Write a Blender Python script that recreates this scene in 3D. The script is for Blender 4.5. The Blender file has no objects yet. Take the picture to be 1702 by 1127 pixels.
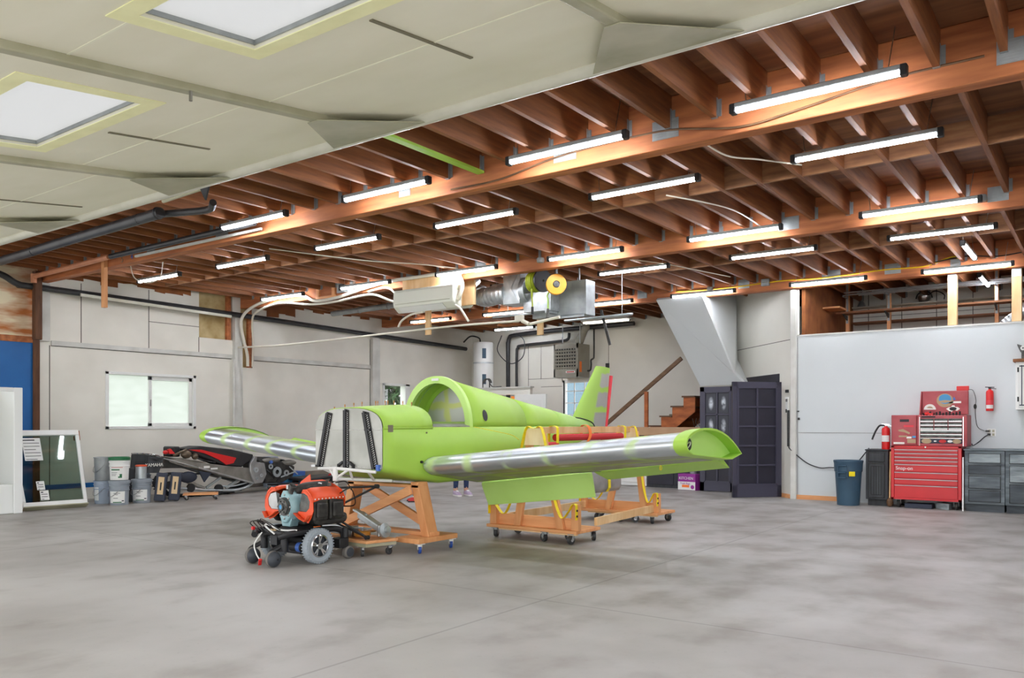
import bpy, bmesh, math, random
from mathutils import Vector, Matrix
random.seed(11)
SC = bpy.context.scene
COL = SC.collection
PI = math.pi
V = Vector

# ------------------------------------------------------------------ colour / materials
def lin(c):
    return tuple(((x/255)/12.92 if x/255 <= .04045 else ((x/255+.055)/1.055)**2.4) for x in c)

MATS = {}
def pm(name, c1, c2=None, rough=.55, metal=0., scale=4., stretch=(1, 1, 1), detail=4., bump=0., spread=(.35, .65),
       vary=0., trans=0., emit=None, estr=0., c3=None, coat=0., coords='Object'):
    """noise-mixed principled material"""
    m = bpy.data.materials.new(name); m.use_nodes = True
    nt = m.node_tree; N = nt.nodes; L = nt.links
    b = N['Principled BSDF']
    b.inputs['Roughness'].default_value = rough
    b.inputs['Metallic'].default_value = metal
    if coat: b.inputs['Coat Weight'].default_value = coat
    if trans: b.inputs['Transmission Weight'].default_value = trans
    if emit:
        b.inputs['Emission Color'].default_value = (*lin(emit), 1); b.inputs['Emission Strength'].default_value = estr
    a1 = (*lin(c1), 1)
    if c2 is None:
        b.inputs['Base Color'].default_value = a1
        out = None
    else:
        tc = N.new('ShaderNodeTexCoord'); mp = N.new('ShaderNodeMapping'); mp.inputs['Scale'].default_value = stretch
        L.new(tc.outputs[coords], mp.inputs['Vector'])
        no = N.new('ShaderNodeTexNoise'); no.inputs['Scale'].default_value = scale; no.inputs['Detail'].default_value = detail
        L.new(mp.outputs[0], no.inputs['Vector'])
        cr = N.new('ShaderNodeValToRGB'); e = cr.color_ramp.elements
        e[0].position, e[1].position = spread; e[0].color = a1; e[1].color = (*lin(c2), 1)
        if c3:
            x = cr.color_ramp.elements.new(min(.98, spread[1]+.14)); x.color = (*lin(c3), 1)
        L.new(no.outputs['Fac'], cr.inputs['Fac'])
        out = cr.outputs['Color']
        if bump:
            bp = N.new('ShaderNodeBump'); bp.inputs['Strength'].default_value = bump; bp.inputs['Distance'].default_value = .02
            L.new(no.outputs['Fac'], bp.inputs['Height']); L.new(bp.outputs['Normal'], b.inputs['Normal'])
    if vary:
        oi = N.new('ShaderNodeObjectInfo'); mr = N.new('ShaderNodeMapRange')
        mr.inputs['To Min'].default_value = 1-vary; mr.inputs['To Max'].default_value = 1+vary
        L.new(oi.outputs['Random'], mr.inputs['Value'])
        hs = N.new('ShaderNodeHueSaturation'); L.new(mr.outputs[0], hs.inputs['Value'])
        if out is None: hs.inputs['Color'].default_value = a1
        else: L.new(out, hs.inputs['Color'])
        out = hs.outputs['Color']
    if out is not None: L.new(out, b.inputs['Base Color'])
    MATS[name] = m
    return m

def nmath(nt, op, a, b=None, c=None):
    n = nt.nodes.new('ShaderNodeMath'); n.operation = op
    for i, x in enumerate((a, b, c)):
        if x is None: continue
        if isinstance(x, (int, float)): n.inputs[i].default_value = x
        else: nt.links.new(x, n.inputs[i])
    return n.outputs[0]

def mixc(nt, fac, a, b):
    n = nt.nodes.new('ShaderNodeMix'); n.data_type = 'RGBA'
    if isinstance(fac, (int, float)): n.inputs[0].default_value = fac
    else: nt.links.new(fac, n.inputs[0])
    for i, x in ((6, a), (7, b)):
        if isinstance(x, tuple): n.inputs[i].default_value = (*x, 1) if len(x) == 3 else x
        else: nt.links.new(x, n.inputs[i])
    return n.outputs[2]

def noise(nt, vec, scale, detail=4, stretch=None):
    if stretch:
        mp = nt.nodes.new('ShaderNodeMapping'); mp.inputs['Scale'].default_value = stretch
        nt.links.new(vec, mp.inputs['Vector']); vec = mp.outputs[0]
    n = nt.nodes.new('ShaderNodeTexNoise'); n.inputs['Scale'].default_value = scale; n.inputs['Detail'].default_value = detail
    nt.links.new(vec, n.inputs['Vector'])
    return n.outputs['Fac']

def smooth(nt, x, lo, hi):
    n = nt.nodes.new('ShaderNodeMapRange'); n.interpolation_type = 'SMOOTHSTEP'
    n.inputs['From Min'].default_value = lo; n.inputs['From Max'].default_value = hi
    nt.links.new(x, n.inputs['Value'])
    return n.outputs[0]

def newmat(name, off=None):
    m = bpy.data.materials.new(name); m.use_nodes = True
    MATS[name] = m
    nt = m.node_tree
    tc = nt.nodes.new('ShaderNodeTexCoord')
    vec = tc.outputs['Object']
    if off:                                   # part coordinates are relative to the thing's base
        ad = nt.nodes.new('ShaderNodeVectorMath'); ad.operation = 'ADD'; ad.inputs[1].default_value = off
        nt.links.new(vec, ad.inputs[0]); vec = ad.outputs[0]
    sp = nt.nodes.new('ShaderNodeSeparateXYZ'); nt.links.new(vec, sp.inputs[0])
    return m, nt, nt.nodes['Principled BSDF'], vec, sp.outputs

# woods
pm('joist_wood', (104, 60, 32), (158, 98, 52), rough=.7, scale=2.2, stretch=(9, .7, 9), spread=(.3, .75), vary=.16, bump=.1)
pm('girder_wood', (146, 82, 46), (198, 122, 72), rough=.68, scale=2.6, stretch=(.55, 5, 5), spread=(.3, .72), bump=.15, vary=.05)
pm('ply_wood', (98, 60, 36), (146, 98, 60), rough=.75, scale=1.6, stretch=(.6, 5, 5), spread=(.3, .75))
pm('block_wood', (112, 70, 42), (160, 112, 72), rough=.72, scale=3, stretch=(1, 6, 6), spread=(.3, .7), vary=.14)
pm('pine', (208, 140, 86), (230, 168, 114), rough=.6, scale=3, stretch=(3, 3, .5), spread=(.3, .7), vary=.05)
pm('pine_x', (208, 140, 86), (232, 170, 116), rough=.6, scale=3, stretch=(.5, 4, 4), spread=(.3, .7), vary=.05)
pm('pine_pale', (214, 168, 112), (236, 202, 152), rough=.6, scale=3, stretch=(3, 3, .6), spread=(.3, .7), vary=.05)
pm('dark_post', (74, 46, 30), (112, 74, 48), rough=.8, scale=4, stretch=(4, 4, .6), spread=(.3, .7))
pm('stair_wood', (150, 78, 34), (186, 104, 50), rough=.6, scale=4, stretch=(1, 3, 3))
pm('plywood_pale', (232, 204, 160), (246, 226, 190), rough=.6, scale=3, stretch=(4, 4, 1), spread=(.3, .7))
pm('rail_wood', (88, 62, 40), (118, 86, 58), rough=.6, scale=4, stretch=(1, 4, 4))
# walls
pm('wall_white', (230, 227, 217), (216, 213, 203), rough=.7, scale=.8, spread=(.35, .8))
pm('wall_white_cool', (208, 212, 212), (201, 206, 206), rough=.6, scale=.6, spread=(.35, .8))
pm('wall_dirty', (234, 230, 219), (216, 211, 199), rough=.75, scale=1.1, stretch=(1, 1, 1.2), spread=(.35, .85))
pm('trim_white', (214, 213, 206), (196, 194, 186), rough=.6, scale=3)
pm('blue_paint', (0, 92, 160), (4, 104, 176), rough=.45, scale=1.2)
pm('seam_dark', (86, 82, 74), rough=.9)
pm('foam_orange', (188, 112, 58), (236, 222, 190), rough=.9, scale=1.4, stretch=(1, .7, 2.6), spread=(.40, .56), bump=.5)
pm('insulation', (166, 140, 88), (206, 186, 140), rough=.9, scale=4, spread=(.3, .7), bump=.6, c3=(120, 90, 50))
pm('backing_brown', (120, 66, 30), (150, 90, 44), rough=.85, scale=3)
pm('curb', (150, 140, 128), (124, 114, 102), rough=.85, scale=3)
pm('soffit', (212, 216, 216), rough=.6)
# canopy
pm('canopy_panel', (240, 236, 216), (230, 226, 202), rough=.6, scale=1.2, stretch=(1, 2.5, 1), spread=(.3, .8))
pm('canopy_foam', (250, 248, 198), (242, 240, 188), rough=.8, scale=6)
pm('canopy_steel', (186, 182, 158), (148, 146, 116), rough=.5, scale=2.4, spread=(.3, .75))
pm('canopy_tube', (216, 214, 200), (190, 188, 168), rough=.45, scale=2.5, spread=(.3, .8))
pm('slot', (120, 114, 92), rough=.7)
# general
pm('black', (24, 24, 26), (34, 34, 36), rough=.5, scale=8)
pm('black_gloss', (16, 16, 18), rough=.25)
pm('black_pipe', (38, 38, 40), (54, 54, 55), rough=.45, scale=5)
pm('rubber', (40, 40, 42), rough=.8)
pm('worn_rubber', (112, 108, 102), rough=.85)
pm('door_bar_lit', (64, 62, 78), rough=.45)  # lighter copy of the navy door paint: light on the raised bars, put into colour
pm('canopy_seam', (238, 236, 214), rough=.7)
pm('pvc', (222, 216, 200), rough=.4)
pm('copper_paint', (206, 140, 104), (188, 124, 90), rough=.5, scale=4)
pm('galv', (196, 202, 204), (170, 176, 178), rough=.4, metal=.6, scale=6)
pm('galv_flat', (168, 172, 172), (146, 150, 150), rough=.5, metal=.4, scale=6)
pm('steel', (170, 170, 168), rough=.3, metal=1.)
pm('chrome', (210, 212, 214), rough=.15, metal=1.)
pm('lime', (170, 211, 82), (162, 203, 74), rough=.5, scale=1.5, spread=(.35, .7))
pm('lime_light', (196, 234, 130), (190, 228, 120), rough=.45, scale=2)
pm('lime_sage', (168, 206, 122), (176, 216, 100), rough=.55, scale=1.2)
pm('white_paint', (232, 232, 228), rough=.4)
pm('appliance', (226, 226, 222), rough=.35)
pm('ac_white', (226, 226, 212), rough=.35)
pm('red_foam', (196, 40, 46), rough=.7)
pm('red_pink', (224, 66, 76), rough=.7)
pm('strap_yellow', (246, 222, 20), (232, 206, 10), rough=.6, scale=20)
pm('strap_orange', (250, 128, 50), rough=.6)
pm('red_cab', (212, 38, 44), (200, 30, 38), rough=.3, scale=2, coat=.3)
pm('red_old', (184, 88, 92), (162, 60, 66), rough=.5, scale=4, spread=(.3, .7), c3=(204, 136, 138))
pm('blue_bin', (50, 78, 98), (58, 88, 108), rough=.45, scale=2)
pm('black_wood', (40, 42, 45), (62, 64, 68), rough=.6, scale=3, stretch=(6, 6, .7), spread=(.35, .75))
pm('grey_wood', (70, 78, 84), (128, 138, 142), rough=.6, scale=2.6, stretch=(.9, 5, 6), spread=(.32, .72))
pm('grey_wood_lt', (104, 114, 118), (176, 186, 188), rough=.6, scale=2.6, stretch=(.9, 5, 6), spread=(.32, .72))
pm('grey_wood_dk', (48, 54, 60), (86, 94, 100), rough=.6, scale=2.6, stretch=(.9, 5, 6), spread=(.32, .72))
pm('door_navy', (32, 30, 42), (38, 36, 50), rough=.5, scale=3)
pm('bucket_grey', (150, 158, 166), (136, 144, 152), rough=.45, scale=3)
pm('bucket_blue', (158, 170, 186), rough=.45)
pm('label_white', (232, 232, 228), rough=.6)
pm('green_lid', (22, 104, 60), rough=.4)
pm('orange_paint', (232, 88, 40), (222, 76, 32), rough=.45, scale=6)
pm('engine_grey', (70, 70, 68), (104, 104, 100), rough=.5, metal=.5, scale=14)
pm('engine_dark', (40, 39, 38), (66, 64, 60), rough=.5, metal=.3, scale=14)
pm('engine_blue', (150, 182, 186), (128, 162, 168), rough=.45, metal=.2, scale=9)
pm('tyre_grey', (150, 158, 164), rough=.8)
pm('hub_grey', (56, 60, 66), rough=.55)
pm('tunnel', (150, 146, 138), (116, 112, 104), rough=.45, metal=.5, scale=5, spread=(.3, .7))
pm('alu_dull', (186, 186, 184), (160, 160, 158), rough=.4, metal=.7, scale=5)
pm('seat_black', (34, 33, 34), (50, 48, 48), rough=.7, scale=4)
pm('red_plastic', (214, 34, 34), rough=.35)
pm('denim', (38, 52, 86), (52, 68, 104), rough=.85, scale=30)
pm('skin', (214, 168, 140), rough=.5)
pm('hair', (70, 48, 34), rough=.7)
pm('shirt_grey', (120, 124, 130), rough=.85)
pm('shirt_blue', (70, 90, 120), rough=.85)
pm('shoe_lilac', (190, 172, 196), rough=.7)
pm('shoe_white', (232, 228, 224), rough=.6)
pm('shoe_red', (196, 48, 44), rough=.6)
pm('tan_board', (186, 150, 116), (176, 140, 106), rough=.6, scale=3)
pm('purple_box', (140, 40, 140), (160, 50, 150), rough=.5, scale=2)
pm('amber_plastic', (176, 116, 40), rough=.3)
pm('blue_caster', (30, 70, 150), rough=.4)
pm('blue_label', (70, 110, 190), rough=.5)
pm('leaf', (34, 78, 34), (64, 120, 52), rough=.6, scale=12)
pm('grass', (92, 128, 66), (116, 150, 80), rough=.9, scale=3)
pm('asphalt', (188, 186, 180), (172, 170, 164), rough=.9, scale=1.5)
pm('ext_siding', (120, 146, 164), rough=.7)
pm('warm_wood', (200, 130, 50), rough=.5)
pm('yellow_reel', (248, 176, 26), rough=.4)
pm('green_hose', (170, 180, 40), (150, 164, 30), rough=.5, scale=20)
pm('ink', (40, 40, 44), rough=.6)
pm('ink_red', (190, 40, 40), rough=.6)
pm('sticker_white', (238, 236, 228), rough=.5)
pm('sticker_blue', (70, 150, 200), rough=.5)
pm('sticker_sand', (176, 150, 116), rough=.5)
pm('tub_white', (238, 240, 238), rough=.25)
pm('dark_blue_case', (44, 50, 66), rough=.6)
pm('tan_label', (216, 188, 146), rough=.6)
pm('shelf_wood', (126, 80, 48), (150, 100, 64), rough=.7, scale=3, stretch=(.6, 4, 4))
pm('duct_foil', (206, 210, 212), (176, 180, 182), rough=.36, metal=.7, scale=9)
pm('heater_grey', (150, 146, 134), (138, 134, 122), rough=.5, scale=4)
pm('yellow_cord', (232, 190, 20), rough=.5)
pm('tube_light', (255, 255, 255), emit=(240, 245, 255), estr=42)
pm('tube_warm', (255, 255, 255), emit=(255, 246, 226), estr=3)
pm('lamp_glow', (255, 200, 120), emit=(255, 190, 110), estr=90)
pm('bronze', (170, 120, 70), rough=.35, metal=.8)
pm('old_brass', (120, 104, 86), (92, 80, 66), rough=.4, metal=.6, scale=12)
pm('sky_sheet', (236, 238, 240), rough=.5, trans=0)

# --- translucent skylight panel
m, nt, b, oc, s = newmat('skylight_panel')
nt.nodes.remove(b)
tr = nt.nodes.new('ShaderNodeBsdfTranslucent'); tr.inputs[0].default_value = (.57, .565, .555, 1)
df = nt.nodes.new('ShaderNodeBsdfDiffuse'); df.inputs[0].default_value = (.85, .86, .86, 1)
mx = nt.nodes.new('ShaderNodeMixShader'); mx.inputs[0].default_value = .25
nt.links.new(tr.outputs[0], mx.inputs[1]); nt.links.new(df.outputs[0], mx.inputs[2])
nt.links.new(mx.outputs[0], nt.nodes['Material Output'].inputs[0])

# --- glass
def glass(name, col=(1, 1, 1), refl=.1, tint=None):
    m, nt, b, oc, s = newmat(name)
    nt.nodes.remove(b)
    t = nt.nodes.new('ShaderNodeBsdfTransparent'); t.inputs[0].default_value = (*(tint or col), 1)
    g = nt.nodes.new('ShaderNodeBsdfGlossy'); g.inputs['Roughness'].default_value = .03
    mx = nt.nodes.new('ShaderNodeMixShader'); mx.inputs[0].default_value = refl
    nt.links.new(t.outputs[0], mx.inputs[1]); nt.links.new(g.outputs[0], mx.inputs[2])
    nt.links.new(mx.outputs[0], nt.nodes['Material Output'].inputs[0])
    return m
glass('clear_glass', refl=.08)
glass('green_glass', refl=.16, tint=(.62, .72, .66))

# --- concrete floor
m, nt, b, oc, s = newmat('concrete')
n1 = noise(nt, oc, .45, 6); n2 = noise(nt, oc, 1.7, 8, (1.3, 1, 1)); n3 = noise(nt, oc, .8, 4, (1.2, .8, 1)); n4 = noise(nt, oc, 26, 3)
c = mixc(nt, smooth(nt, n1, .35, .68), lin((156, 152, 147)), lin((178, 175, 171)))
c = mixc(nt, nmath(nt, 'MULTIPLY', smooth(nt, n2, .5, .75), .5), c, lin((130, 123, 115)))
c = mixc(nt, nmath(nt, 'MULTIPLY', smooth(nt, n3, .52, .72), .35), c, lin((186, 184, 180)))
# darker, warmer mottling toward the back of the hall, rust patch
back = smooth(nt, s['Y'], 3.2, 6.5)
c = mixc(nt, nmath(nt, 'MULTIPLY', back, nmath(nt, 'MULTIPLY', smooth(nt, n2, .36, .66), .45)), c, lin((128, 118, 106)))
dx = nmath(nt, 'SUBTRACT', s['X'], .12); dy = nmath(nt, 'SUBTRACT', s['Y'], 7.0)
rr = nmath(nt, 'SQRT', nmath(nt, 'ADD', nmath(nt, 'MULTIPLY', dx, dx), nmath(nt, 'MULTIPLY', dy, dy)))
spot = nmath(nt, 'MULTIPLY', nmath(nt, 'SUBTRACT', 1., smooth(nt, rr, .1, .75)), smooth(nt, n2, .38, .62))
c = mixc(nt, nmath(nt, 'MULTIPLY', spot, .45), c, lin((182, 128, 84)))
# cut joints
def jointline(coord, pos, w):
    return nmath(nt, 'SUBTRACT', 1., smooth(nt, nmath(nt, 'ABSOLUTE', nmath(nt, 'SUBTRACT', coord, nmath(nt, 'ADD', pos, nmath(nt, 'MULTIPLY', n3, .02)))), w*.4, w))
jl = None
for q in (jointline(s['Y'], 5.05, .012), jointline(s['Y'], 10.2, .02), jointline(s['X'], -9.2, .014), jointline(s['X'], -3.4, .014)):
    jl = q if jl is None else nmath(nt, 'MAXIMUM', jl, q)
c = mixc(nt, nmath(nt, 'MULTIPLY', jl, .45), c, lin((100, 96, 90)))
fine = smooth(nt, n4, .62, .75)
c = mixc(nt, nmath(nt, 'MULTIPLY', fine, .15), c, lin((110, 106, 100)))
nt.links.new(c, b.inputs['Base Color'])
rg = nt.nodes.new('ShaderNodeMapRange'); rg.inputs['To Min'].default_value = .34; rg.inputs['To Max'].default_value = .6
nt.links.new(n2, rg.inputs['Value']); nt.links.new(rg.outputs[0], b.inputs['Roughness'])
b.inputs['Specular IOR Level'].default_value = .4

# --- bare aluminium wing with green primer bands along ribs and spars
def wing_mat(name, x0, sgn):
    m, nt, b, oc, s = newmat(name, (-6.25, 8., .7))
    w = noise(nt, oc, 3.2, 5)
    wob = nmath(nt, 'MULTIPLY', nmath(nt, 'SUBTRACT', w, .5), .22)
    u = nmath(nt, 'MULTIPLY', nmath(nt, 'SUBTRACT', s['X'], x0), sgn)
    u2 = nmath(nt, 'ADD', nmath(nt, 'ADD', u, wob), .62)
    f = nmath(nt, 'ABSOLUTE', nmath(nt, 'SUBTRACT', nmath(nt, 'FRACT', nmath(nt, 'DIVIDE', u2, .46)), .5))
    band = nmath(nt, 'SUBTRACT', 1., smooth(nt, f, .02, .18))
    band = nmath(nt, 'MULTIPLY', band, smooth(nt, noise(nt, oc, 4.4, 3), .34, .55))
    # spar band
    sp = nmath(nt, 'SUBTRACT', 1., smooth(nt, nmath(nt, 'ABSOLUTE', nmath(nt, 'SUBTRACT', nmath(nt, 'ADD', s['Y'], wob), 6.80)), .03, .10))
    band = nmath(nt, 'MAXIMUM', band, nmath(nt, 'MULTIPLY', sp, .8))
    n2 = noise(nt, oc, 1.5, 5, (.6, 3, 1))
    al = mixc(nt, smooth(nt, n2, .4, .65), lin((214, 220, 224)), lin((184, 191, 198)))
    olive = nmath(nt, 'MULTIPLY', smooth(nt, s['Y'], 6.42, 6.52), nmath(nt, 'MULTIPLY', smooth(nt, noise(nt, oc, 2.4, 4, (1, 1.6, 1)), .22, .46), .95))
    al = mixc(nt, olive, al, lin((116, 124, 66)))
    col = mixc(nt, nmath(nt, 'MULTIPLY', band, .72), al, lin((188, 218, 116)))
    nt.links.new(col, b.inputs['Base Color'])
    nt.links.new(nmath(nt, 'SUBTRACT', .80, nmath(nt, 'MULTIPLY', nmath(nt, 'MAXIMUM', band, nmath(nt, 'MULTIPLY', olive, 1.2)), .75)), b.inputs['Metallic'])
    rr = nmath(nt, 'ADD', .36, nmath(nt, 'MULTIPLY', band, .25)); nt.links.new(rr, b.inputs['Roughness'])
    return m
wing_mat('wing_skin_near', -5.72, 1.); wing_mat('wing_skin_far', -6.78, -1.)

# --- fin: green with scuffed bare-metal panels between ribs
m, nt, b, oc, s = newmat('fin_skin', (-6.25, 8., .7))
w = noise(nt, oc, 5, 4)
wob = nmath(nt, 'MULTIPLY', nmath(nt, 'SUBTRACT', w, .5), .10)
zz = nmath(nt, 'ADD', s['Z'], wob)
fz = nmath(nt, 'ABSOLUTE', nmath(nt, 'SUBTRACT', nmath(nt, 'FRACT', nmath(nt, 'DIVIDE', nmath(nt, 'SUBTRACT', zz, 1.21), .30)), .5))
panel = nmath(nt, 'SUBTRACT', 1., smooth(nt, fz, .30, .42))
edge = nmath(nt, 'SUBTRACT', nmath(nt, 'ADD', s['Y'], wob), nmath(nt, 'MULTIPLY', nmath(nt, 'SUBTRACT', s['Z'], 1.3), .40))
panel = nmath(nt, 'MULTIPLY', panel, smooth(nt, edge, 10.50, 10.60))
panel = nmath(nt, 'MULTIPLY', panel, nmath(nt, 'SUBTRACT', 1., smooth(nt, zz, 2.04, 2.09)))
col = mixc(nt, panel, lin((168, 208, 88)), lin((190, 190, 184)))
nt.links.new(col, b.inputs['Base Color']); b.inputs['Roughness'].default_value = .45
nt.links.new(nmath(nt, 'MULTIPLY', panel, .6), b.inputs['Metallic'])

# --- brushed firewall / bulkhead
m, nt, b, oc, s = newmat('firewall_alu')
w = noise(nt, oc, 2.2, 3)
col = mixc(nt, smooth(nt, w, .35, .65), lin((182, 182, 175)), lin((158, 158, 150)))
nt.links.new(col, b.inputs['Base Color']); b.inputs['Metallic'].default_value = .35; b.inputs['Roughness'].default_value = .42
m, nt, b, oc, s = newmat('bulkhead_alu', (-6.25, 8., .7))
w = noise(nt, oc, 4, 3)
wob = nmath(nt, 'MULTIPLY', nmath(nt, 'SUBTRACT', w, .5), .14)
v1 = nmath(nt, 'SUBTRACT', 1., smooth(nt, nmath(nt, 'ABSOLUTE', nmath(nt, 'ADD', nmath(nt, 'SUBTRACT', s['X'], -6.36), wob)), .02, .06))
v2 = nmath(nt, 'SUBTRACT', 1., smooth(nt, nmath(nt, 'ABSOLUTE', nmath(nt, 'ADD', nmath(nt, 'SUBTRACT', s['Z'], 1.52), wob)), .02, .06))
col = mixc(nt, nmath(nt, 'MULTIPLY', nmath(nt, 'MAXIMUM', v1, v2), .8), lin((196, 198, 190)), lin((206, 212, 110)))
nt.links.new(col, b.inputs['Base Color']); b.inputs['Metallic'].default_value = .35; b.inputs['Roughness'].default_value = .45

# ------------------------------------------------------------------ mesh builder
def axis_matrix(a):
    if not isinstance(a, str): return a
    return {'Z': Matrix.Identity(3), 'X': Matrix.Rotation(PI/2, 3, 'Y'), 'Y': Matrix.Rotation(-PI/2, 3, 'X')}[a]
class MB:
    def __init__(self): self.v = []; self.f = []
    def add(self, vs, fs):
        o = len(self.v); self.v += [V(p) for p in vs]; self.f += [tuple(i+o for i in f) for f in fs]; return self
    def box(self, x0, y0, z0, x1, y1, z1):
        x0, x1 = sorted((x0, x1)); y0, y1 = sorted((y0, y1)); z0, z1 = sorted((z0, z1))
        return self.add([(x0, y0, z0), (x1, y0, z0), (x1, y1, z0), (x0, y1, z0), (x0, y0, z1), (x1, y0, z1), (x1, y1, z1), (x0, y1, z1)],
                        [(0, 3, 2, 1), (4, 5, 6, 7), (0, 1, 5, 4), (1, 2, 6, 5), (2, 3, 7, 6), (3, 0, 4, 7)])
    def cbox(self, c, sx, sy, sz, rz=0, rx=0, ry=0):
        M = Matrix.Translation(V(c)) @ Matrix.Rotation(rz, 4, 'Z') @ Matrix.Rotation(ry, 4, 'Y') @ Matrix.Rotation(rx, 4, 'X')
        t = MB().box(-sx/2, -sy/2, -sz/2, sx/2, sy/2, sz/2)
        return self.add([M @ p for p in t.v], t.f)
    def bar(self, p, q, w, h, up=(0, 0, 1)):
        p, q = V(p), V(q); d = (q-p).normalized(); u = V(up)
        if abs(d.dot(u)) > .98: u = V((1, 0, 0))
        r = d.cross(u).normalized(); u = r.cross(d).normalized()
        vs = [e + r*(a*w/2) + u*(b_*h/2) for e in (p, q) for a, b_ in ((-1, -1), (1, -1), (1, 1), (-1, 1))]
        return self.add(vs, [(0, 1, 2, 3), (7, 6, 5, 4), (0, 4, 5, 1), (1, 5, 6, 2), (2, 6, 7, 3), (3, 7, 4, 0)])
    def tube(self, pts, r, n=8, caps=True):
        pts = [V(p) for p in pts]; k = len(pts); rs = r if isinstance(r, (list, tuple)) else [r]*k
        tg = []
        for i in range(k):
            a = pts[max(0, i-1)]; b_ = pts[min(k-1, i+1)]; tg.append((b_-a).normalized())
        ref = V((0, 0, 1)) if abs(tg[0].z) < .9 else V((1, 0, 0))
        nrm = tg[0].cross(ref).normalized(); rings = []
        for i in range(k):
            nrm = (nrm - tg[i]*nrm.dot(tg[i])).normalized(); bn = tg[i].cross(nrm)
            rings.append([pts[i] + (nrm*math.cos(2*PI*j/n) + bn*math.sin(2*PI*j/n))*rs[i] for j in range(n)])
        return self.loft(rings, closed=True, caps=caps)
    def loft(self, rings, closed=True, caps=True):
        n = len(rings[0]); k = len(rings); vs = [p for r in rings for p in r]; fs = []
        for i in range(k-1):
            for j in range(n if closed else n-1):
                j2 = (j+1) % n
                fs.append((i*n+j, i*n+j2, (i+1)*n+j2, (i+1)*n+j))
        if caps and closed: fs += [tuple(range(n-1, -1, -1)), tuple((k-1)*n+j for j in range(n))]
        return self.add(vs, fs)
    def lathe(self, prof, n=24, o=(0, 0, 0), axis='Z'):
        """profile [(radius, height)] turned about axis through o"""
        R = axis_matrix(axis)
        rings = [[V(o) + R @ V((r*math.cos(2*PI*j/n), r*math.sin(2*PI*j/n), h)) for j in range(n)] for r, h in prof]
        if prof[0][0] > .0025 and prof[-1][0] > .0025: return self.loft(rings + [rings[0]], caps=False)
        return self.loft(rings)
    def cyl(self, p, q, r, n=16): return self.tube([p, q], r, n)
    def prism(self, poly, ext):
        n = len(poly); ext = V(ext); vs = [V(p) for p in poly] + [V(p)+ext for p in poly]
        return self.add(vs, [tuple(range(n-1, -1, -1)), tuple(range(n, 2*n))] + [(i, (i+1) % n, n+(i+1) % n, n+i) for i in range(n)])
    def sphere(self, c, rx, ry=None, rz=None, n=14, m=8):
        ry = ry or rx; rz = rz or rx; c = V(c)
        rings = [[c + V((rx*math.sin(PI*i/m)*math.cos(2*PI*j/n), ry*math.sin(PI*i/m)*math.sin(2*PI*j/n), -rz*math.cos(PI*i/m))) for j in range(n)] for i in range(1, m)]
        o = len(self.v); self.loft(rings, caps=False)
        b_ = len(self.v); self.v += [c + V((0, 0, -rz)), c + V((0, 0, rz))]
        for j in range(n):
            self.f.append((b_, o+(j+1) % n, o+j)); self.f.append((b_+1, o+(m-2)*n+j, o+(m-2)*n+(j+1) % n))
        return self
    def torus(self, c, R, r, axis='Z', n=28, k=8, a0=0., a1=2*PI):
        c = V(c); full = abs(a1-a0-2*PI) < 1e-6
        Rm = axis_matrix(axis)
        rings = []
        for i in range(n + (0 if full else 1)):
            a = a0 + (a1-a0)*i/n; d = V((math.cos(a), math.sin(a), 0))
            rings.append([c + Rm @ (d*(R + r*math.cos(2*PI*j/k)) + V((0, 0, r*math.sin(2*PI*j/k)))) for j in range(k)])
        if full: rings.append(rings[0])
        return self.loft(rings, caps=not full)
    def xf(self, M):
        self.v = [M @ p for p in self.v]; return self
    def join(self, o): return self.add(o.v, o.f)

MW = {}
def link(name, mb, mat, parent=None, sm=35, bev=0., seg=1, solid=0., sub=0, soff=-1.):
    me = bpy.data.meshes.new(name)
    vs = mb.v
    off = V((0, 0, 0))
    if parent is not None:
        M = MW.get(parent.name, Matrix.Identity(4)).inverted(); vs = [M @ p for p in vs]
    else:
        lo = [min(p[i] for p in vs) for i in range(3)]; hi = [max(p[i] for p in vs) for i in range(3)]
        if mat not in KEEP_ORIGIN:
            off = V(((lo[0]+hi[0])/2, (lo[1]+hi[1])/2, lo[2])); vs = [p-off for p in vs]
    me.from_pydata([tuple(p) for p in vs], [], mb.f)
    bm = bmesh.new(); bm.from_mesh(me); bmesh.ops.recalc_face_normals(bm, faces=bm.faces); bm.to_mesh(me); bm.free()
    if sm:
        me.polygons.foreach_set('use_smooth', [True]*len(me.polygons)); me.set_sharp_from_angle(angle=math.radians(sm))
    me.materials.append(MATS[mat])
    o = bpy.data.objects.new(name, me); COL.objects.link(o)
    o.location = off
    if parent is None: MW[o.name] = Matrix.Translation(off)
    if parent is not None:
        o.parent = parent; MW[o.name] = MW.get(parent.name, Matrix.Identity(4))
    if solid:
        x = o.modifiers.new('thick', 'SOLIDIFY'); x.thickness = solid; x.offset = soff
    if bev:
        x = o.modifiers.new('edge', 'BEVEL'); x.width = bev; x.segments = seg; x.limit_method = 'ANGLE'; x.angle_limit = math.radians(40)
    if sub:
        x = o.modifiers.new('sub', 'SUBSURF'); x.levels = sub; x.render_levels = sub
    return o
KEEP_ORIGIN = {'concrete', 'foam_orange'}

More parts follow.
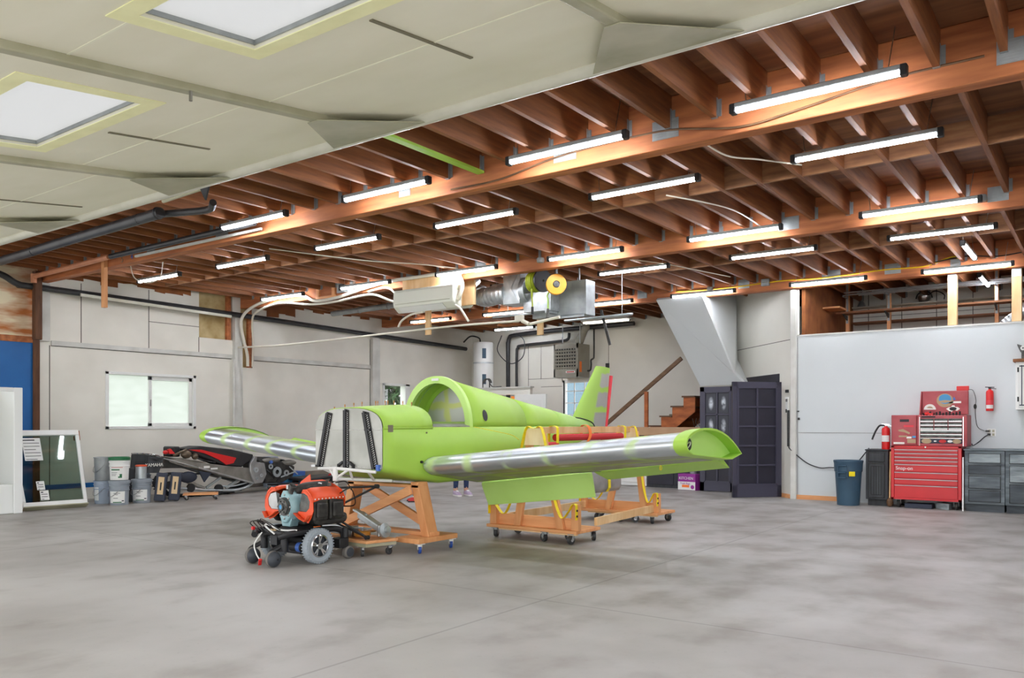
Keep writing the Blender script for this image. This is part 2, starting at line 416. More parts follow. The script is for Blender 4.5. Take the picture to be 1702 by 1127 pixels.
def tag(o, label=None, cat=None, group=None, kind=None):
    if label: o['label'] = label
    if cat: o['category'] = cat
    if group: o['group'] = group
    if kind: o['kind'] = kind
    return o
def thing(name, label, cat, loc=(0, 0, 0), rz=0., group=None):
    o = bpy.data.objects.new(name, None); COL.objects.link(o); o.empty_display_size = .1
    o.location = loc; o.rotation_euler = (0, 0, rz)
    MW[o.name] = Matrix.Translation(V(loc)) @ Matrix.Rotation(rz, 4, 'Z')
    return tag(o, label, cat, group)
def solo(name, mb, mat, label, cat, group=None, **k): return tag(link(name, mb, mat, **k), label, cat, group)
def struct(name, mb, mat, **k): return tag(link(name, mb, mat, **k), kind='structure')
def dup(root, loc=None, rz=None, label=None, group=None):
    r = root.copy(); COL.objects.link(r)
    if loc is not None: r.location = loc
    if rz is not None: r.rotation_euler = (0, 0, rz)
    if label: r['label'] = label
    if group: r['group'] = group
    for ch in list(root.children):
        c = ch.copy(); COL.objects.link(c); c.parent = r
        for g in list(ch.children):
            d = g.copy(); COL.objects.link(d); d.parent = c
    return r
ORD = 'first second third fourth fifth sixth seventh eighth ninth tenth'.split()

def arc(c, r, a0, a1, n, plane='XZ', r2=None):
    r2 = r2 or r; out = []
    for i in range(n+1):
        a = math.radians(a0+(a1-a0)*i/n); p, q = r*math.cos(a), r2*math.sin(a)
        out.append(V(c) + {'XZ': V((p, 0, q)), 'YZ': V((0, p, q)), 'XY': V((p, q, 0))}[plane])
    return out
def curve(pts, k=8):
    """Catmull-Rom through pts"""
    P = [V(p) for p in pts]; P = [P[0]*2-P[1]] + P + [P[-1]*2-P[-2]]; out = []
    for i in range(1, len(P)-2):
        for j in range(k):
            t = j/k; a, b_, c_, d = P[i-1], P[i], P[i+1], P[i+2]
            out.append(.5*((2*b_) + (c_-a)*t + (2*a-5*b_+4*c_-d)*t*t + (3*b_-a-3*c_+d)*t**3))
    return out + [P[-2]]

def text(name, body, size, loc, rot, mat, parent, depth=.0015):
    cu = bpy.data.curves.new(name, 'FONT'); cu.body = body; cu.size = size; cu.extrude = depth; cu.align_x = 'CENTER'; cu.align_y = 'CENTER'
    t = bpy.data.objects.new(name, cu); COL.objects.link(t)
    M = Matrix.Translation(V(loc)) @ rot.to_4x4()
    t.matrix_world = M
    bpy.context.view_layer.update()
    me = bpy.data.meshes.new_from_object(t.evaluated_get(bpy.context.evaluated_depsgraph_get()))
    bpy.data.objects.remove(t, do_unlink=True)
    me.transform(M if parent is None else MW.get(parent.name, Matrix.Identity(4)).inverted() @ M)
    me.materials.clear(); me.materials.append(MATS[mat])
    o = bpy.data.objects.new(name, me); COL.objects.link(o)
    if parent is not None: o.parent = parent; MW[o.name] = MW.get(parent.name, Matrix.Identity(4))
    return o
FACE_FRONT = Matrix.Rotation(PI/2, 3, 'X')                      # lettering on a face looking towards -Y
def face(rz, tilt=0.): return Matrix.Rotation(rz, 3, 'Z') @ Matrix.Rotation(PI/2 + tilt, 3, 'X')

def wall_cells(axis, pos, t, us, zs, holes):
    """wall of thickness t at axis=pos split on us, zs leaving holes [(u0,u1,z0,z1)] open"""
    mb = MB()
    us = sorted(set(us + [h[i] for h in holes for i in (0, 1)])); zs = sorted(set(zs + [h[i] for h in holes for i in (2, 3)]))
    for i in range(len(us)-1):
        for j in range(len(zs)-1):
            cu, cz = (us[i]+us[i+1])/2, (zs[j]+zs[j+1])/2
            if any(h[0] < cu < h[1] and h[2] < cz < h[3] for h in holes): continue
            if axis == 'X': mb.box(pos, us[i], zs[j], pos+t, us[i+1], zs[j+1])
            else: mb.box(us[i], pos, zs[j], us[i+1], pos+t, zs[j+1])
    return mb

# frosted daylight pane
m, nt, b, oc, s = newmat('frosted')
nt.nodes.remove(b)
tr = nt.nodes.new('ShaderNodeBsdfTranslucent'); tr.inputs[0].default_value = (.36, .38, .35, 1)
tp = nt.nodes.new('ShaderNodeBsdfTransparent')
mx = nt.nodes.new('ShaderNodeMixShader')
n = noise(nt, oc, 3, 2, (1, 1, 3)); f = nt.nodes.new('ShaderNodeMapRange'); f.inputs['To Min'].default_value = .0; f.inputs['To Max'].default_value = .12
nt.links.new(n, f.inputs['Value']); nt.links.new(f.outputs[0], mx.inputs[0])
nt.links.new(tr.outputs[0], mx.inputs[1]); nt.links.new(tp.outputs[0], mx.inputs[2])
nt.links.new(mx.outputs[0], nt.nodes['Material Output'].inputs[0])
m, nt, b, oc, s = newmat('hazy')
# pale blotchy spot on dark glass, densest at the middle of each pane
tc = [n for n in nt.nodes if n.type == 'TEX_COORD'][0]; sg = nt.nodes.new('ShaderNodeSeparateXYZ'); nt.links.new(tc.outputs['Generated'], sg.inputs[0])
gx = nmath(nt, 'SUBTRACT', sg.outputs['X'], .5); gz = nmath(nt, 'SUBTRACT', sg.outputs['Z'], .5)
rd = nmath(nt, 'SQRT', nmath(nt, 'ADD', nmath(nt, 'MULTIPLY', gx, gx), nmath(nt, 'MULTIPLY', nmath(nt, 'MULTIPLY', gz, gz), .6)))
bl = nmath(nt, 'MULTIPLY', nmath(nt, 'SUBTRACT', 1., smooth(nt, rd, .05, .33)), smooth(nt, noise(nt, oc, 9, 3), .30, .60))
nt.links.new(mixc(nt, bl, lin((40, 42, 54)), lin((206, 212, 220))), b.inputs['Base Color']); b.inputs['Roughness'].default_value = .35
# ================================================================== THE SETTING
LW, BW, PW, ZC = -14.3, 17.8, 14.41, 4.05
struct('floor', MB().box(-14.5, -3, -.12, 4.2, 18, 0), 'concrete', sm=0)
struct('ground', MB().box(-60, -60, -.2, 60, 60, -.13), 'asphalt', sm=0)
struct('ceiling', MB().box(-14.45, 4.75, ZC, 4.15, 17.95, ZC+.05), 'ply_wood', sm=0)
struct('wall_left', wall_cells('X', LW, -.15, [6.42, 17.8], [0, ZC], [(7.54, 9.31, 1.2, 2.22), (9.38, 10.13, 2.97, 3.9), (10.32, 10.60, 2.44, 3.9), (14.35, 15.28, 0, 2.28)]), 'wall_dirty', sm=0)
struct('wall_left_front', MB().box(LW, 4.6, 0, LW-.15, 6.40, 2.62), 'blue_paint', sm=0)
struct('wall_left_front_upper', MB().box(LW, 4.6, 2.72, LW-.15, 6.40, ZC), 'foam_orange', sm=0)
struct('trim_1', MB().box(LW+.02, 4.6, 2.62, LW-.12, 6.42, 2.72), 'girder_wood', sm=0)
struct('wall_back', wall_cells('Y', BW, .15, [LW-.15, 4.15], [0, ZC], [(-11.34, -10.3, .9, 2.40)]), 'wall_white', sm=0)
struct('wall_right', MB().box(4, 4.6, 0, 4.15, 17.8, ZC), 'wall_white', sm=0)
struct('wall_partition', MB().box(-4.47, PW, 0, 4, PW+.12, 2.80), 'wall_white_cool', sm=0)
struct('wall_front_fascia', MB().box(-14.45, 4.6, 3.86, 4.15, 4.74, 4.3), 'backing_brown', sm=0)

# pieces behind the wall openings
struct('trim_2', MB().box(LW-.06, 9.38, 2.97, LW-.15, 10.13, 3.9), 'insulation', sm=0)
struct('trim_3', MB().box(LW-.06, 10.32, 2.44, LW-.15, 10.60, 3.9), 'insulation', sm=0)
struct('trim_4', MB().box(LW-.055, 10.0, 2.97, LW+.01, 10.09, 3.9).box(LW-.055, 10.50, 2.44, LW+.01, 10.58, 3.9), 'girder_wood', sm=0)
# rails, posts and seams on the long wall
struct('trim_5', MB().box(LW, 6.62, 2.60, LW+.03, 10.12, 2.68).box(LW, 10.62, 2.60, LW+.03, 13.93, 2.69), 'trim_white', sm=0, bev=.004)
struct('trim_6', MB().box(LW, 6.42, 2.66, LW+.07, 6.58, 3.62).box(LW, 10.13, 0, LW+.09, 10.31, 3.42).box(LW, 13.94, 0, LW+.09, 14.18, 3.42), 'trim_white', sm=0, bev=.004)
sm_ = MB()
for y, z0, z1 in ((7.12, 2.68, 3.7), (8.35, 2.68, 3.75), (9.375, 2.68, 2.97), (13.93, .0, 3.3), (10.60, 2.44, 3.3), (6.6, 0, 2.6)):
    sm_.box(LW, y-.006, z0, LW+.004, y+.006, z1)
for y0, y1, z in ((8.35, 9.38, 3.17), (6.62, 10.1, 2.594), (10.62, 13.93, 2.592)):
    sm_.box(LW, y0, z-.005, LW+.004, y1, z+.005)
struct('trim_7', sm_, 'seam_dark', sm=0)
# ragged brown sheathing at the top of the long wall
mb = MB()
def ragged(y0, y1, zb, amp, seed):
    rnd = random.Random(seed); y = y0; poly = [(LW+.012, y0, ZC)]
    while y < y1:
        z = zb + rnd.uniform(-amp, amp); st = rnd.uniform(.1, .35)
        poly += [(LW+.012, y, z), (LW+.012, min(y+st, y1), z + rnd.uniform(-.02, .02))]; y += st
    poly.append((LW+.012, y1, ZC)); return poly
for a in ((6.62, 9.2, 3.77, .06, 1), (10.62, 11.7, 3.60, .08, 2), (11.7, 13.9, 3.80, .05, 3)):
    p = ragged(*a)
    for i in range(1, len(p)-2, 2):
        mb.prism([p[i], p[i+1], (p[i+1][0], p[i+1][1], ZC), (p[i][0], p[i][1], ZC)], (-.01, 0, 0))
struct('trim_8', mb, 'backing_brown', sm=0)
struct('baseboard_left', MB().box(LW, 10.4, 0, LW+.06, 17.8, .26), 'curb', sm=0, bev=.01)
struct('trim_9', MB().box(LW, 6.45, .20, LW+.012, 7.6, .28), 'blue_paint', sm=0)
struct('trim_10', MB().box(LW, 6.33, 0, LW+.05, 6.43, 2.74), 'dark_post', sm=0, bev=.01)

# window 1: white sliding window with frosted daylight
w1 = struct('window_1', MB().box(LW-.10, 7.54, 1.2, LW+.015, 7.60, 2.22).box(LW-.10, 9.25, 1.2, LW+.015, 9.31, 2.22).box(LW-.10, 7.54, 1.2, LW+.015, 9.31, 1.25).box(LW-.10, 7.54, 2.17, LW+.015, 9.31, 2.22), 'white_paint', sm=0, bev=.004)
sa = link('window_sash', MB().box(LW-.07, 8.37, 1.25, LW-.03, 8.43, 2.17).box(LW-.07, 9.18, 1.25, LW-.03, 9.25, 2.17).box(LW-.07, 8.37, 1.25, LW-.03, 9.25, 1.31).box(LW-.07, 8.37, 2.10, LW-.03, 9.25, 2.17), 'white_paint', w1, sm=0, bev=.003)
link('window_latch', MB().box(LW-.03, 8.39, 1.62, LW-.015, 8.41, 1.74), 'steel', w1, sm=0)
link('pane', MB().add([(LW-.05, 8.43, 1.31), (LW-.05, 9.18, 1.31), (LW-.05, 9.18, 2.10), (LW-.05, 8.43, 2.10)], [(0, 1, 2, 3)]), 'frosted', w1, sm=0)
link('pane', MB().add([(LW-.08, 7.60, 1.25), (LW-.08, 8.38, 1.25), (LW-.08, 8.38, 2.17), (LW-.08, 7.60, 2.17)], [(0, 1, 2, 3)]), 'frosted', w1, sm=0)
# window 2 (back wall, partly behind the tail fin)
w2 = struct('window_2', MB().box(-11.34, BW-.02, .9, -11.27, BW+.12, 2.40).box(-10.37, BW-.02, .9, -10.3, BW+.12, 2.40).box(-11.34, BW-.02, 2.33, -10.3, BW+.12, 2.40).box(-11.34, BW-.02, .9, -10.3, BW+.12, .96), 'white_paint', sm=0, bev=.004)
link('pane', MB().box(-11.27, BW+.06, .96, -10.37, BW+.066, 2.33), 'clear_glass', w2, sm=0)
mt = MB()
for k in range(3): mt.box(-11.02+.30*k-.012, BW+.05, .96, -11.02+.30*k+.012, BW+.075, 2.33)
for k in range(4): mt.box(-11.27, BW+.05, 1.22+.30*k-.012, -10.37, BW+.075, 1.22+.30*k+.012)
link('muntin', mt, 'white_paint', w2, sm=0)
link('side_jamb', MB().box(-11.30, BW-.03, .9, -11.27, BW, 2.36), 'black', w2, sm=0)

# door 1: open doorway in the long wall, garden outside
d1 = struct('door_1', MB().box(LW-.15, 14.35, 0, LW+.03, 14.40, 2.28).box(LW-.15, 15.12, 0, LW+.03, 15.28, 2.28).box(LW-.15, 14.35, 2.23, LW+.03, 15.28, 2.28), 'white_paint', sm=0, bev=.004)
link('pane', MB().box(LW-.08, 14.40, 1.0, LW-.075, 15.12, 2.23), 'clear_glass', d1, sm=0)
link('door_panel', MB().box(LW-.10, 14.40, 0, LW-.06, 15.12, 1.0), 'white_paint', d1, sm=0)

# back wall seams
sm2 = MB()
for x, z0, z1 in ((-12.4, 2.2, 3.4), (-11.35, 2.4, 3.5), (-10.0, 2.6, 3.4), (-12.0, 2.45, 3.3)):
    sm2.box(x-.006, BW-.004, z0, x+.006, BW, z1)
for x0, x1, z in ((-12.4, -11.3, 2.46), (-12.0, -11.3, 2.25)): sm2.box(x0, BW-.004, z-.005, x1, BW, z+.005)
struct('trim_11', sm2, 'seam_dark', sm=0)

# diagonal wall with its doorway
DG = V((-1, 1, 0)).normalized(); DN = V((1, 1, 0)).normalized()
def dg(t, z, off=0.): p = V((-4.47, 14.41, 0)) + DG*t + DN*off; return V((p.x, p.y, z))
def dbox(mb, t0, t1, z0, z1, o0=0., o1=.12):
    return mb.prism([dg(t0, z0, o0), dg(t1, z0, o0), dg(t1, z0, o1), dg(t0, z0, o1)], (0, 0, z1-z0))
mb = MB()
dbox(mb, 0, .52, 0, ZC); dbox(mb, .52, 2.27, 2.12, ZC); dbox(mb, 2.27, 2.37, 0, ZC)
struct('wall_diagonal', mb, 'wall_white', sm=0)
struct('trim_12', dbox(dbox(dbox(MB(), .48, 2.28, 2.06, 2.19, -.02, .1), .48, .57, 0, 2.06, -.02, .1), 2.20, 2.29, 0, 2.06, -.02, .1), 'door_navy', sm=0)
struct('trim_13', MB().box(-4.50, PW-.06, 0, -4.40, PW+.05, 3.6), 'trim_white', sm=0, bev=.006)
struct('trim_14', dbox(MB(), .02, 2.36, 2.755, 2.765, -.004, 0), 'seam_dark', sm=0)
struct('trim_15', MB().box(-4.40, PW-.01, 2.80, 4, PW+.13, 2.825), 'trim_white', sm=0)
struct('baseboard_partition', MB().box(-4.40, PW-.02, 0, -3.5, PW, .075), 'pine_x', sm=0)
struct('baseboard_diagonal', dbox(MB(), .03, .47, 0, .07, -.02, 0), 'pine_x', sm=0)
struct('trim_16', MB().box(-4.39, PW-.004, .02, -4.385, PW, 2.78).box(-4.38, PW-.003, 1.14, -2.9, PW, 1.146), 'seam_dark', sm=0)
# dark inside of the closet
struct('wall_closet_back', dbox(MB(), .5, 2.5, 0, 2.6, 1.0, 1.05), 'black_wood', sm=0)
# sloping underside of the upper stair flight
sf = MB()
sf.prism([(-6.94, 14.16, 3.62), (-6.03, 14.16, 3.62), (-5.72, 14.90, 2.25), (-5.55, 15.03, 2.03), (-6.43, 15.03, 2.02)], (0, .06, .04))
sf.prism([(-6.03, 14.18, 3.62), (-5.72, 14.92, 2.25), (-5.6, 15.3, 2.05), (-6.1, 16.05, 2.6), (-6.13, 16.06, 3.9)], (.02, .02, 0))
struct('wall_stair_soffit', sf, 'soffit', sm=0)

# loft behind the half-height partition
struct('wall_loft_end', MB().box(-4.36, 14.55, 2.8, -4.30, 17.8, ZC), 'backing_brown', sm=0)
struct('floor_loft', MB().box(-4.30, 14.55, 2.60, 4, 17.8, 2.68), 'ply_wood', sm=0)

# low partition in the back corner
struct('wall_low_partition', wall_cells('Y', 15.5, .1, [-13.3, -10.75], [0, 2.12], [(-11.63, -11.16, 0, 1.97)]), 'wall_white', sm=0)

# ================================================================== ROOF TIMBER
GY = [(6.40, 6.55), (10.30, 10.45), (14.30, 14.48)]
GN = ['front', 'middle', 'rear']
for (y0, y1), nme, hint in zip(GY, GN, ('above the aeroplane nose', 'carrying the wall air conditioner', 'over the half-height partition')):
    g = solo('ceiling_girder', MB().box(-14.28, y0, 3.62, 4, y1, ZC-.002), 'girder_wood', 'heavy %s timber girder %s' % (nme, hint), 'girder', sm=0, bev=.006)
    MW[g.name] = Matrix.Translation(g.location)
    if nme == 'front':
        text('painted_mark', '5', .12, (-11.66, 6.397, 3.685), FACE_FRONT, 'slot', g); text('painted_mark', '4', .12, (-11.40, 6.397, 3.695), FACE_FRONT, 'blue_label', g)
    pls = {0: [(-3.05, .24), (-4.05, .24), (-6.05, .16), (-9.25, .26), (-10.9, .2), (-.55, .16)], 1: [(-4.2, .22), (-3.25, .26), (-6.2, .2), (-8.1, .22), (-9.6, .2), (-1.0, .2)], 2: [(-2.85, .24), (-3.8, .3), (-5.3, .2), (-7.3, .2)]}[GN.index(nme)]
    for x, w in pls:
        p = MB().box(x-w/2, y0-.006, 3.70, x+w/2, y0, 3.86)
        for k in range(8): p.box(x-w/2+.01, y0-.010, 3.705+.019*k, x+w/2-.01, y0-.006, 3.712+.019*k)
        link('nail_plate', p, 'galv_flat', g, sm=0)

bays = [(4.78, 6.398, 'in front of the front girder', 0.), (6.552, 10.298, 'between the front and middle girders', .07), (10.452, 14.298, 'between the middle and rear girders', -.05), (14.482, 17.74, 'behind the rear girder', .1)]
ZJ = 3.775
for bi, (y0, y1, where, off) in enumerate(bays):
    j0 = solo('ceiling_joist', MB().box(-.0225, y0, ZJ, .0225, y1, ZC-.002), 'joist_wood', 'dark stained timber joist spanning %s' % where, 'joist', 'joists ' + where, sm=0)
    j0.location = (0, (y0+y1)/2, ZJ)
    MW[j0.name] = Matrix.Translation(j0.location)
    link('joist_hanger', MB().box(.0225, y1-.03, ZJ, .0245, y1, ZJ+.16).box(-.0245, y1-.03, ZJ, -.0225, y1, ZJ+.16).box(-.0245, y1-.03, ZJ-.003, .0245, y1, ZJ).box(.0245, y1-.003, ZJ+.01, .055, y1, ZJ+.15), 'galv_flat', j0, sm=0)
    xs = [-13.95 + .405*k + off for k in range(35)]
    j0.location.x = xs[0]
    for x in xs[1:]: dup(j0, (x, j0.location.y, ZJ))
    if bi in (1, 2):
        ym = (y0+y1)/2
        b0 = solo('joist_blocking', MB().box(-.179, ym-.02, ZJ+.005, .179, ym+.02, ZC-.03), 'block_wood', 'short timber block nailed between joists %s' % where, 'blocking', 'blocks ' + where, sm=0)
        bz = b0.location.z; b0.location = ((xs[0]+xs[1])/2, ym, bz)
        for a_, b_ in zip(xs[1:], xs[2:]):
            dup(b0, ((a_+b_)/2, ym, bz))
# green painted batten under one front joist
solo('ceiling_batten', MB().box(-5.06, 5.0, 3.752, -4.98, 6.39, 3.7755), 'lime', 'green painted batten fixed beneath a front joist', 'batten', sm=0)

# ================================================================== TUBE LIGHTS
def make_lamp():
    t = thing('tube_light', 'x', 'light')
    link('housing', MB().box(-.585, -.036, .004, .585, .036, .042), 'galv_flat', t, sm=0, bev=.006)
    link('diffuser', MB().tube([(-.575, 0, 0), (.575, 0, 0)], .028, 10), 'tube_light', t)
    for s_ in (-1, 1):
        link('end_cap', MB().box(s_*.575, -.034, -.034, s_*.625, .034, .044), 'black', t, sm=0, bev=.008)
        link('hanging_chain', MB().tube([(s_*.5, 0, .04), (s_*.54, .03, .33)], .0035, 5), 'steel', t)
    return t
def chain_len(t, h):
    pass
LX = [.42, -1.75, -3.88, -6.07, -8.24, -10.5, -12.72]
rows = [(6.12, 3.70, 'row before the front girder', LX[:5], .05),
        (7.60, 3.70, 'row behind the front girder', LX, .06),
        (10.10, 3.70, 'row before the middle girder', LX[1:], .05),
        (11.57, 3.70, 'row behind the middle girder', LX[1:5], .06),
        (14.16, 3.655, 'row along the rear girder', [-1.79, -3.83, -6.02, -8.05, -10.45, -12.6], .05)]
proto = None
for y, z, nm, xs, _ in rows:
    xs_s = sorted(xs)
    for i, x in enumerate(xs_s):
        lab = 'tube light, %s from window wall, in the %s' % (ORD[i], nm)
        if proto is None:
            proto = make_lamp(); proto['label'] = lab; proto['group'] = 'tube lights'; proto.location = (x, y, z)
        else: dup(proto, (x, y, z), 0, lab, 'tube lights')
for x, y, z, rz, lab in ((-12.0, 16.6, 3.66, 0, 'lit tube light hung over the water heater corner'),
                         (-1.62, 13.05, 3.70, PI/2, 'short-looking lit tube light turned lengthways before the loft'),
                         (-1.75, 15.9, 3.70, PI/2, 'lit tube light turned lengthways inside the loft')):
    dup(proto, (x, y, z), rz, lab, 'tube lights')
old = thing('old_tube_fixture', 'old dim white twin tube fixture hung before the back wall', 'light', (-9.57, 16.9, 3.68))
link('housing', MB().box(-10.2, 16.8, 3.70, -8.94, 17.0, 3.76), 'white_paint', old, sm=0, bev=.01)
link('tube', MB().tube([(-10.15, 16.85, 3.68), (-9.0, 16.85, 3.68)], .018), 'tube_warm', old)
link('tube', MB().tube([(-10.15, 16.95, 3.68), (-9.0, 16.95, 3.68)], .018), 'tube_warm', old)
for x in (-10.0, -9.2): link('hanging_chain', MB().tube([(x, 16.9, 3.76), (x, 16.9, 3.775)], .003, 5), 'steel', old)

# ================================================================== RAISED HANGAR DOOR
SL = .1207
def cz(y): return 3.6 + SL*(y-4.62)
hd = thing('hangar_door', 'raised cream hangar door sloping overhead with two skylights', 'hangar door', (-5, 2.5, 3.2)); hd['kind'] = 'thing'
CX0, CX1, CY0, CY1 = -14.6, 2.6, -.2, 4.62
ribs = [2.64, .22, -2.20, -4.64, -7.02, -9.75, -12.2]
sky = [(-6.6, -5.15, 2.25, 2.955), (-3.875, -2.46, 2.21, 2.89)]
def cslab(x0, x1, y0, y1, t0, t1):
    return MB().prism([(x0, y0, cz(y0)+t0), (x0, y1, cz(y1)+t0), (x0, y1, cz(y1)+t1), (x0, y0, cz(y0)+t1)], (x1-x0, 0, 0))
edges = sorted(ribs + [-14.6])
for i in range(len(edges)-1):
    a_, b_ = edges[i]+.03, edges[i+1]-.03
    hole = [s_ for s_ in sky if a_ < (s_[0]+s_[1])/2 < b_]
    if not hole: mb = cslab(a_, b_, CY0, CY1-.03, 0, .09)
    else:
        x0, x1, y0, y1 = hole[0]
        mb = cslab(a_, x0, CY0, CY1-.03, 0, .09).join(cslab(x1, b_, CY0, CY1-.03, 0, .09)).join(cslab(x0, x1, CY0, y0, 0, .09)).join(cslab(x0, x1, y1, CY1-.03, 0, .09))
    link('panel', mb, 'canopy_panel', hd, sm=0)
    if hole:
        w = .11
        fr = cslab(x0-w, x0, y0-w, y1+w, -.006, .0).join(cslab(x1, x1+w, y0-w, y1+w, -.006, 0)).join(cslab(x0, x1, y1, y1+w, -.006, 0)).join(cslab(x0, x1, y0-w, y0, -.006, 0))
        link('foam_border', fr, 'canopy_foam', hd, sm=0)
        link('skylight', cslab(x0, x1, y0, y1, .045, .05), 'skylight_panel', hd, sm=0)
        link('skylight_frame', cslab(x0, x0+.012, y0, y1, .02, .045).join(cslab(x1-.012, x1, y0, y1, .02, .045)).join(cslab(x0, x1, y1-.012, y1, .02, .045)).join(cslab(x0, x1, y0, y0+.012, .02, .045)), 'galv_flat', hd, sm=0)
for x in ribs[1:]:
    link('rib', cslab(x-.04, x+.04, CY0, CY1-.05, -.05, .02), 'canopy_steel', hd, sm=0, bev=.012, seg=2)
    for s_ in (-1, 1):
        gz = -.052
        link('gusset', MB().prism([(x, 3.95, cz(3.95)+gz), (x, CY1-.02, cz(CY1)+gz), (x+s_*.50, CY1-.02, cz(CY1)+gz), (x+s_*.05, 3.95, cz(3.95)+gz)], (0, 0, -.006)), 'canopy_steel', hd, sm=0)
link('edge_tube', MB().tube([(CX0, CY1, 3.60), (CX1, CY1, 3.60)], .062, 12), 'canopy_tube', hd)
for x, y0, y1 in ((-3.135, 3.06, 3.9), (-5.908, 3.14, 3.97), (-8.72, 3.5, 4.35)):
    link('slot_strip', cslab(x-.012, x+.012, y0, y1, -.008, 0), 'slot', hd, sm=0)
for x0, x1, y in ((-4.6, -2.3, 3.55), (-6.95, -4.7, 3.48), (-6.95, -6.6, 2.6), (-4.6, -3.98, 2.22), (-9.6, -7.1, 3.75)):
    link('foam_seam', cslab(x0, x1, y-.008, y+.008, -.003, 0), 'canopy_seam', hd, sm=0)
link('hook', MB().tube([(-4.60, 2.96, cz(2.96)-.05), (-4.60, 2.96, cz(2.96)-.11)], .012, 6), 'steel', hd)
# ================================================================== AEROPLANE
XC = -6.25
ap = thing('aeroplane', 'lime green unfinished light aeroplane with bare metal wings on a timber stand', 'aeroplane', (XC, 8.0, .7))
def lerp(tab, y):
    for (a, va), (b_, vb) in zip(tab, tab[1:]):
        if y <= b_: return va + (vb-va)*(y-a)/(b_-a) if y >= a else va
    return tab[-1][1]
HWT = [(5.79, .488), (6.6, .50), (7.3, .50), (8.2, .43), (9.2, .28), (10.0, .16), (10.55, .07)]
ZBT = [(5.79, .845), (6.25, .735), (6.65, .675), (7.9, .68), (8.6, .76), (10.0, 1.02), (10.55, 1.12)]
ZL = 1.262
ys = [5.79, 5.95, 6.1, 6.25, 6.45, 6.65, 6.9, 7.15, 7.5, 7.9, 8.3, 8.7, 9.2, 9.7, 10.1, 10.55]
rings = []
for y in ys:
    hw, zb = lerp(HWT, y), lerp(ZBT, y); r = min(.06, hw*.5)
    ring = [V((XC-hw, y, ZL)), V((XC-hw, y, (ZL+zb+r)/2)), V((XC-hw, y, zb+r))]
    ring += [V((XC-hw+r-r*math.cos(a), y, zb+r-r*math.sin(a))) for a in (PI/6, PI/3)] + [V((XC-hw+r, y, zb))]
    ring += [V((2*XC-p.x, p.y, p.z)) for p in reversed(ring)]
    rings.append(ring)
link('fuselage_tub', MB().loft(rings, closed=False, caps=False), 'lime', ap, sm=40, solid=.012, soff=0)
# belly close-out in front, seats and floor inside the cockpit
link('cockpit_floor', MB().box(XC-.44, 5.9, .86, XC+.44, 7.42, .875), 'lime', ap, sm=0)
for sx in (-1, 1):
    link('seat', MB().prism([(XC+sx*.22-.19, 6.65, .88), (XC+sx*.22-.19, 7.10, .88), (XC+sx*.22-.19, 7.34, 1.25), (XC+sx*.22-.19, 7.28, 1.25), (XC+sx*.22-.19, 7.04, .98), (XC+sx*.22-.19, 6.65, .98)], (.38, 0, 0)), 'alu_dull', ap, sm=0, bev=.01)
# forward deck
rings = []
for y, zt in ((5.79, 1.458), (5.95, 1.466), (6.15, 1.482), (6.35, 1.494), (6.50, 1.500)):
    hw = lerp(HWT, y) + .003; z0 = 1.24
    ring = []
    for k in range(25):
        a = PI - PI*k/24; ex = .72
        ring.append(V((XC + hw*math.copysign(abs(math.cos(a))**ex, math.cos(a)), y, z0 + (zt-z0)*abs(math.sin(a))**.80)))
    rings.append(ring)
fd = link('forward_deck', MB().loft(rings, closed=False, caps=False), 'lime', ap, sm=50, solid=.008, soff=0)
mb = MB(); last = rings[-1]
mb.add([p for p in last], [tuple(range(len(last)))])
link('instrument_panel', mb, 'black', ap, sm=0, solid=.01)
for i, (px, y) in enumerate(((-.33, 5.9), (-.26, 5.98), (-.2, 6.05), (-.13, 6.1), (-.02, 6.22), (.03, 6.28), (.07, 6.28), (.12, 6.32), (.19, 6.38), (.26, 6.44), (-.05, 6.22))):
    zt = 1.24 + (lerp([(5.79, 1.458), (6.5, 1.5)], y)-1.24)*(1-(abs(px)/.495)**(2/.72))**.5**.8 if abs(px) < .48 else 1.3
    zt = min(zt, 1.5)
    link('cleco_pin', MB().cyl((XC+px, y, zt-.02), (XC+px, y, zt+.03), .004, 6).cyl((XC+px, y, zt+.03), (XC+px, y, zt+.055), .0065, 6), 'bronze', ap)
# turtle deck behind the cockpit
HT = [(7.12, .575), (7.5, .51), (8.0, .435), (8.6, .345), (9.2, .262), (9.8, .175), (10.2, .115), (10.55, .05)]
def deck_ring(y, n=29, dz=0., s_=1.):
    hw, h = lerp(HWT, y)*s_, lerp(HT, y)*s_
    return [V((XC + hw*math.cos(PI - PI*k/(n-1)), y, ZL + dz + h*abs(math.sin(PI*k/(n-1)))**.93)) for k in range(n)]
ysd = [7.16, 7.4, 7.7, 8.0, 8.35]
link('canopy_hoop_shell', MB().loft([deck_ring(y) for y in ysd], closed=False, caps=False), 'lime', ap, sm=50, solid=.008)
link('turtle_deck', MB().loft([deck_ring(y) for y in (8.35, 8.7, 9.1, 9.5, 9.3+.6)], closed=False, caps=False), 'lime', ap, sm=50, solid=.008)
link('tail_cone_top', MB().loft([deck_ring(y, s_=1.003) for y in (9.35, 9.6, 9.9, 10.2, 10.55)], closed=False, caps=False), 'lime_sage', ap, sm=50, solid=.008)
# light green hoop at the front of the shell
out, inn = deck_ring(7.12, s_=1.01), deck_ring(7.12, s_=.865)
out2, inn2 = [p + V((0, .05, 0)) for p in out], [p + V((0, .05, 0)) for p in inn]
mb = MB(); n = len(out); mb.v = out + inn + inn2 + out2
for k in range(n-1):
    for a_, b_ in ((0, n), (n, 2*n), (2*n, 3*n), (3*n, 0)):
        mb.f.append((a_+k, a_+k+1, b_+k+1, b_+k))
link('roll_hoop', mb, 'lime_light', ap, sm=40)
link('hoop_placard', MB().box(XC-.05, 7.105, ZL+.525, XC+.05, 7.115, ZL+.552), 'label_white', ap, sm=0)
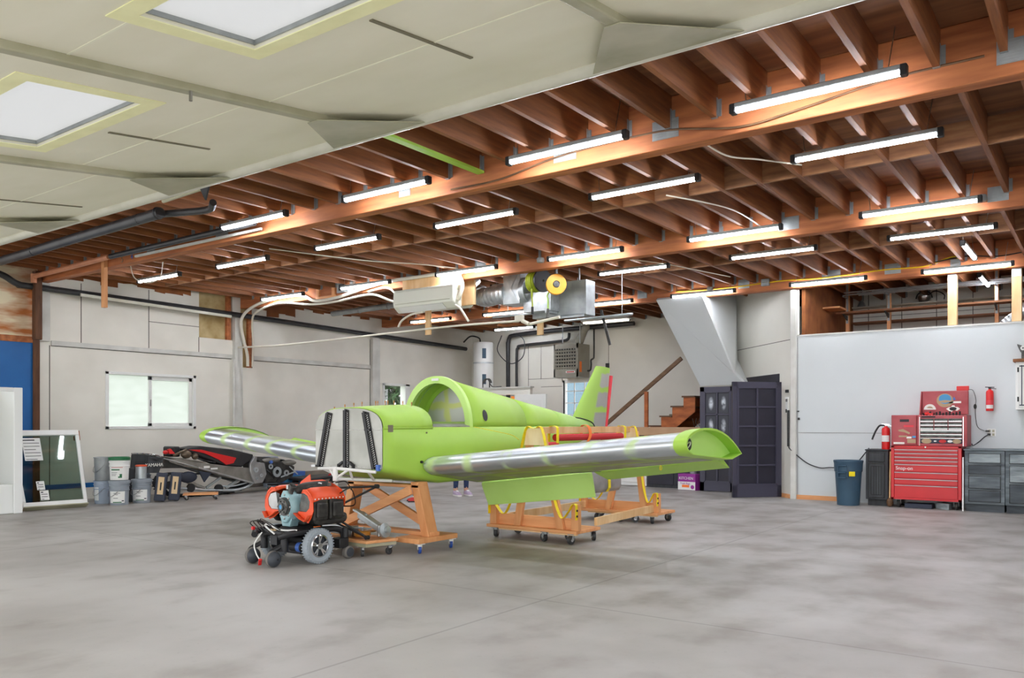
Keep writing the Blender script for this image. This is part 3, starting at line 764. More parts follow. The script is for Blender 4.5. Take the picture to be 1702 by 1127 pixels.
# inner frame and bulkhead
o2, i2 = deck_ring(7.44, s_=.985), deck_ring(7.44, s_=.89)
mb = MB(); mb.v = o2 + i2 + [p+V((0, .03, 0)) for p in i2] + [p+V((0, .03, 0)) for p in o2]
for k in range(n-1):
    for a_, b_ in ((0, n), (n, 2*n), (2*n, 3*n), (3*n, 0)): mb.f.append((a_+k, a_+k+1, b_+k+1, b_+k))
link('inner_frame', mb, 'lime', ap, sm=40)
mb = MB(); rr_ = [p + V((0, .02, 0)) for p in deck_ring(7.44, s_=.97)]
mb.add([V((rr_[0].x, rr_[0].y, .9))] + rr_ + [V((rr_[-1].x, rr_[-1].y, .9))], [tuple(range(len(rr_)+2))])
link('rear_bulkhead', mb, 'bulkhead_alu', ap, sm=0, solid=.006)
sr = MB()
for y in (7.30,):
    o2, i2 = deck_ring(y, s_=.982), deck_ring(y, s_=.965)
    k0 = len(sr.v); sr.v += o2 + i2
    for k in range(n-1): sr.f.append((k0+k, k0+k+1, k0+n+k+1, k0+n+k))
link('stiffener_rib', sr, 'lime_sage', ap, sm=40, solid=.012)
# cockpit rails
for sx in (-1, 1):
    link('cockpit_rail', MB().prism([(XC+sx*.50, 6.50, ZL-.01), (XC+sx*.50, 6.50, ZL+.012), (XC+sx*.40, 6.50, ZL+.034), (XC+sx*.40, 6.50, ZL-.01)], (0, .64, 0)), 'alu_dull', ap, sm=0)
link('seat_back_bar', MB().box(XC-.44, 7.37, ZL-.01, XC+.44, 7.41, ZL+.06), 'lime_light', ap, sm=0, bev=.006)
# dark round hole in the shell
hy = 7.42; hz = ZL+.13; hr = []
for k in range(20):
    a = 2*PI*k/20; y = hy + .05*math.cos(a); z = hz + .065*math.sin(a)
    h, hw = lerp(HT, y), lerp(HWT, y); sn = min(1, ((z-ZL)/h))**(1/.93); hr.append(V((XC + hw*math.sqrt(1-sn*sn) + .004, y, z)))
link('vent_hole', MB().add(hr, [tuple(range(20))]), 'black', ap, sm=0)
link('joint_strip', MB().tube([(XC+.49*1.0, 5.82, ZL-.002), (XC+.496, 6.46, ZL-.002)], .004, 5), 'rail_wood', ap)
link('tape_patch', MB().box(XC+.489, 5.85, 1.215, XC+.4975, 5.92, 1.285), 'slot', ap, sm=0)
link('bolt_stub', MB().cyl((XC+.495, 6.40, 1.205), (XC+.515, 6.40, 1.205), .008, 8), 'slot', ap)
link('bolt_stub', MB().cyl((XC+.495, 6.32, .905), (XC+.525, 6.32, .905), .014, 8), 'black', ap)

# firewall with its stiffeners
fw = []
for k in range(25):
    a = PI - PI*k/24
    fw.append(V((XC + .484*math.copysign(abs(math.cos(a))**.72, math.cos(a)), 5.786, 1.24 + .214*abs(math.sin(a))**.8)))
fw += [V((XC+.484, 5.786, .86)), V((XC+.47, 5.786, .845)), V((XC-.47, 5.786, .845)), V((XC-.484, 5.786, .86))]
fwo = link('firewall', MB().prism(fw, (0, -.006, 0)), 'firewall_alu', ap, sm=0)
rv = MB()
for k in range(44): rv.cbox((XC-.47+.0218*k, 5.776, 1.235), .010, .006, .008)
for k in range(44): rv.cbox((XC-.46+.0214*k, 5.776, .862), .010, .006, .010)
link('rivets', rv, 'label_white', fwo, sm=0)
for xb, xt, zt, wd in ((-.405, -.265, 1.425, .075), (-.01, -.01, 1.455, .055), (.40, .262, 1.43, .075)):
    st = MB().prism([(XC+xb-wd/2, 5.78, .85), (XC+xb+wd/2, 5.78, .85), (XC+xt+wd/2, 5.78, zt-.02), (XC+xt-wd/2, 5.78, zt-.005)], (0, -.012, 0))
    st.bar((XC+xb-wd*.2, 5.755, .85), (XC+xt-wd*.2, 5.755, zt-.02), .014, .035, (1, 0, 0))
    so = link('firewall_stiffener', st, 'black', ap, sm=0)
    rv = MB()
    for k in range(26):
        t = (k+.5)/26; x = XC + xb + (xt-xb)*t; z = .86 + (zt-.9)*t
        rv.cbox((x+wd*.32, 5.767, z), .009, .004, .009); rv.cbox((x+wd*.02, 5.767, z+.01), .008, .004, .008)
    link('rivets', rv, 'label_white', so, sm=0)
for sx in (-1, 1):
    link('mount_lug', MB().cbox((XC-.01+sx*.075, 5.765, .895), .07, .03, .02, ry=sx*.5).cbox((XC-.01+sx*.105, 5.765, .87), .02, .03, .04), 'black', ap, sm=0)
link('mount_lug', MB().cbox((XC-.46, 5.75, .862), .06, .05, .022), 'steel', ap, sm=0)
link('blue_fitting', MB().cbox((XC+.445, 5.765, .865), .035, .03, .06), 'blue_label', ap, sm=0)
link('latch_tab', MB().cbox((XC+.30, 5.76, 1.24), .07, .02, .022), 'black', ap, sm=0)
# white welded nose-gear frame under the firewall
P = {'a': (-6.2, 5.57, .868), 'b': (-6.2, 5.57, .735), 'c': (XC+.44, 5.74, .825), 'd': (XC+.30, 6.10, .715), 'e': (XC-.40, 5.75, .835), 'f': (XC-.28, 6.05, .725)}
tb = MB()
tb.cyl(P['a'], P['b'], .026, 12)
for q in ('c', 'e'): tb.cyl((P['a'][0], 5.57, .858), P[q], .016, 10)
for q in ('d', 'f'): tb.cyl((P['b'][0], 5.57, .755), P[q], .016, 10)
def mid(p, q, t): return V(p)*(1-t)+V(q)*t
for up, dn in (('c', 'd'), ('e', 'f')):
    for t in (.35, .8): tb.cyl(mid(P['a'], P[up], t), mid((P['b'][0], 5.57, .755), P[dn], t*.85), .013, 8)
    tb.cyl((P['b'][0], 5.57, .755), mid(P['a'], P[up], .35), .013, 8)
tb.cyl(mid(P['a'], P['c'], .55), mid(P['a'], P['e'], .55), .010, 8)
em = link('nose_gear_frame', tb, 'white_paint', ap)
link('ball_end', MB().sphere((-6.2, 5.57, .700), .028), 'label_white', em)

# wings -----------------------------------------------------------
def foil(t=.185, m=14):
    """closed section, chord 0..1 along s, from the trailing edge over the top to the nose and back underneath"""
    up, lo = [], []
    for k in range(m+1):
        x = .5*(1-math.cos(PI*k/m)); th = 5*t*(.2969*math.sqrt(x)-.126*x-.3516*x*x+.2843*x**3-.1036*x**4)
        cam_ = .018*(4*x*(1-x)); up.append((x, cam_+th)); z = cam_-th
        if x > .12: z = -.068 + (x-.12)*.018 if x < .8 else (-.068+.68*.018)*(1-(x-.8)/.2)   # flat-bottomed section
        lo.append((x, z))
    return up, lo
FU, FL = foil(.185)
CH = 1.27
def wing_pt(u, s_, n, side):
    """u metres out from the root, s chordwise metres, n metres normal"""
    inc = math.radians(10 - 4.2*u/2.78); le = V((0, 6.34, .876 + .0905*u))
    x = -5.735 + u if side > 0 else -6.765 - u
    return V((x, le.y + s_*math.cos(inc) + n*math.sin(inc), le.z - s_*math.sin(inc) + n*math.cos(inc)))
def section(u, side, s_max, s_min=0.):
    r = []
    for x, z in reversed(FU):
        if s_min <= x*CH <= s_max: r.append(wing_pt(u, x*CH, z*CH, side))
    for x, z in FL[1:]:
        if s_min <= x*CH <= s_max: r.append(wing_pt(u, x*CH, z*CH, side))
    return r
SM = .80*CH
for side, mat in ((1, 'wing_skin_near'), (-1, 'wing_skin_far')):
    us = [0, .35, .8, 1.3, 1.8, 2.3, 2.78]
    wg = link('wing', MB().loft([section(u, side, SM) for u in us]), mat, ap, sm=50)
    wg['label'] = 'bare metal wing nearer the toolboxes' if side > 0 else 'bare metal wing nearer the window wall'
    # green fairing rim and end rib
    e0, e1 = section(2.78, side, CH*1.01), section(2.90, side, CH*1.01)
    def blunt(r_):                                # fuller after-body on the moulded tip
        le_, te_ = r_[len(r_)//2], r_[0]; out_ = []
        for k, p in enumerate(r_):
            x = max(0., min(1., (p.y-6.34)/1.27)); out_.append(p + V((0, 0, (.055 if k < len(r_)//2 else .0)*math.sin(PI*x**1.6))))
        return out_
    e0, e1 = blunt(e0), blunt(e1)
    mb = MB(); n_ = len(e0); ctr = wing_pt(2.78, .5, .01, side)
    inn = [V((p.x, ctr.y+(p.y-ctr.y)*.965, ctr.z+(p.z-ctr.z)*.90 - .002)) for p in e1]
    inn0 = [V((e0[0].x, p.y, p.z)) for p in inn]
    mb.v = e0 + e1 + inn + inn0
    for k in range(n_):
        k2 = (k+1) % n_
        for a_, b_ in ((0, 1), (1, 2), (2, 3)): mb.f.append((a_*n_+k, a_*n_+k2, b_*n_+k2, b_*n_+k))
    link('tip_rim', mb, 'lime', ap, sm=50)
    ribp = [p + V((side*.012, 0, 0)) for p in inn0]
    tr_ = link('tip_rib', MB().add(ribp, [tuple(range(n_))]), 'lime_light', ap, sm=0, solid=.004)
    if side > 0:
        for s0, rad in ((.10, .036), (.25, .052)):
            c0 = wing_pt(2.78, s0+.03, .022, side) + V((.021, 0, 0))
            link('lightening_hole', MB().add([c0 + V((0, rad*math.cos(2*PI*k/18), rad*math.sin(2*PI*k/18))) for k in range(18)], [tuple(range(18))]), 'black', tr_, sm=0)
        c0 = wing_pt(2.78, .18, .0, side) + V((.03, 0, 0))
        link('cable_curl', MB().tube(curve([c0+V((-.01, .02, 0)), c0+V((.04, .0, .035)), c0+V((.06, -.04, .01)), c0+V((.03, -.05, -.03)), c0+V((.05, -.10, -.045))]), .005, 6), 'pvc', tr_)
    # flap hanging under the inboard half, aileron outboard
    def hinge(u): return wing_pt(u, SM-.005, -.062, side)
    if side > 0:
        mb = MB(); rr_ = []
        for u in (.0, 1.40):
            h = hinge(u); d = V((0, .12, -.275)).normalized(); nn = V((0, d.z, -d.y)); c_ = .29
            rr_.append([h + nn*.02, h + nn*.022 + d*.06, h + d*c_ + nn*.003, h + d*c_ - nn*.003, h - nn*.03 + d*.06, h - nn*.03])
        mb.loft(rr_); link('flap', mb, 'lime_light', ap, sm=0, bev=.004)
        drop = 14
    else: drop = -36
    rr_ = []
    for u in ((1.44, 2.765) if side > 0 else (1.30, 2.55)):
        h = wing_pt(u, SM+.006, -.045, side); a = math.radians(10-4.2*u/2.78 + drop); d = V((0, math.cos(a), -math.sin(a))); nn = V((0, math.sin(a), math.cos(a))); c_ = .30
        rr_.append([h + nn*.045, h + nn*.03 + d*.12, h + d*c_ + nn*.003, h + d*c_ - nn*.003, h - nn*.022 + d*.05, h - nn*.022])
    link('aileron', MB().loft(rr_), 'lime', ap, sm=0, bev=.003)
    if side > 0:
        e = wing_pt(2.2, SM-.03, -.06, side)
        link('tie_down_ring', MB().torus((e.x, e.y, e.z-.03), .022, .004, 'X', 14, 6), 'strap_yellow', ap)
        link('wing_root_gap', MB().bar(wing_pt(1.25, SM-.14, -.073, side), wing_pt(1.55, SM-.05, -.071, side), .06, .004), 'black', ap, sm=0)

# fin with red foam guard
rr_ = []
for (z, y0, y1, t) in ((1.235, 10.02, 10.98, .07), (1.42, 10.10, 11.02, .065), (2.15, 10.735, 11.15, .035)):
    rr_.append([V((XC + t*q, y0+(y1-y0)*p, z + (.012*(1-p) if z > 2 else 0))) for p, q in ((0, 0), (.03, .35), (.12, .8), (.3, 1), (.6, .8), (1, .25), (1, -.25), (.6, -.8), (.3, -1), (.12, -.8), (.03, -.35))])
link('tail_fin', MB().loft(rr_), 'fin_skin', ap, sm=40)
link('foam_guard', MB().tube([(XC, 11.02, 1.235), (XC, 11.19, 2.03)], .032, 10), 'red_pink', ap)
link('fin_fairing_edge', MB().tube(curve([(XC+.08, 10.03, 1.385), (XC+.085, 10.2, 1.37), (XC+.10, 10.42, 1.325), (XC+.09, 10.54, 1.26), (XC+.07, 10.56, 1.20)]), .009, 6), 'black', ap)
link('guide_line', MB().tube(curve([(XC+.5, 7.2, 1.262), (XC+.66, 7.4, 1.21), (XC+.80, 7.5, 1.17), (XC+.92, 7.47, 1.12)]), .003, 5), 'strap_yellow', ap)

# ================================================================== TIMBER STAND UNDER THE NOSE
st = thing('aeroplane_stand', 'timber trestle stand on blue casters carrying the aeroplane nose', 'stand', (-6.2, 6.3, 0))
SX0, SX1 = -6.86, -5.56
def caster(root, x, y, r=.045, h=.11, wheel='blue_caster', plate='chrome', rz=.6, w=.026):
    a = MB().cbox((x, y, h-.005), .075, .075, .008)
    dx_, dy_ = math.cos(rz), math.sin(rz); ox, oy = -dy_, dx_
    cx, cy = x + ox*.02, y + oy*.02
    for s_ in (-1, 1):
        a.bar((x + dx_*s_*(w*.75), y + dy_*s_*(w*.75), h-.01), (cx + dx_*s_*(w*.75), cy + dy_*s_*(w*.75), r), .004, .035, (ox, oy, 0))
    a.cyl((x, y, h-.03), (x, y, h), .022, 10)
    o = link('caster', a, plate, root, sm=30)
    R = Matrix.Rotation(rz, 3, 'Z') @ Matrix.Rotation(PI/2, 3, 'Y')
    wl = MB().lathe([(r*.45, -w/2), (r*.96, -w/2), (r, -w*.3), (r, w*.3), (r*.96, w/2), (r*.45, w/2)], 18, (cx, cy, r), R)
    link('wheel', wl, wheel, o)
    link('hub', MB().lathe([(.001, -w*.6), (r*.42, -w*.6), (r*.42, w*.6), (.001, w*.6)], 12, (cx, cy, r), R), 'chrome', o)
    return o
for x in (SX0+.02, SX1):
    link('base_plank', MB().box(x-.30 if x > -6 else x-.06, 6.06, .105, x+.02 if x > -6 else x+.26, 6.66, .155), 'pine', st, sm=0, bev=.004)
link('base_plank', MB().box(SX0, 6.28, .155, SX1-.02, 6.42, .195), 'pine_x', st, sm=0, bev=.004)
for xb, xt in ((SX0+.04, -6.70), (SX1-.07, -5.78)):
    leg = MB().prism([(xb-.05, 6.25, .155), (xb+.05, 6.25, .155), (xt+.05, 6.25, .70), (xt-.05, 6.25, .70)], (0, .15, 0))
    link('leg', leg, 'pine', st, sm=0, bev=.004)
link('top_beam', MB().box(-6.76, 6.25, .64, -5.72, 6.40, .672), 'pine_x', st, sm=0, bev=.004)
link('cross_brace', MB().bar((SX0+.06, 6.225, .22), (-5.80, 6.225, .62), .035, .09, (0, 0, 1)), 'pine_x', st, sm=0, bev=.003)
link('cross_brace', MB().bar((-6.66, 6.415, .63), (SX1-.10, 6.415, .22), .035, .09, (0, 0, 1)), 'pine_x', st, sm=0, bev=.003)
for x, y in ((SX1-.02, 6.12), (SX1-.02, 6.60), (SX0+.02, 6.12), (SX0+.02, 6.60)): caster(st, x, y, .048, .105, 'blue_caster', 'label_white', rz=.9)
# ================================================================== WING CRADLE ON TWO CASTER CARTS
def ribbon(pts, wd, wdir=(0, 1, 0), th=.004):
    P_ = [V(p) for p in pts]; W_ = V(wdir).normalized()*wd/2; rings = []
    for i, p in enumerate(P_):
        t = (P_[min(i+1, len(P_)-1)] - P_[max(i-1, 0)]).normalized(); nn = t.cross(W_.normalized())*th/2
        rings.append([p-W_-nn, p+W_-nn, p+W_+nn, p-W_+nn])
    return MB().loft(rings)
cr_ = thing('wing_cradle', 'timber wing cradle on black caster carts with yellow straps, behind the hanging flap', 'cradle', (-5.3, 8.8, 0))
for (x0, x1, y0, y1, ln) in ((-5.83, -4.62, 7.52, 8.04, 0), (-5.92, -4.72, 9.66, 10.20, 1)):
    link('cart_base', MB().box(x0, y0, .115, x1, y1, .15), 'pine_x', cr_, sm=0, bev=.004)
    link('cart_skid', MB().box(x0+.16, y0+.02, .098, x0+.75, y0+.07, .115).box(x0+.85, y0+.02, .098, x1-.02, y0+.07, .115), 'pine_pale', cr_, sm=0)
    yb = y0+.09
    link('cross_board', MB().box(x0+.10, yb, .15, x1-.06, yb+.035, .27), 'pine_x', cr_, sm=0, bev=.003)
    for xp in (x0+.06, x1-.05):
        link('end_post', MB().box(xp-.03, yb-.06, .15, xp+.06, yb+.0, .43 if ln == 0 else .40), 'pine', cr_, sm=0, bev=.003)
    xa, xb = (-5.43, -4.85) if ln == 0 else (-5.47, -4.93)
    ta, tb_ = (-5.24, -5.10) if ln == 0 else (-5.21, -5.07)
    for p, q in ((xa, ta), (xb, tb_)):
        link('upright', MB().prism([(p-.045, yb-.05, .15), (p+.045, yb-.05, .15), (q+.045, yb-.05, 1.20), (q-.045, yb-.05, 1.20)], (0, .045, 0)), 'pine', cr_, sm=0, bev=.003)
    gp = link('gusset_board', MB().prism([(ta-.075, yb-.064, 1.06), (tb_+.075, yb-.064, 1.06), (tb_+.045, yb-.064, 1.22), (tb_+.02, yb-.064, 1.245), (ta-.02, yb-.064, 1.245), (ta-.045, yb-.064, 1.22)], (0, .012, 0)), 'plywood_pale', cr_, sm=0)
    cs = ((x0+.10, y0+.05), (x0+.78, y0+.05), (x0+.96, y0+.30), (x1-.08, y0+.05), (x1-.06, y1-.06), (x0+.10, y1-.06)) if ln == 0 else ((x1-.10, y0+.06), (x1-.06, y1-.06), (x1-.34, y0+.10), (x0+.3, y0+.06), (x0+.62, y0+.08), (x0+.08, y1-.06))
    for i, (x, y) in enumerate(cs): caster(cr_, x, y, .050, .114, 'black_pipe', 'galv_flat', rz=.3+i*.9, w=.034)
    # slings
    zz = .43 if ln == 0 else .40
    for sx, xt, xe in ((1, tb_+.04, x1-.02), (-1, ta-.04, x0+.06)):
        dx_ = xe-xt
        pth = curve([(xt-sx*.09, yb-.08, 1.25), (xt, yb-.08, 1.235), (xt+dx_*.22, yb-.08, .82), (xt+dx_*.38, yb-.08, .48), (xt+dx_*.60, yb-.08, .28), (xt+dx_*.82, yb-.08, .36), (xe-sx*.03, yb-.08, zz), (xe+sx*.01, yb-.08, zz+.005), (xe+sx*.02, yb-.08, zz-.04), (xe+sx*.02, yb-.08, zz-.16)], 5)
        so = link('strap', ribbon(pth, .05), 'strap_yellow', cr_)
        link('bolt', MB().cyl((xe+sx*.02, yb-.08, zz-.06), (xe+sx*.032, yb-.08, zz-.06), .012, 8).cyl((xe+sx*.02, yb-.08, zz-.12), (xe+sx*.032, yb-.08, zz-.12), .012, 8), 'black', so)
link('rail', MB().bar((-4.66, 8.0, .205), (-4.80, 9.74, .205), .035, .09), 'pine_pale', cr_, sm=0)
link('rail', MB().bar((-5.75, 7.66, .205), (-5.82, 9.74, .205), .035, .09), 'pine_pale', cr_, sm=0)
link('top_rail', MB().bar((-5.17, 7.62, 1.225), (-5.14, 9.72, 1.225), .035, .075), 'pine_pale', cr_, sm=0)
link('foam_roll', MB().tube([(-5.13, 7.90, 1.14), (-5.10, 9.40, 1.14)], .042, 10), 'red_foam', cr_)
link('foam_roll', MB().tube([(-5.09, 7.64, 1.055), (-5.09, 7.86, 1.055)], .04, 10), 'red_foam', cr_)
link('foam_roll', MB().tube([(-5.09, 9.35, 1.06), (-5.09, 9.62, 1.06)], .04, 10), 'red_foam', cr_)
link('orange_tie', ribbon(curve([(-5.21, 8.60, 1.15), (-5.20, 8.60, 1.27), (-5.10, 8.58, 1.268), (-5.07, 8.58, 1.16), (-5.07, 8.5, 1.07), (-5.07, 8.46, 1.03)], 4), .06), 'strap_orange', cr_)
for y, x in ((7.84, -5.11), (9.42, -5.10)):
    link('strap', ribbon(curve([(x-.07, y, 1.02), (x-.06, y, 1.24), (x-.02, y, 1.272), (x+.045, y, 1.255), (x+.05, y, 1.15), (x+.05, y, 1.0)], 4), .05), 'strap_yellow', cr_)
# tail surface carried in the cradle
ts = thing('tail_surface', 'spare bare metal tail surface slung edge-down in the timber cradle', 'tail surface', (-4.98, 8.5, .47))
sec = [(0, 0), (.05, .02), (.075, .08), (.075, .18), (.055, .34), (.02, .60), (.004, .66), (-.02, .60), (-.055, .34), (-.075, .18), (-.075, .08), (-.05, .02)]
link('skin', MB().loft([[V((-4.98 + a*1.3, y, .47+b_*.78)) for a, b_ in sec] for y in (7.80, 8.3, 9.0)]), 'alu_dull', ts, sm=60)
link('end_rib', MB().add([(-4.98 + a*1.3, 7.792, .47+b_*.78) for a, b_ in sec], [tuple(range(len(sec)))]), 'lime', ts, sm=0, solid=.006)
link('sling', ribbon([(-4.98 + a*1.38, 8.7, .467+b_*.8) for a, b_ in sec[1:6]], .06), 'strap_yellow', ts)

# ================================================================== ENGINE ON A POWER-CHAIR BASE
pc = thing('power_chair_base', 'black power chair base with grey tyres carrying the orange shrouded engine', 'power chair base', (-6.26, 5.15, 0))
def lathe_x(prof, c, n=26): return MB().lathe(prof, n, c, 'X')
for sx, xw in ((1, -5.97), (-1, -6.57)):
    c = (xw, 5.15, .165)
    ty = MB().lathe([(.108, -.034), (.14, -.042), (.157, -.034), (.165, -.015), (.165, .015), (.157, .034), (.14, .042), (.108, .034)], 36, c, 'X')
    for k in range(36):
        a = 2*PI*k/36
        for q in (-1, 1): ty.cbox((xw+q*.026, 5.15+.158*math.cos(a+q*.06), .165+.158*math.sin(a+q*.06)), .03, .010, .012, rx=a-PI/2)
    w_ = link('drive_wheel', ty, 'tyre_grey', pc)
    h = MB().lathe([(.108, -.03), (.108, .03), (.094, .036), (.088, .024), (.086, -.02)], 30, c, 'X')
    link('rim', h, 'chrome', w_)
    sp = MB()
    for k in range(5):
        a = 2*PI*k/5+.3
        for d_ in (-.16, .16):
            sp.bar((xw+sx*.018, 5.15+.026*math.cos(a), .165+.026*math.sin(a)), (xw+sx*.030, 5.15+.092*math.cos(a+d_), .165+.092*math.sin(a+d_)), .016, .014, (1, 0, 0))
    sp.lathe([(.001, sx*.012), (.032, sx*.012), (.030, sx*.034), (.001, sx*.036)], 18, c, 'X')
    link('spoke', sp, 'chrome', w_, sm=30)
    link('hub', MB().lathe([(.001, -sx*.02), (.086, -sx*.02), (.086, sx*.004), (.001, sx*.006)], 24, c, 'X'), 'hub_grey', w_)
for x, y in ((-6.135, 4.77), (-6.47, 4.80)):
    cw = link('front_caster', MB().lathe([(.001, -.034), (.04, -.034), (.068, -.018), (.075, -.010), (.075, .010), (.068, .018), (.04, .034), (.001, .034)], 24, (x, y, .075), 'X'), 'worn_rubber', pc)
    link('hub_dome', MB().lathe([(.072, .008), (.068, .030), (.050, .054), (.022, .066), (.001, .068)], 22, (x, y, .075), 'X'), 'hub_grey', cw)
    link('hub_dome', MB().lathe([(.066, -.012), (.060, -.034), (.040, -.052), (.001, -.060)], 22, (x, y, .075), 'X'), 'hub_grey', cw)
    link('axle_hole', MB().lathe([(.001, .068), (.010, .068), (.010, .070), (.001, .070)], 10, (x, y, .075), 'X'), 'black', cw)
    fk = MB().tube(curve([(x-.062, y, .075), (x-.062, y+.03, .13), (x-.03, y+.10, .17), (x, y+.13, .20)]), .022, 8)
    fk.cyl((x, y+.13, .13), (x, y+.13, .27), .034, 12).lathe([(.03, 0), (.03, .03), (.018, .045)], 12, (x, y+.13, .26))
    link('fork', fk, 'black', pc)
arm = MB().tube(curve([(-6.47, 4.93, .24), (-6.44, 4.93, .275), (-6.36, 4.93, .285), (-6.24, 4.93, .285), (-6.16, 4.93, .27), (-6.135, 4.93, .24)]), .036, 10)
arm.cbox((-6.30, 4.93, .22), .10, .05, .09).bar((-6.3, 4.95, .2), (-6.3, 5.05, .18), .06, .05)
ca = link('caster_beam', arm, 'black', pc)
link('beam_label', MB().cbox((-6.30, 4.915, .318), .09, .05, .006, rx=.3), 'tan_label', ca, sm=0)
link('battery_box', MB().box(-6.44, 5.06, .08, -6.10, 5.44, .24), 'black', pc, sm=0, bev=.015, seg=2)
mt_ = MB().tube([(-6.22, 5.06, .15), (-6.06, 5.06, .15)], .045, 16).tube([(-6.06, 5.06, .15), (-6.02, 5.06, .15)], .030, 14)
mo = link('drive_motor', mt_, 'black', pc)
link('motor_label', MB().lathe([(.0462, 0), (.0462, .05), (.0455, .05), (.0455, 0)], 16, (-6.13, 5.06, .15), 'X'), 'blue_label', mo)
for sx, x in ((1, -6.04), (-1, -6.5)):
    link('frame_tube', MB().tube(curve([(x-sx*.06, 4.80, .27), (x, 4.88, .295), (x, 5.1, .30), (x, 5.3, .30), (x+sx*.02, 5.48, .27), (x+sx*.05, 5.5, .15)]), .030, 10), 'black', pc)
    link('rear_arm', MB().box(x-.05, 5.40, .11, x+.09, 5.52, .20).cyl((x+sx*.06, 5.50, .20), (x+sx*.06, 5.50, .30), .030, 12), 'black', pc, sm=30, bev=.006)
    rc = link('rear_caster', MB().lathe([(.001, -.03), (.05, -.03), (.06, -.02), (.062, 0), (.06, .02), (.05, .03), (.001, .03)], 20, (x+sx*.075, 5.52, .062), 'X'), 'worn_rubber', pc)
    link('hub_dome', MB().lathe([(.05, .02*sx), (.044, .036*sx), (.001, .042*sx)], 16, (x+sx*.075, 5.52, .062), 'X'), 'hub_grey', rc)
link('seat_post', MB().box(-6.36, 5.02, .25, -6.14, 5.36, .333), 'black', pc, sm=0, bev=.01)
link('frame_label', MB().cbox((-6.04, 5.20, .333), .02, .07, .006), 'strap_orange', pc, sm=0)
link('white_cable', MB().tube(curve([(-6.2, 4.84, .29), (-6.28, 4.80, .36), (-6.22, 4.78, .385), (-6.14, 4.86, .33), (-6.02, 4.95, .325)]), .008, 6).tube(curve([(-6.33, 4.80, .30), (-6.36, 4.74, .2), (-6.28, 4.70, .12), (-6.25, 4.72, .06)]), .006, 6), 'white_paint', pc)
bc = MB()
for q in range(4):
    bc.tube(curve([(-6.42+.05*q, 4.84, .30), (-6.45+.05*q, 4.76, .38+.015*q), (-6.32+.05*q, 4.74, .41), (-6.28+.05*q, 4.85, .33)]), .005, 5)
link('black_cable', bc, 'black_gloss', pc)
link('red_connector', MB().bar((-6.27, 4.73, .018), (-6.22, 4.70, .075), .03, .02), 'red_plastic', pc, sm=0, bev=.004)
link('red_connector', MB().cbox((-6.42, 4.77, .335), .025, .03, .03), 'red_plastic', pc, sm=0, bev=.004)

en = thing('aircraft_engine', 'four cylinder aircraft engine with orange cooling shrouds and pale blue crankcase', 'engine', (-6.24, 5.2, .345))
ex = -6.25
cc = MB().loft([[V((ex + a*.9*w_, y, z0 + b_)) for a, b_ in ((-.11, .02), (-.12, .12), (-.09, .22), (-.04, .27), (.04, .27), (.09, .22), (.12, .12), (.11, .02), (.05, -.03), (-.05, -.03))] for y, w_, z0 in ((4.93, .72, .405), (4.99, 1.1, .40), (5.20, 1.1, .40), (5.50, 1.0, .40))])
cc.prism([(ex-.09, 4.95, .42), (ex+.09, 4.95, .42), (ex+.06, 4.95, .337), (ex-.06, 4.95, .337)], (0, .12, 0))
ck = link('crankcase', cc, 'engine_blue', en, sm=40, bev=.006)
bo = MB()
for k in range(8):
    a = 2*PI*k/8; bo.sphere((ex+.085*math.cos(a), 4.928, .525+.11*math.sin(a)), .011, n=8, m=5)
link('bolt', bo, 'steel', ck)
fl = MB().lathe([(.055, .05), (.062, .02), (.072, .015), (.072, -.004), (.035, -.006), (.035, -.032), (.022, -.032), (.022, .0)], 24, (ex, 4.90, .525), 'Y')
for k in range(6):
    a = 2*PI*k/6; fl.cyl((ex+.056*math.cos(a), 4.90, .525+.056*math.sin(a)), (ex+.056*math.cos(a), 4.882, .525+.056*math.sin(a)), .009, 8)
pf = link('propeller_flange', fl, 'engine_grey', en)
link('shaft_bore', MB().lathe([(.001, -.028), (.024, -.030), (.03, -.024)], 16, (ex, 4.90, .525), 'Y'), 'sticker_blue', pf)
link('starter_ring', MB().lathe([(.070, .02), (.088, .015), (.088, .030), (.070, .030)], 30, (ex, 4.905, .525), 'Y'), 'engine_grey', en)
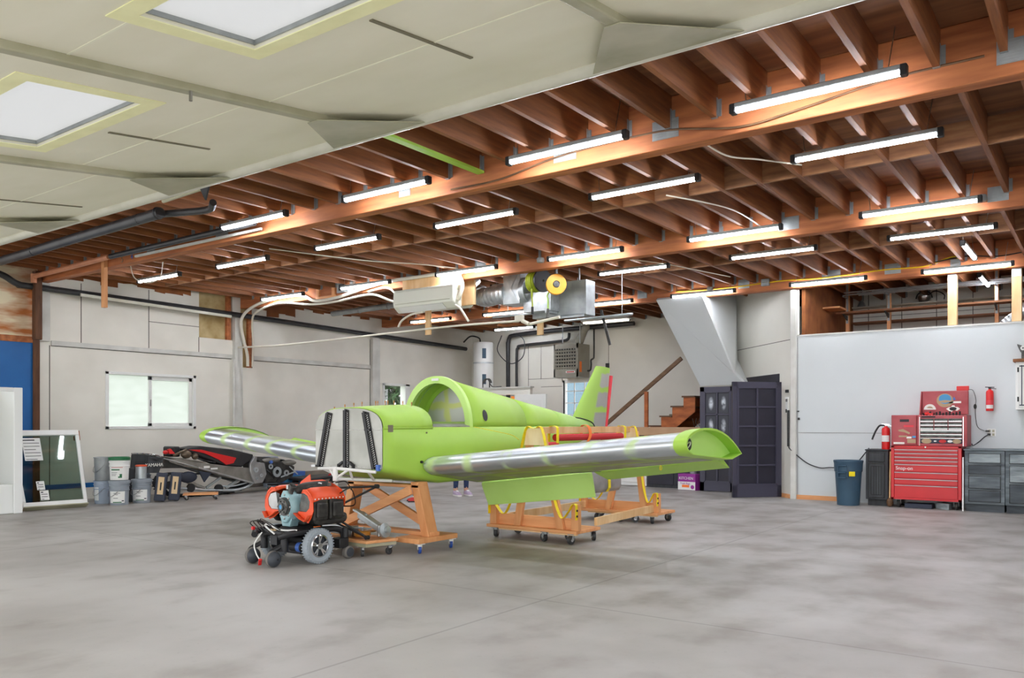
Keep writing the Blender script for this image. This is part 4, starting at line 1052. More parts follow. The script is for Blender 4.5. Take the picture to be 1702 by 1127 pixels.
for sx in (-1, 1):
    for yc in (5.12, 5.36):
        fins = MB()
        for k in range(8): fins.lathe([(.03, 0), (.088, 0), (.088, .008), (.03, .008)], 18, (ex+sx*(.12+.017*k), yc, .52), 'X')
        fins.lathe([(.07, sx*.11), (.07, sx*.27)], 14, (ex, yc, .52), 'X')
        link('cylinder', fins, 'engine_dark', en)
        rk = MB().box(ex+sx*.27, yc-.105, .405, ex+sx*.36, yc+.105, .60)
        rk.box(ex+sx*.36, yc-.08, .43, ex+sx*.39, yc+.08, .57)
        link('rocker_cover', rk, 'engine_dark', en, sm=0, bev=.018, seg=2)
    # orange shrouds: arched over the cylinders, nose plate, lower lip
    pr = [(.205, .665), (.22, .69), (.26, .695), (.31, .66), (.355, .62), (.365, .585)]
    sh = MB().loft([[V((ex+sx*a, y, z+dz)) for a, z in pr] for y, dz in ((4.98, -.01), (5.10, .012), (5.30, .012), (5.47, -.005))], closed=False, caps=False)
    link('cooling_shroud', sh, 'orange_paint', en, sm=50, solid=.006)
    nose = [(.20, .66), (.22, .69), (.27, .695), (.33, .655), (.37, .58), (.375, .50), (.34, .43), (.30, .385), (.22, .41), (.15, .455), (.15, .485), (.27, .485), (.315, .52), (.325, .58), (.29, .635), (.24, .655)]
    link('nose_shroud', MB().prism([(ex+sx*a, 4.985, z) for a, z in nose], (0, .008, 0)), 'orange_paint', en, sm=0)
    lip = MB().loft([[V((ex+sx*a, y, z)) for a, z in ((.14, .47), (.22, .425), (.30, .40), (.35, .46))] for y in (4.92, 5.0)], closed=False, caps=False)
    link('lower_lip', lip, 'orange_paint', en, sm=40, solid=.005)
    link('air_ramp', MB().loft([[V((ex+sx*a, 4.99, z)) for a, z in ((.16, .488), (.27, .488), (.312, .525), (.322, .58), (.285, .63), (.20, .65))], [V((ex+sx*a, 5.04, z)) for a, z in ((.17, .50), (.26, .50), (.30, .53), (.30, .58), (.27, .62), (.20, .63))]]), 'alu_dull' if sx < 0 else 'engine_grey', en, sm=0)
    rv = MB()
    for k in range(9): rv.sphere((ex+sx*.37, 5.02+.053*k, .605), .007, n=6, m=4)
    link('rivet', rv, 'label_white', en)
    link('exhaust_pipe', MB().tube(curve([(ex+sx*.30, 5.10, .44), (ex+sx*.31, 5.10, .40), (ex+sx*.30, 5.2, .385), (ex+sx*.31, 5.4, .385), (ex+sx*.30, 5.52, .39), (ex+sx*.27, 5.56, .42)]), .034, 10).tube(curve([(ex+sx*.30, 5.35, .44), (ex+sx*.31, 5.36, .40), (ex+sx*.30, 5.42, .39)]), .030, 10), 'engine_dark', en)
    # black engine-mount struts to the rear
    ap_ = V((ex+sx*.33, 5.86, .675)); lo_ = V((ex+sx*.39, 5.67, .192))
    mbb = MB().tube([(ex+sx*.12, 5.44, .675), ap_], .011, 8).tube([(ex+sx*.12, 5.44, .46), ap_], .011, 8)
    mbb.cyl(ap_ + V((-.02, 0, 0)), ap_ + V((.02, 0, 0)), .022, 12)
    if sx > 0: mbb.tube([(ex+sx*.12, 5.44, .42), lo_], .011, 8).tube([(ex-sx*.05, 5.44, .41), lo_], .010, 8).cyl(lo_ + V((0, -.02, 0)), lo_ + V((0, .02, 0)), .022, 12)
    link('mount_strut', mbb, 'black', en)
link('rear_shroud', MB().prism([(ex-.36, 5.475, .52), (ex-.37, 5.475, .64), (ex-.32, 5.475, .72), (ex-.17, 5.475, .80), (ex-.16, 5.475, .74), (ex+.02, 5.475, .755), (ex+.2, 5.475, .72), (ex+.32, 5.475, .67), (ex+.37, 5.475, .60), (ex+.36, 5.475, .52)], (0, .008, 0)), 'orange_paint', en, sm=0)
link('crossover_hose', MB().tube(curve([(ex+.02, 5.06, .655), (ex+.06, 5.16, .69), (ex+.12, 5.30, .70), (ex+.15, 5.42, .70)]), .050, 12).tube(curve([(ex-.12, 5.1, .64), (ex-.10, 5.25, .67), (ex-.12, 5.42, .66)]), .040, 10), 'engine_dark', en)
link('filler_funnel', MB().lathe([(.030, 0), (.030, .05), (.042, .08), (.036, .08), (.026, .05)], 18, (ex+.05, 4.97, .655), Matrix.Rotation(.5, 3, 'Y')), 'engine_grey', en)
link('magneto', MB().box(ex-.13, 5.5, .42, ex-.04, 5.58, .55).box(ex+.04, 5.5, .42, ex+.13, 5.58, .55).cyl((ex, 5.5, .60), (ex, 5.60, .60), .05, 14), 'engine_dark', en, sm=30, bev=.008)
link('oil_sump', MB().prism([(ex-.12, 5.12, .40), (ex+.12, 5.12, .40), (ex+.09, 5.12, .346), (ex-.09, 5.12, .346)], (0, .36, 0)), 'engine_grey', en, sm=0, bev=.01)
link('plug_lead', MB().tube(curve([(ex+.36, 5.40, .64), (ex+.40, 5.48, .68), (ex+.34, 5.62, .66), (ex+.36, 5.64, .52), (ex+.22, 5.56, .5)]), .006, 6).tube(curve([(ex+.2, 5.5, .73), (ex+.28, 5.58, .74), (ex+.35, 5.6, .66)]), .006, 6), 'black_gloss', en)
link('wire_clip', MB().tube(curve([(ex+.14, 5.3, .705), (ex+.16, 5.28, .735), (ex+.19, 5.3, .73)]), .007, 6).cbox((ex+.2, 5.40, .72), .03, .04, .03).cbox((ex-.06, 5.05, .70), .03, .05, .04), 'steel', en)

for ch in en.children:                       # compact proportions: short crankcase, close-set cylinders
    if ch.name.split('.')[0] == 'mount_strut': continue
    for sub_ in [ch] + list(ch.children):
        for v_ in sub_.data.vertices:
            v_.co.x = (v_.co.x + en.location.x - ex)*.93 + ex - en.location.x; v_.co.y = (v_.co.y + en.location.y - 5.24)*.80 + 5.24 - en.location.y

# ================================================================== FLAT DOLLY WITH LANDING-GEAR LEGS
dl = thing('flat_dolly', 'worn flat plywood dolly on four steel casters behind the engine', 'dolly', (-6.1, 5.82, 0))
link('deck', MB().prism([(-6.62, 5.66, .135), (-5.82, 5.62, .135), (-5.74, 5.98, .135), (-6.55, 6.02, .135)], (0, 0, .028)), 'pine_x', dl, sm=0, bev=.004)
link('skirt', MB().prism([(-6.60, 5.67, .100), (-5.84, 5.635, .100), (-5.76, 5.97, .100), (-6.53, 6.0, .100)], (0, 0, .034)), 'canopy_steel', dl, sm=0)
for i, (x, y) in enumerate(((-5.91, 5.66), (-5.80, 5.93), (-6.5, 5.72), (-6.48, 5.95))): caster(dl, x, y, .036, .100, 'black_pipe', 'chrome', rz=1.+.7*i, w=.022)
g1 = thing('landing_gear_leg', 'silver landing gear leg with round brake flange resting against the stand plank', 'landing gear leg', (-6.0, 5.90, .165))
link('leg_tube', MB().bar((-6.30, 6.0, .36), (-5.84, 5.86, .25), .075, .07), 'galv', g1, sm=0, bev=.012, seg=2)
link('brake_flange', MB().lathe([(.001, -.03), (.05, -.03), (.072, -.02), (.072, .01), (.03, .02), (.03, .06), (.001, .06)], 20, (-5.80, 5.85, .247), Matrix.Rotation(PI/2-.25, 3, 'Y')), 'galv', g1)
link('flange_plate', MB().cbox((-5.83, 5.845, .247), .03, .12, .125), 'steel', g1, sm=0, bev=.01)
link('bracket', MB().cbox((-6.32, 6.0, .385), .16, .05, .02, rz=-.2, ry=.2).cyl((-6.18, 5.963, .36), (-6.18, 5.963, .375), .014, 8), 'galv', g1, sm=0)
g2 = thing('landing_gear_leg', 'silver landing gear leg with amber wheel lying flat across the dolly', 'landing gear leg', (-6.3, 5.73, .165))
link('leg_tube', MB().bar((-6.58, 5.74, .235), (-6.16, 5.74, .225), .05, .085), 'galv', g2, sm=0, bev=.01, seg=2)
link('clamp', MB().box(-6.18, 5.69, .172, -6.10, 5.79, .28).cyl((-6.14, 5.68, .2), (-6.14, 5.66, .2), .014, 8), 'steel', g2, sm=30, bev=.006)
link('amber_wheel', MB().lathe([(.02, -.03), (.07, -.03), (.084, -.018), (.084, .018), (.07, .03), (.02, .03)], 22, (-6.02, 5.76, .21)), 'amber_plastic', g2)
link('axle_bolt', MB().cyl((-6.02, 5.76, .168), (-6.02, 5.76, .275), .016, 10).cbox((-6.02, 5.76, .262), .20, .07, .012), 'galv', g2)
# ================================================================== LEFT SIDE: stall, door panel, pails, snow machine
ss = thing('shower_stall', 'white moulded shower stall standing before the blue wall', 'shower stall', (-12.86, 4.82, 0), math.radians(90))
M36 = MW[ss.name]
def L36(mb): return mb.xf(M36)
link('side_panel', L36(MB().box(.66, -.02, 0, .70, .62, 1.80)), 'tub_white', ss, sm=0, bev=.012, seg=2)
link('side_panel', L36(MB().box(-.90, -.02, 0, -.86, .62, 1.80)), 'tub_white', ss, sm=0, bev=.012, seg=2)
link('back_panel', L36(MB().box(-.86, .58, 0, .66, .62, 1.80)), 'tub_white', ss, sm=0)
link('front_flange', L36(MB().box(.60, -.05, 0, .72, -.02, 1.82).box(-.92, -.05, 0, -.80, -.02, 1.82).box(-.80, -.05, 1.76, .60, -.02, 1.82)), 'tub_white', ss, sm=0, bev=.01, seg=2)
link('tub_front', L36(MB().prism([(-.86, -.02, 0), (.62, -.02, 0), (.62, .0, .42), (-.86, .0, .46)], (0, .05, 0)).box(-.86, .03, .36, .66, .14, .42)), 'tub_white', ss, sm=0, bev=.015, seg=2)
link('overflow_plate', L36(MB().lathe([(.001, 0), (.035, 0), (.03, .012), (.001, .014)], 16, (.30, -.02, .40), Matrix.Rotation(PI/2, 3, 'X'))), 'chrome', ss)

gd = thing('patio_door_panel', 'white framed glass patio door panel leaning on the long wall', 'door panel', (-13.2, 6.0, 0)); gd['kind'] = 'thing'
bl, br, tl, trr = V((-13.06, 5.64, .02)), V((-13.0, 6.56, .02)), V((-13.84, 5.76, 1.17)), V((-13.78, 6.80, 1.17))
def gpt(u, v_): return (bl*(1-u)+br*u)*(1-v_) + (tl*(1-u)+trr*u)*v_
gn = (br-bl).cross(tl-bl).normalized(); gn = gn if gn.x > 0 else -gn
def gquad(u0, u1, v0, v1, d0, d1):
    return MB().prism([gpt(u0, v0)+gn*d0, gpt(u1, v0)+gn*d0, gpt(u1, v1)+gn*d0, gpt(u0, v1)+gn*d0], gn*(d1-d0))
fr = gquad(0, 1, 0, .065, 0, .05).join(gquad(0, 1, .93, 1, 0, .05)).join(gquad(0, .055, .065, .93, 0, .05)).join(gquad(.945, 1, .065, .93, 0, .05))
link('frame', fr, 'white_paint', gd, sm=0, bev=.006)
link('track_sill', gquad(.0, 1, -.012, .0, -.03, .09), 'canopy_steel', gd, sm=0)
link('pane', gquad(.055, .945, .065, .93, .02, .028), 'green_glass', gd, sm=0)
for (u0, u1, v0, v1) in ((.16, .42, .60, .90), (.26, .38, .22, .33), (.29, .42, .09, .21)):
    st_ = link('paper_sticker', gquad(u0, u1, v0, v1, .030, .031), 'label_white', gd, sm=0)
    ink = MB(); n_ = 7 if v1-v0 > .2 else 4
    for k in range(n_):
        vv = v1 - (v1-v0)*(k+.6)/n_; ink.join(gquad(u0+.015, u1-(.02 if k % 3 else .08), vv-(.004 if k else .011), vv+.003, .0312, .0316))
    link('print', ink, 'ink', st_, sm=0)
solo('wall_mounted_block', MB().cbox((-13.93, 6.86, 1.10), .10, .06, .16, rx=.1), 'stair_wood', 'small brown timber block behind the top of the leaning glass panel', 'block', sm=0)

# pails
def pail(name, x, y, z0, r, h, mat, label, lid=None, lab=None, group=None, bail=True, rings=True):
    t = thing(name, label, 'bucket', (x, y, z0), 0, group)
    pr = [(.001, 0), (r*.88, 0), (r*.90, .012), (r*.955, h*.60)]
    if rings: pr += [(r*.955, h*.62), (r*1.02, h*.63), (r*1.02, h*.66), (r*.96, h*.67), (r*.97, h*.80), (r*1.03, h*.81), (r*1.03, h*.85), (r*.98, h*.86)]
    pr += [(r*.99, h*.96), (r*1.05, h*.965), (r*1.05, h), (r*.98, h)]
    pr += [(r*.95, h*.97), (r*.85, .05), (.001, .05)] if not lid else [(.001, h)]
    link('body', MB().lathe(pr, 28, (x, y, z0)), mat, t)
    if lid: link('lid', MB().lathe([(r*1.0, h-.01), (r*1.08, h-.03), (r*1.09, h+.012), (r*1.0, h+.022), (.9*r, h+.010), (.001, h+.010)], 28, (x, y, z0)), lid, t)
    if bail: link('bail_handle', MB().tube([V((x + r*1.06*math.cos(a), y + r*1.06*math.sin(a)*1.0, z0 + h*.70 - h*.34*math.sin(b_))) for a, b_ in [(-PI*.86 + PI*.72*k/12, PI*k/12) for k in range(13)]], .004, 5), 'steel', t)
    if lab:
        a0, a1, z1, z2, rows_, acc = lab
        def patch(b0, b1, q0, q1, rr, mat_, nm, par):
            n_ = 10; mb = MB(); 
            for k in range(n_+1):
                a = math.radians(b0+(b1-b0)*k/n_)
                for q in (q0, q1):
                    rq = r*(.90 + .055*min(1, (q)/.6))*rr; mb.v.append(V((x+rq*math.cos(a), y+rq*math.sin(a), z0+h*q)))
            for k in range(n_): mb.f.append((2*k, 2*k+2, 2*k+3, 2*k+1))
            return link(nm, mb, mat_, par, sm=60)
        lo_ = patch(a0, a1, z1, z2, 1.012, 'label_white', 'paper_label', t)
        for (f0, f1, g0, g1, mm) in rows_:
            patch(a0+(a1-a0)*f0, a0+(a1-a0)*f1, z1+(z2-z1)*g0, z1+(z2-z1)*g1, 1.018, mm, 'print', lo_)
    return t
txt = [(.30, .72, .82, .86, 'ink'), (.42, .58, .70, .74, 'ink'), (.28, .58, .40, .44, 'ink'), (.25, .8, .02, .10, 'green_lid'), (.80, .95, .14, .22, 'ink')]
pail('bucket', -13.32, 7.0, 0, .15, .37, 'bucket_blue', 'pale blue pail with torn paper, bottom of the stack beside the glass panel', lab=(-100, -60, .15, .72, [], None))
pail('bucket', -12.88, 7.02, 0, .15, .37, 'bucket_grey', 'grey labelled pail beneath the green lidded bucket', lid='bucket_grey', lab=(-95, 5, .10, .60, txt, None))
pail('bucket', -12.92, 7.42, 0, .15, .37, 'bucket_grey', 'grey labelled pail beneath the small paint tin', lid='bucket_grey', lab=(-95, 5, .12, .60, txt, None))
pail('metal_pail', -13.32, 7.0, .373, .148, .38, 'galv_flat', 'dull grey metal pail on the pale blue pail beside the glass panel', rings=False)
pail('bucket', -12.88, 7.02, .40, .15, .345, 'label_white', 'white bucket with dark green lid on the grey pail', lid='green_lid', lab=(-90, 0, .06, .62, [(.1, .9, .92, .96, 'ink_red'), (.1, .7, .70, .80, 'green_lid'), (.1, .55, .5, .53, 'ink'), (.1, .5, .38, .41, 'ink'), (.1, .45, .26, .29, 'ink'), (.70, .86, .10, .40, 'green_lid'), (.60, .86, .08, .20, 'green_lid')], None), bail=False)
pt = thing('paint_tin', 'small silver paint tin with orange rim on the grey pail', 'paint tin', (-12.90, 7.40, .40))
link('body', MB().lathe([(.001, 0), (.085, 0), (.085, .20), (.001, .20)], 24, (-12.90, 7.40, .40)), 'galv', pt)
link('rim', MB().lathe([(.086, .195), (.09, .2), (.09, .218), (.075, .222), (.07, .212), (.001, .212)], 24, (-12.90, 7.40, .40)), 'orange_paint', pt)
solo('paint_can', MB().lathe([(.001, 0), (.06, 0), (.06, .52), (.045, .56), (.001, .562)], 16, (-13.20, 7.40, 0)), 'black_wood', 'narrow dark can behind the small silver paint tin', 'can')
pail('bucket', -13.84, 7.95, 0, .15, .40, 'bucket_grey', 'grey pail at the back, under the pale blue tub')
pail('bucket', -13.84, 7.95, .403, .15, .36, 'bucket_blue', 'pale blue tub standing highest, behind the paint tin')
for i, (x, y, tilt, lab) in enumerate(((-12.80, 7.66, .10, 'dark blue upright case with tan label, nearer the pails'), (-12.74, 7.88, .10, 'dark blue upright case with tan label, nearer the snow machine'))):
    k = thing('upright_case', lab, 'case', (x, y, 0), .95)
    Mk = MW[k.name] @ Matrix.Rotation(tilt, 4, 'Y')
    link('shell', MB().box(-.085, -.085, .02, .085, .085, .48).xf(Mk), 'dark_blue_case', k, sm=0, bev=.012)
    lb = link('tan_label', MB().box(-.045, -.089, .13, .045, -.0855, .42).xf(Mk), 'tan_label', k, sm=0)
    link('print', MB().box(-.01, -.0905, .20, .012, -.0892, .33).xf(Mk), 'ink', lb, sm=0)

# snow machine
sn = thing('snowmobile', 'dismantled snowmobile with red and black seat along the long wall', 'snowmobile', (-13.3, 9.2, 0))
def side(pts, x0, x1): return MB().prism([(x0, y, z) for y, z in pts], (x1-x0, 0, 0))
for x0, x1 in ((-13.09, -13.06), (-13.56, -13.53)):
    link('tunnel_side', side([(7.97, .70), (8.22, .675), (8.67, .60), (9.12, .53), (9.62, .47), (9.76, .30), (9.70, .20), (9.44, .24), (8.97, .36), (8.59, .485), (8.25, .56), (8.0, .64)], x0, x1), 'tunnel', sn, sm=0, bev=.006)
    link('running_board', MB().bar((x1 if x1 > -13.2 else x0, 7.75, .745), (x1 if x1 > -13.2 else x0, 8.53, .525), .05, .022).bar((x1 if x1 > -13.2 else x0, 8.53, .525), (x1 if x1 > -13.2 else x0, 9.68, .185), .09, .03), 'alu_dull', sn, sm=0, bev=.004)
link('tunnel_top', MB().prism([(-13.56, 7.60, .775), (-13.06, 7.60, .775), (-13.06, 8.70, .60), (-13.56, 8.70, .60)], (0, 0, .02)), 'tunnel', sn, sm=0)
link('tunnel_inside', MB().prism([(-13.53, 7.75, .52), (-13.5, 7.75, .52), (-13.5, 8.6, .50), (-13.53, 8.6, .50)], (0, 0, .18)), 'alu_dull', sn, sm=0)
link('rear_bumper', MB().tube(curve([(-13.58, 7.62, .79), (-13.3, 7.54, .80), (-13.03, 7.60, .79), (-13.03, 7.9, .735)]), .012, 6), 'chrome', sn)
link('white_decal', MB().box(-13.06, 8.66, .505, -13.056, 8.78, .545).box(-13.06, 8.80, .475, -13.056, 8.94, .505), 'label_white', sn, sm=0)
flp = link('snow_flap', MB().prism([(-13.56, 7.60, .765), (-13.04, 7.60, .765), (-13.02, 7.56, .47), (-13.54, 7.56, .47)], (0, .012, .004)).prism([(-13.03, 7.60, .755), (-13.0, 7.86, .722), (-12.98, 7.76, .47), (-13.0, 7.56, .475)], (-.012, 0, 0)), 'black_wood', sn, sm=0)
link('flap_ridge', MB().prism([(-12.99, 7.63, .73), (-12.985, 7.82, .71), (-12.975, 7.74, .675)], (-.004, 0, 0)), 'seat_black', flp, sm=0)
text('flap_lettering', 'YAMAHA', .078, (-12.962, 7.665, .605), Matrix.Rotation(PI/2, 3, 'Z') @ Matrix.Rotation(PI/2, 3, 'X'), 'sticker_white', flp, depth=.004)
link('seat', MB().loft([[V((x, y, z)) for y, z in ((8.34, .86), (8.64, .90), (9.28, .825), (9.76, .715), (9.73, .61), (9.50, .49), (9.155, .525), (8.76, .67), (8.40, .81))] for x in (-13.50, -13.40, -13.12)]), 'seat_black', sn, sm=40, bev=.02, seg=2)
link('seat_stripe', MB().prism([(-13.118, y, z) for y, z in ((8.385, .842), (8.644, .835), (8.97, .755), (9.37, .665), (9.31, .57), (9.155, .545), (9.0, .645), (8.70, .77))], (.014, 0, 0)), 'red_plastic', sn, sm=0, bev=.004)
tk = MB()
loop = [V((0, y, z)) for y, z in ((7.98, .36), (7.94, .25), (8.02, .12), (8.18, .05), (8.45, .024), (8.8, .022), (9.2, .024), (9.45, .05), (9.72, .16), (9.85, .26), (9.80, .33), (9.4, .36), (8.8, .40), (8.3, .44), (8.06, .43))]
rg = [[V((x, p.y, p.z)) for x in (-13.50, -13.16)] for p in loop + [loop[0]]]
trk = link('track', MB().loft(rg, closed=False, caps=False), 'rubber', sn, sm=40, solid=.02)
for i in range(len(loop)):
    p, q = loop[i], loop[(i+1) % len(loop)]
    for t in (.2, .6):
        m_ = p*(1-t)+q*t; link('track_lug', MB().cbox((-13.33, m_.y, max(m_.z-.012, .012)), .36, .03, .022), 'rubber', trk, sm=0)
link('suspension_rail', MB().tube(curve([(-13.12, 8.05, .18), (-13.11, 8.41, .156), (-13.10, 8.82, .105), (-13.10, 9.31, .075), (-13.10, 9.6, .12), (-13.10, 9.78, .22)]), .026, 8), 'galv', sn)
link('suspension_rail', MB().tube(curve([(-13.12, 9.05, .16), (-13.11, 9.3, .15), (-13.10, 9.6, .20), (-13.10, 9.75, .27)]), .014, 8), 'galv', sn)
for y, z, r in ((8.43, .17, .075), (8.99, .115, .085), (8.03, .24, .07)):
    link('idler_wheel', MB().lathe([(.001, -.02), (r, -.02), (r, .02), (.001, .02)], 18, (-13.10, y, z), 'X'), 'black', sn)
link('suspension_arm', MB().bar((-13.12, 8.75, .15), (-13.12, 9.05, .32), .03, .04), 'galv_flat', sn, sm=0)
link('suspension_arm', MB().bar((-13.12, 9.15, .12), (-13.12, 9.5, .30), .03, .04), 'galv_flat', sn, sm=0)
link('shock_absorber', MB().tube([(-13.13, 8.2, .36), (-13.11, 8.7, .14)], .032, 10), 'tunnel', sn)
link('chassis_block', MB().prism([(-13.60, 9.80, .62), (-13.60, 9.96, .16), (-13.60, 10.35, .15), (-13.60, 10.62, .26), (-13.60, 10.66, .46), (-13.60, 10.3, .58)], (.58, 0, 0)), 'engine_dark', sn, sm=0, bev=.03, seg=2)
link('bulkhead_casting', side([(9.60, .55), (9.70, .69), (9.76, .68), (9.74, .58), (9.92, .55), (9.97, .34), (9.88, .18), (9.70, .17), (9.60, .40)], -13.06, -13.0), 'alu_dull', sn, sm=0, bev=.01)
for (y, z, r) in ((9.72, .43, .05), (9.84, .32, .035), (9.74, .27, .028), (10.2, .37, .10), (10.42, .34, .06), (10.05, .48, .05)):
    link('casting_boss', MB().lathe([(r*.45, 0), (r, 0), (r, .02), (r*.45, .02)], 14, (-13.0, y, z), 'X'), 'galv', sn)
link('hood_panel', MB().loft([[V((x, y, z)) for y, z in ((9.8, .62), (10.05, .66), (10.4, .60), (10.62, .54))] for x in (-13.6, -13.3, -13.05)], closed=False, caps=False), 'seat_black', sn, sm=40, solid=.02)
link('fairing', MB().sphere((-13.06, 10.52, .53), .06, .20, .06, 12, 8).sphere((-13.04, 10.1, .60), .05, .22, .05, 12, 8), 'tunnel', sn)
link('steering_rod', MB().tube([(-13.02, 10.30, .26), (-12.96, 10.62, .36)], .014, 6), 'galv', sn)
link('steering_rod', MB().tube([(-13.0, 10.5, .46), (-12.97, 10.68, .30)], .012, 6), 'galv', sn)
link('blue_cap', MB().cyl((-13.0, 10.05, .56), (-12.96, 10.05, .57), .03, 10), 'blue_label', sn)
link('fuel_part', MB().sphere((-13.10, 8.34, .76), .07, .10, .07, 12, 8).sphere((-13.08, 8.50, .72), .05, .06, .06).tube(curve([(-13.1, 8.1, .74), (-13.06, 8.2, .80), (-13.1, 8.35, .84)]), .022, 8), 'old_brass', sn)
link('cable_loom', MB().tube(curve([(-13.1, 8.5, .70), (-13.06, 8.7, .64), (-13.08, 8.9, .60)]), .014, 6), 'black_gloss', sn)
link('cable_loom', MB().tube(curve([(-13.06, 10.0, .42), (-13.0, 10.15, .46), (-13.02, 10.3, .30), (-13.0, 10.2, .18)]), .016, 6).tube(curve([(-13.1, 9.9, .5), (-13.0, 10.05, .36), (-13.04, 10.18, .22)]), .014, 6), 'black_gloss', sn)
link('handlebar_block', MB().box(-13.5, 8.14, .72, -13.14, 8.26, .90).box(-13.2, 8.02, .74, -13.1, 8.1, .82), 'black', sn, sm=0, bev=.02)
link('boot_cloth', MB().sphere((-13.10, 8.38, .36), .05, .18, .10, 12, 8).prism([(-13.03, 8.55, .46), (-13.03, 8.80, .42), (-13.03, 8.66, .26)], (-.03, 0, 0)), 'dark_blue_case', sn)
link('grip', MB().sphere((-13.08, 7.94, .81), .03, .05, .035).prism([(-13.09, 8.0, .78), (-13.09, 8.10, .78), (-13.09, 8.02, .87), (-13.09, 7.97, .86)], (.04, 0, 0)), 'red_plastic', sn)

def small_dolly(x, y, rz, lab, grp, mat='pine_x'):
    t = thing('mover_dolly', lab, 'dolly', (x, y, 0), rz, grp); M = MW[t.name]
    link('frame', MB().box(-.28, -.17, .085, .28, -.10, .11).box(-.28, .10, .085, .28, .17, .11).box(-.28, -.10, .085, -.21, .10, .11).box(.21, -.10, .085, .28, .10, .11).xf(M), mat, t, sm=0)
    for sx in (-1, 1):
        for sy in (-1, 1):
            p = M @ V((sx*.24, sy*.135, 0)); caster(t, p.x, p.y, .034, .085, 'black_pipe', 'chrome', rz=1.2+sx*.4+sy)
    return t
small_dolly(-12.66, 8.34, .95, 'low tan mover dolly before the snow machine seat', None)
small_dolly(-13.3, 10.62, PI/2, 'low dark mover dolly beyond the snow machine nose', None, 'black_wood')
rt = thing('red_pull_wagon', 'black shallow wagon with red loop handle against the long wall', 'wagon', (-13.5, 11.6, 0))
link('tray', MB().prism([(-13.75, 11.05, .14), (-13.15, 11.05, .12), (-13.2, 12.0, .16), (-13.75, 12.0, .16)], (0, 0, .06)), 'black', rt, sm=0, bev=.02)
link('handle', MB().tube(curve([(-13.3, 11.75, .20), (-13.26, 12.02, .40), (-13.26, 12.06, .47), (-13.30, 12.25, .47), (-13.32, 12.22, .38), (-13.34, 11.95, .22)]), .018, 8), 'red_plastic', rt)
for x, y in ((-13.68, 11.2), (-13.25, 11.2), (-13.68, 11.85), (-13.28, 11.85)):
    link('wheel', MB().lathe([(.02, -.02), (.075, -.02), (.075, .02), (.02, .02)], 16, (x, y, .075), 'X'), 'rubber', rt)
bb = thing('blue_carton', 'blue and white carton beyond the snow machine nose', 'carton', (-13.65, 11.2, 0))
link('box', MB().box(-14.05, 10.95, 0, -13.78, 11.55, .30), 'blue_label', bb, sm=0, bev=.006)
link('print_panel', MB().box(-13.778, 11.0, .08, -13.775, 11.45, .22), 'sticker_blue', bb, sm=0)
pail('bucket', -13.95, 10.78, 0, .15, .62, 'bucket_blue', 'tall pale blue tub beside the blue carton')
for y, lab in ((9.86, 'double outlet box beside the white wall post near the window'),):
    o = solo('wall_outlet', MB().box(LW, y-.06, 1.13, LW+.02, y+.06, 1.23), 'slot', lab, 'outlet', sm=0)
tb_ = solo('blue_pipe_end', MB().cyl((LW+.11, 10.09, 1.05), (LW+.11, 10.09, 1.22), .025, 10), 'blue_label', 'short blue capped pipe on the white wall post', 'pipe')
solo('white_riser_pipe', MB().cyl((LW+.11, 10.09, 1.225), (LW+.11, 10.09, 2.59), .022, 10), 'trim_white', 'slim white riser pipe beside the tall white wall post', 'pipe')
# ================================================================== RIGHT SIDE: tool chests, cabinets
WY = PW
rc_ = thing('tool_cabinet', 'glossy red rolling tool cabinet with eight drawers under the old chests', 'tool cabinet', (-2.29, 14.1, 0))
X0, X1, YF = -2.785, -1.815, 13.85
link('body', MB().box(X0, YF+.02, .13, X1, WY-.06, .955), 'red_cab', rc_, sm=0, bev=.008)
link('side_trim', MB().box(X0, YF, .13, X0+.045, YF+.02, .955).box(X1-.045, YF, .13, X1, YF+.02, .955).box(X0, YF, .13, X1, YF+.02, .165).box(X0, YF, .925, X1, YF+.02, .955), 'red_cab', rc_, sm=0, bev=.004)
zt = .905; dh = [.052, .052, .052, .055, .118, .098, .092, .20]
for i, h in enumerate(dh):
    d = link('drawer', MB().box(X0+.05, YF-.004, zt-h+.006, X1-.05, YF+.018, zt-.004), 'red_cab', rc_, sm=0, bev=.003)
    link('pull', MB().box(X0+.05, YF-.016, zt-.016, X1-.05, YF-.004, zt-.005), 'galv', d, sm=0, bev=.002)
    if i == 4: text('drawer_lettering', 'Snap-on', .075, (X0+.19, YF-.006, zt-h/2-.008), FACE_FRONT, 'label_white', d)
    zt -= h + .004
link('lock', MB().cyl((-2.30, YF-.008, .94), (-2.30, YF, .94), .012, 10), 'chrome', rc_)
for x in (X0+.09, X1-.08):
    for y in (YF+.10, WY-.16):
        c = link('caster', MB().cbox((x, y, .124), .08, .08, .012).bar((x-.03, y, .124), (x-.03, y+.02, .06), .006, .05).bar((x+.03, y, .124), (x+.03, y+.02, .06), .006, .05), 'galv_flat', rc_, sm=0)
        link('wheel', MB().lathe([(.02, -.02), (.056, -.022), (.062, -.012), (.062, .012), (.056, .022), (.02, .02)], 18, (x, y+.02, .062), 'X'), 'engine_dark', c)
tc_ = thing('tool_chest', 'faded red nine drawer tool chest with open lid on the red cabinet', 'tool chest', (-2.1, 14.1, .957))
CX_0, CX_1, CF = -2.42, -1.745, 13.88
link('body', MB().box(CX_0, CF, .957, CX_1, WY-.09, 1.425), 'red_old', tc_, sm=0, bev=.006)
zz0 = 1.375
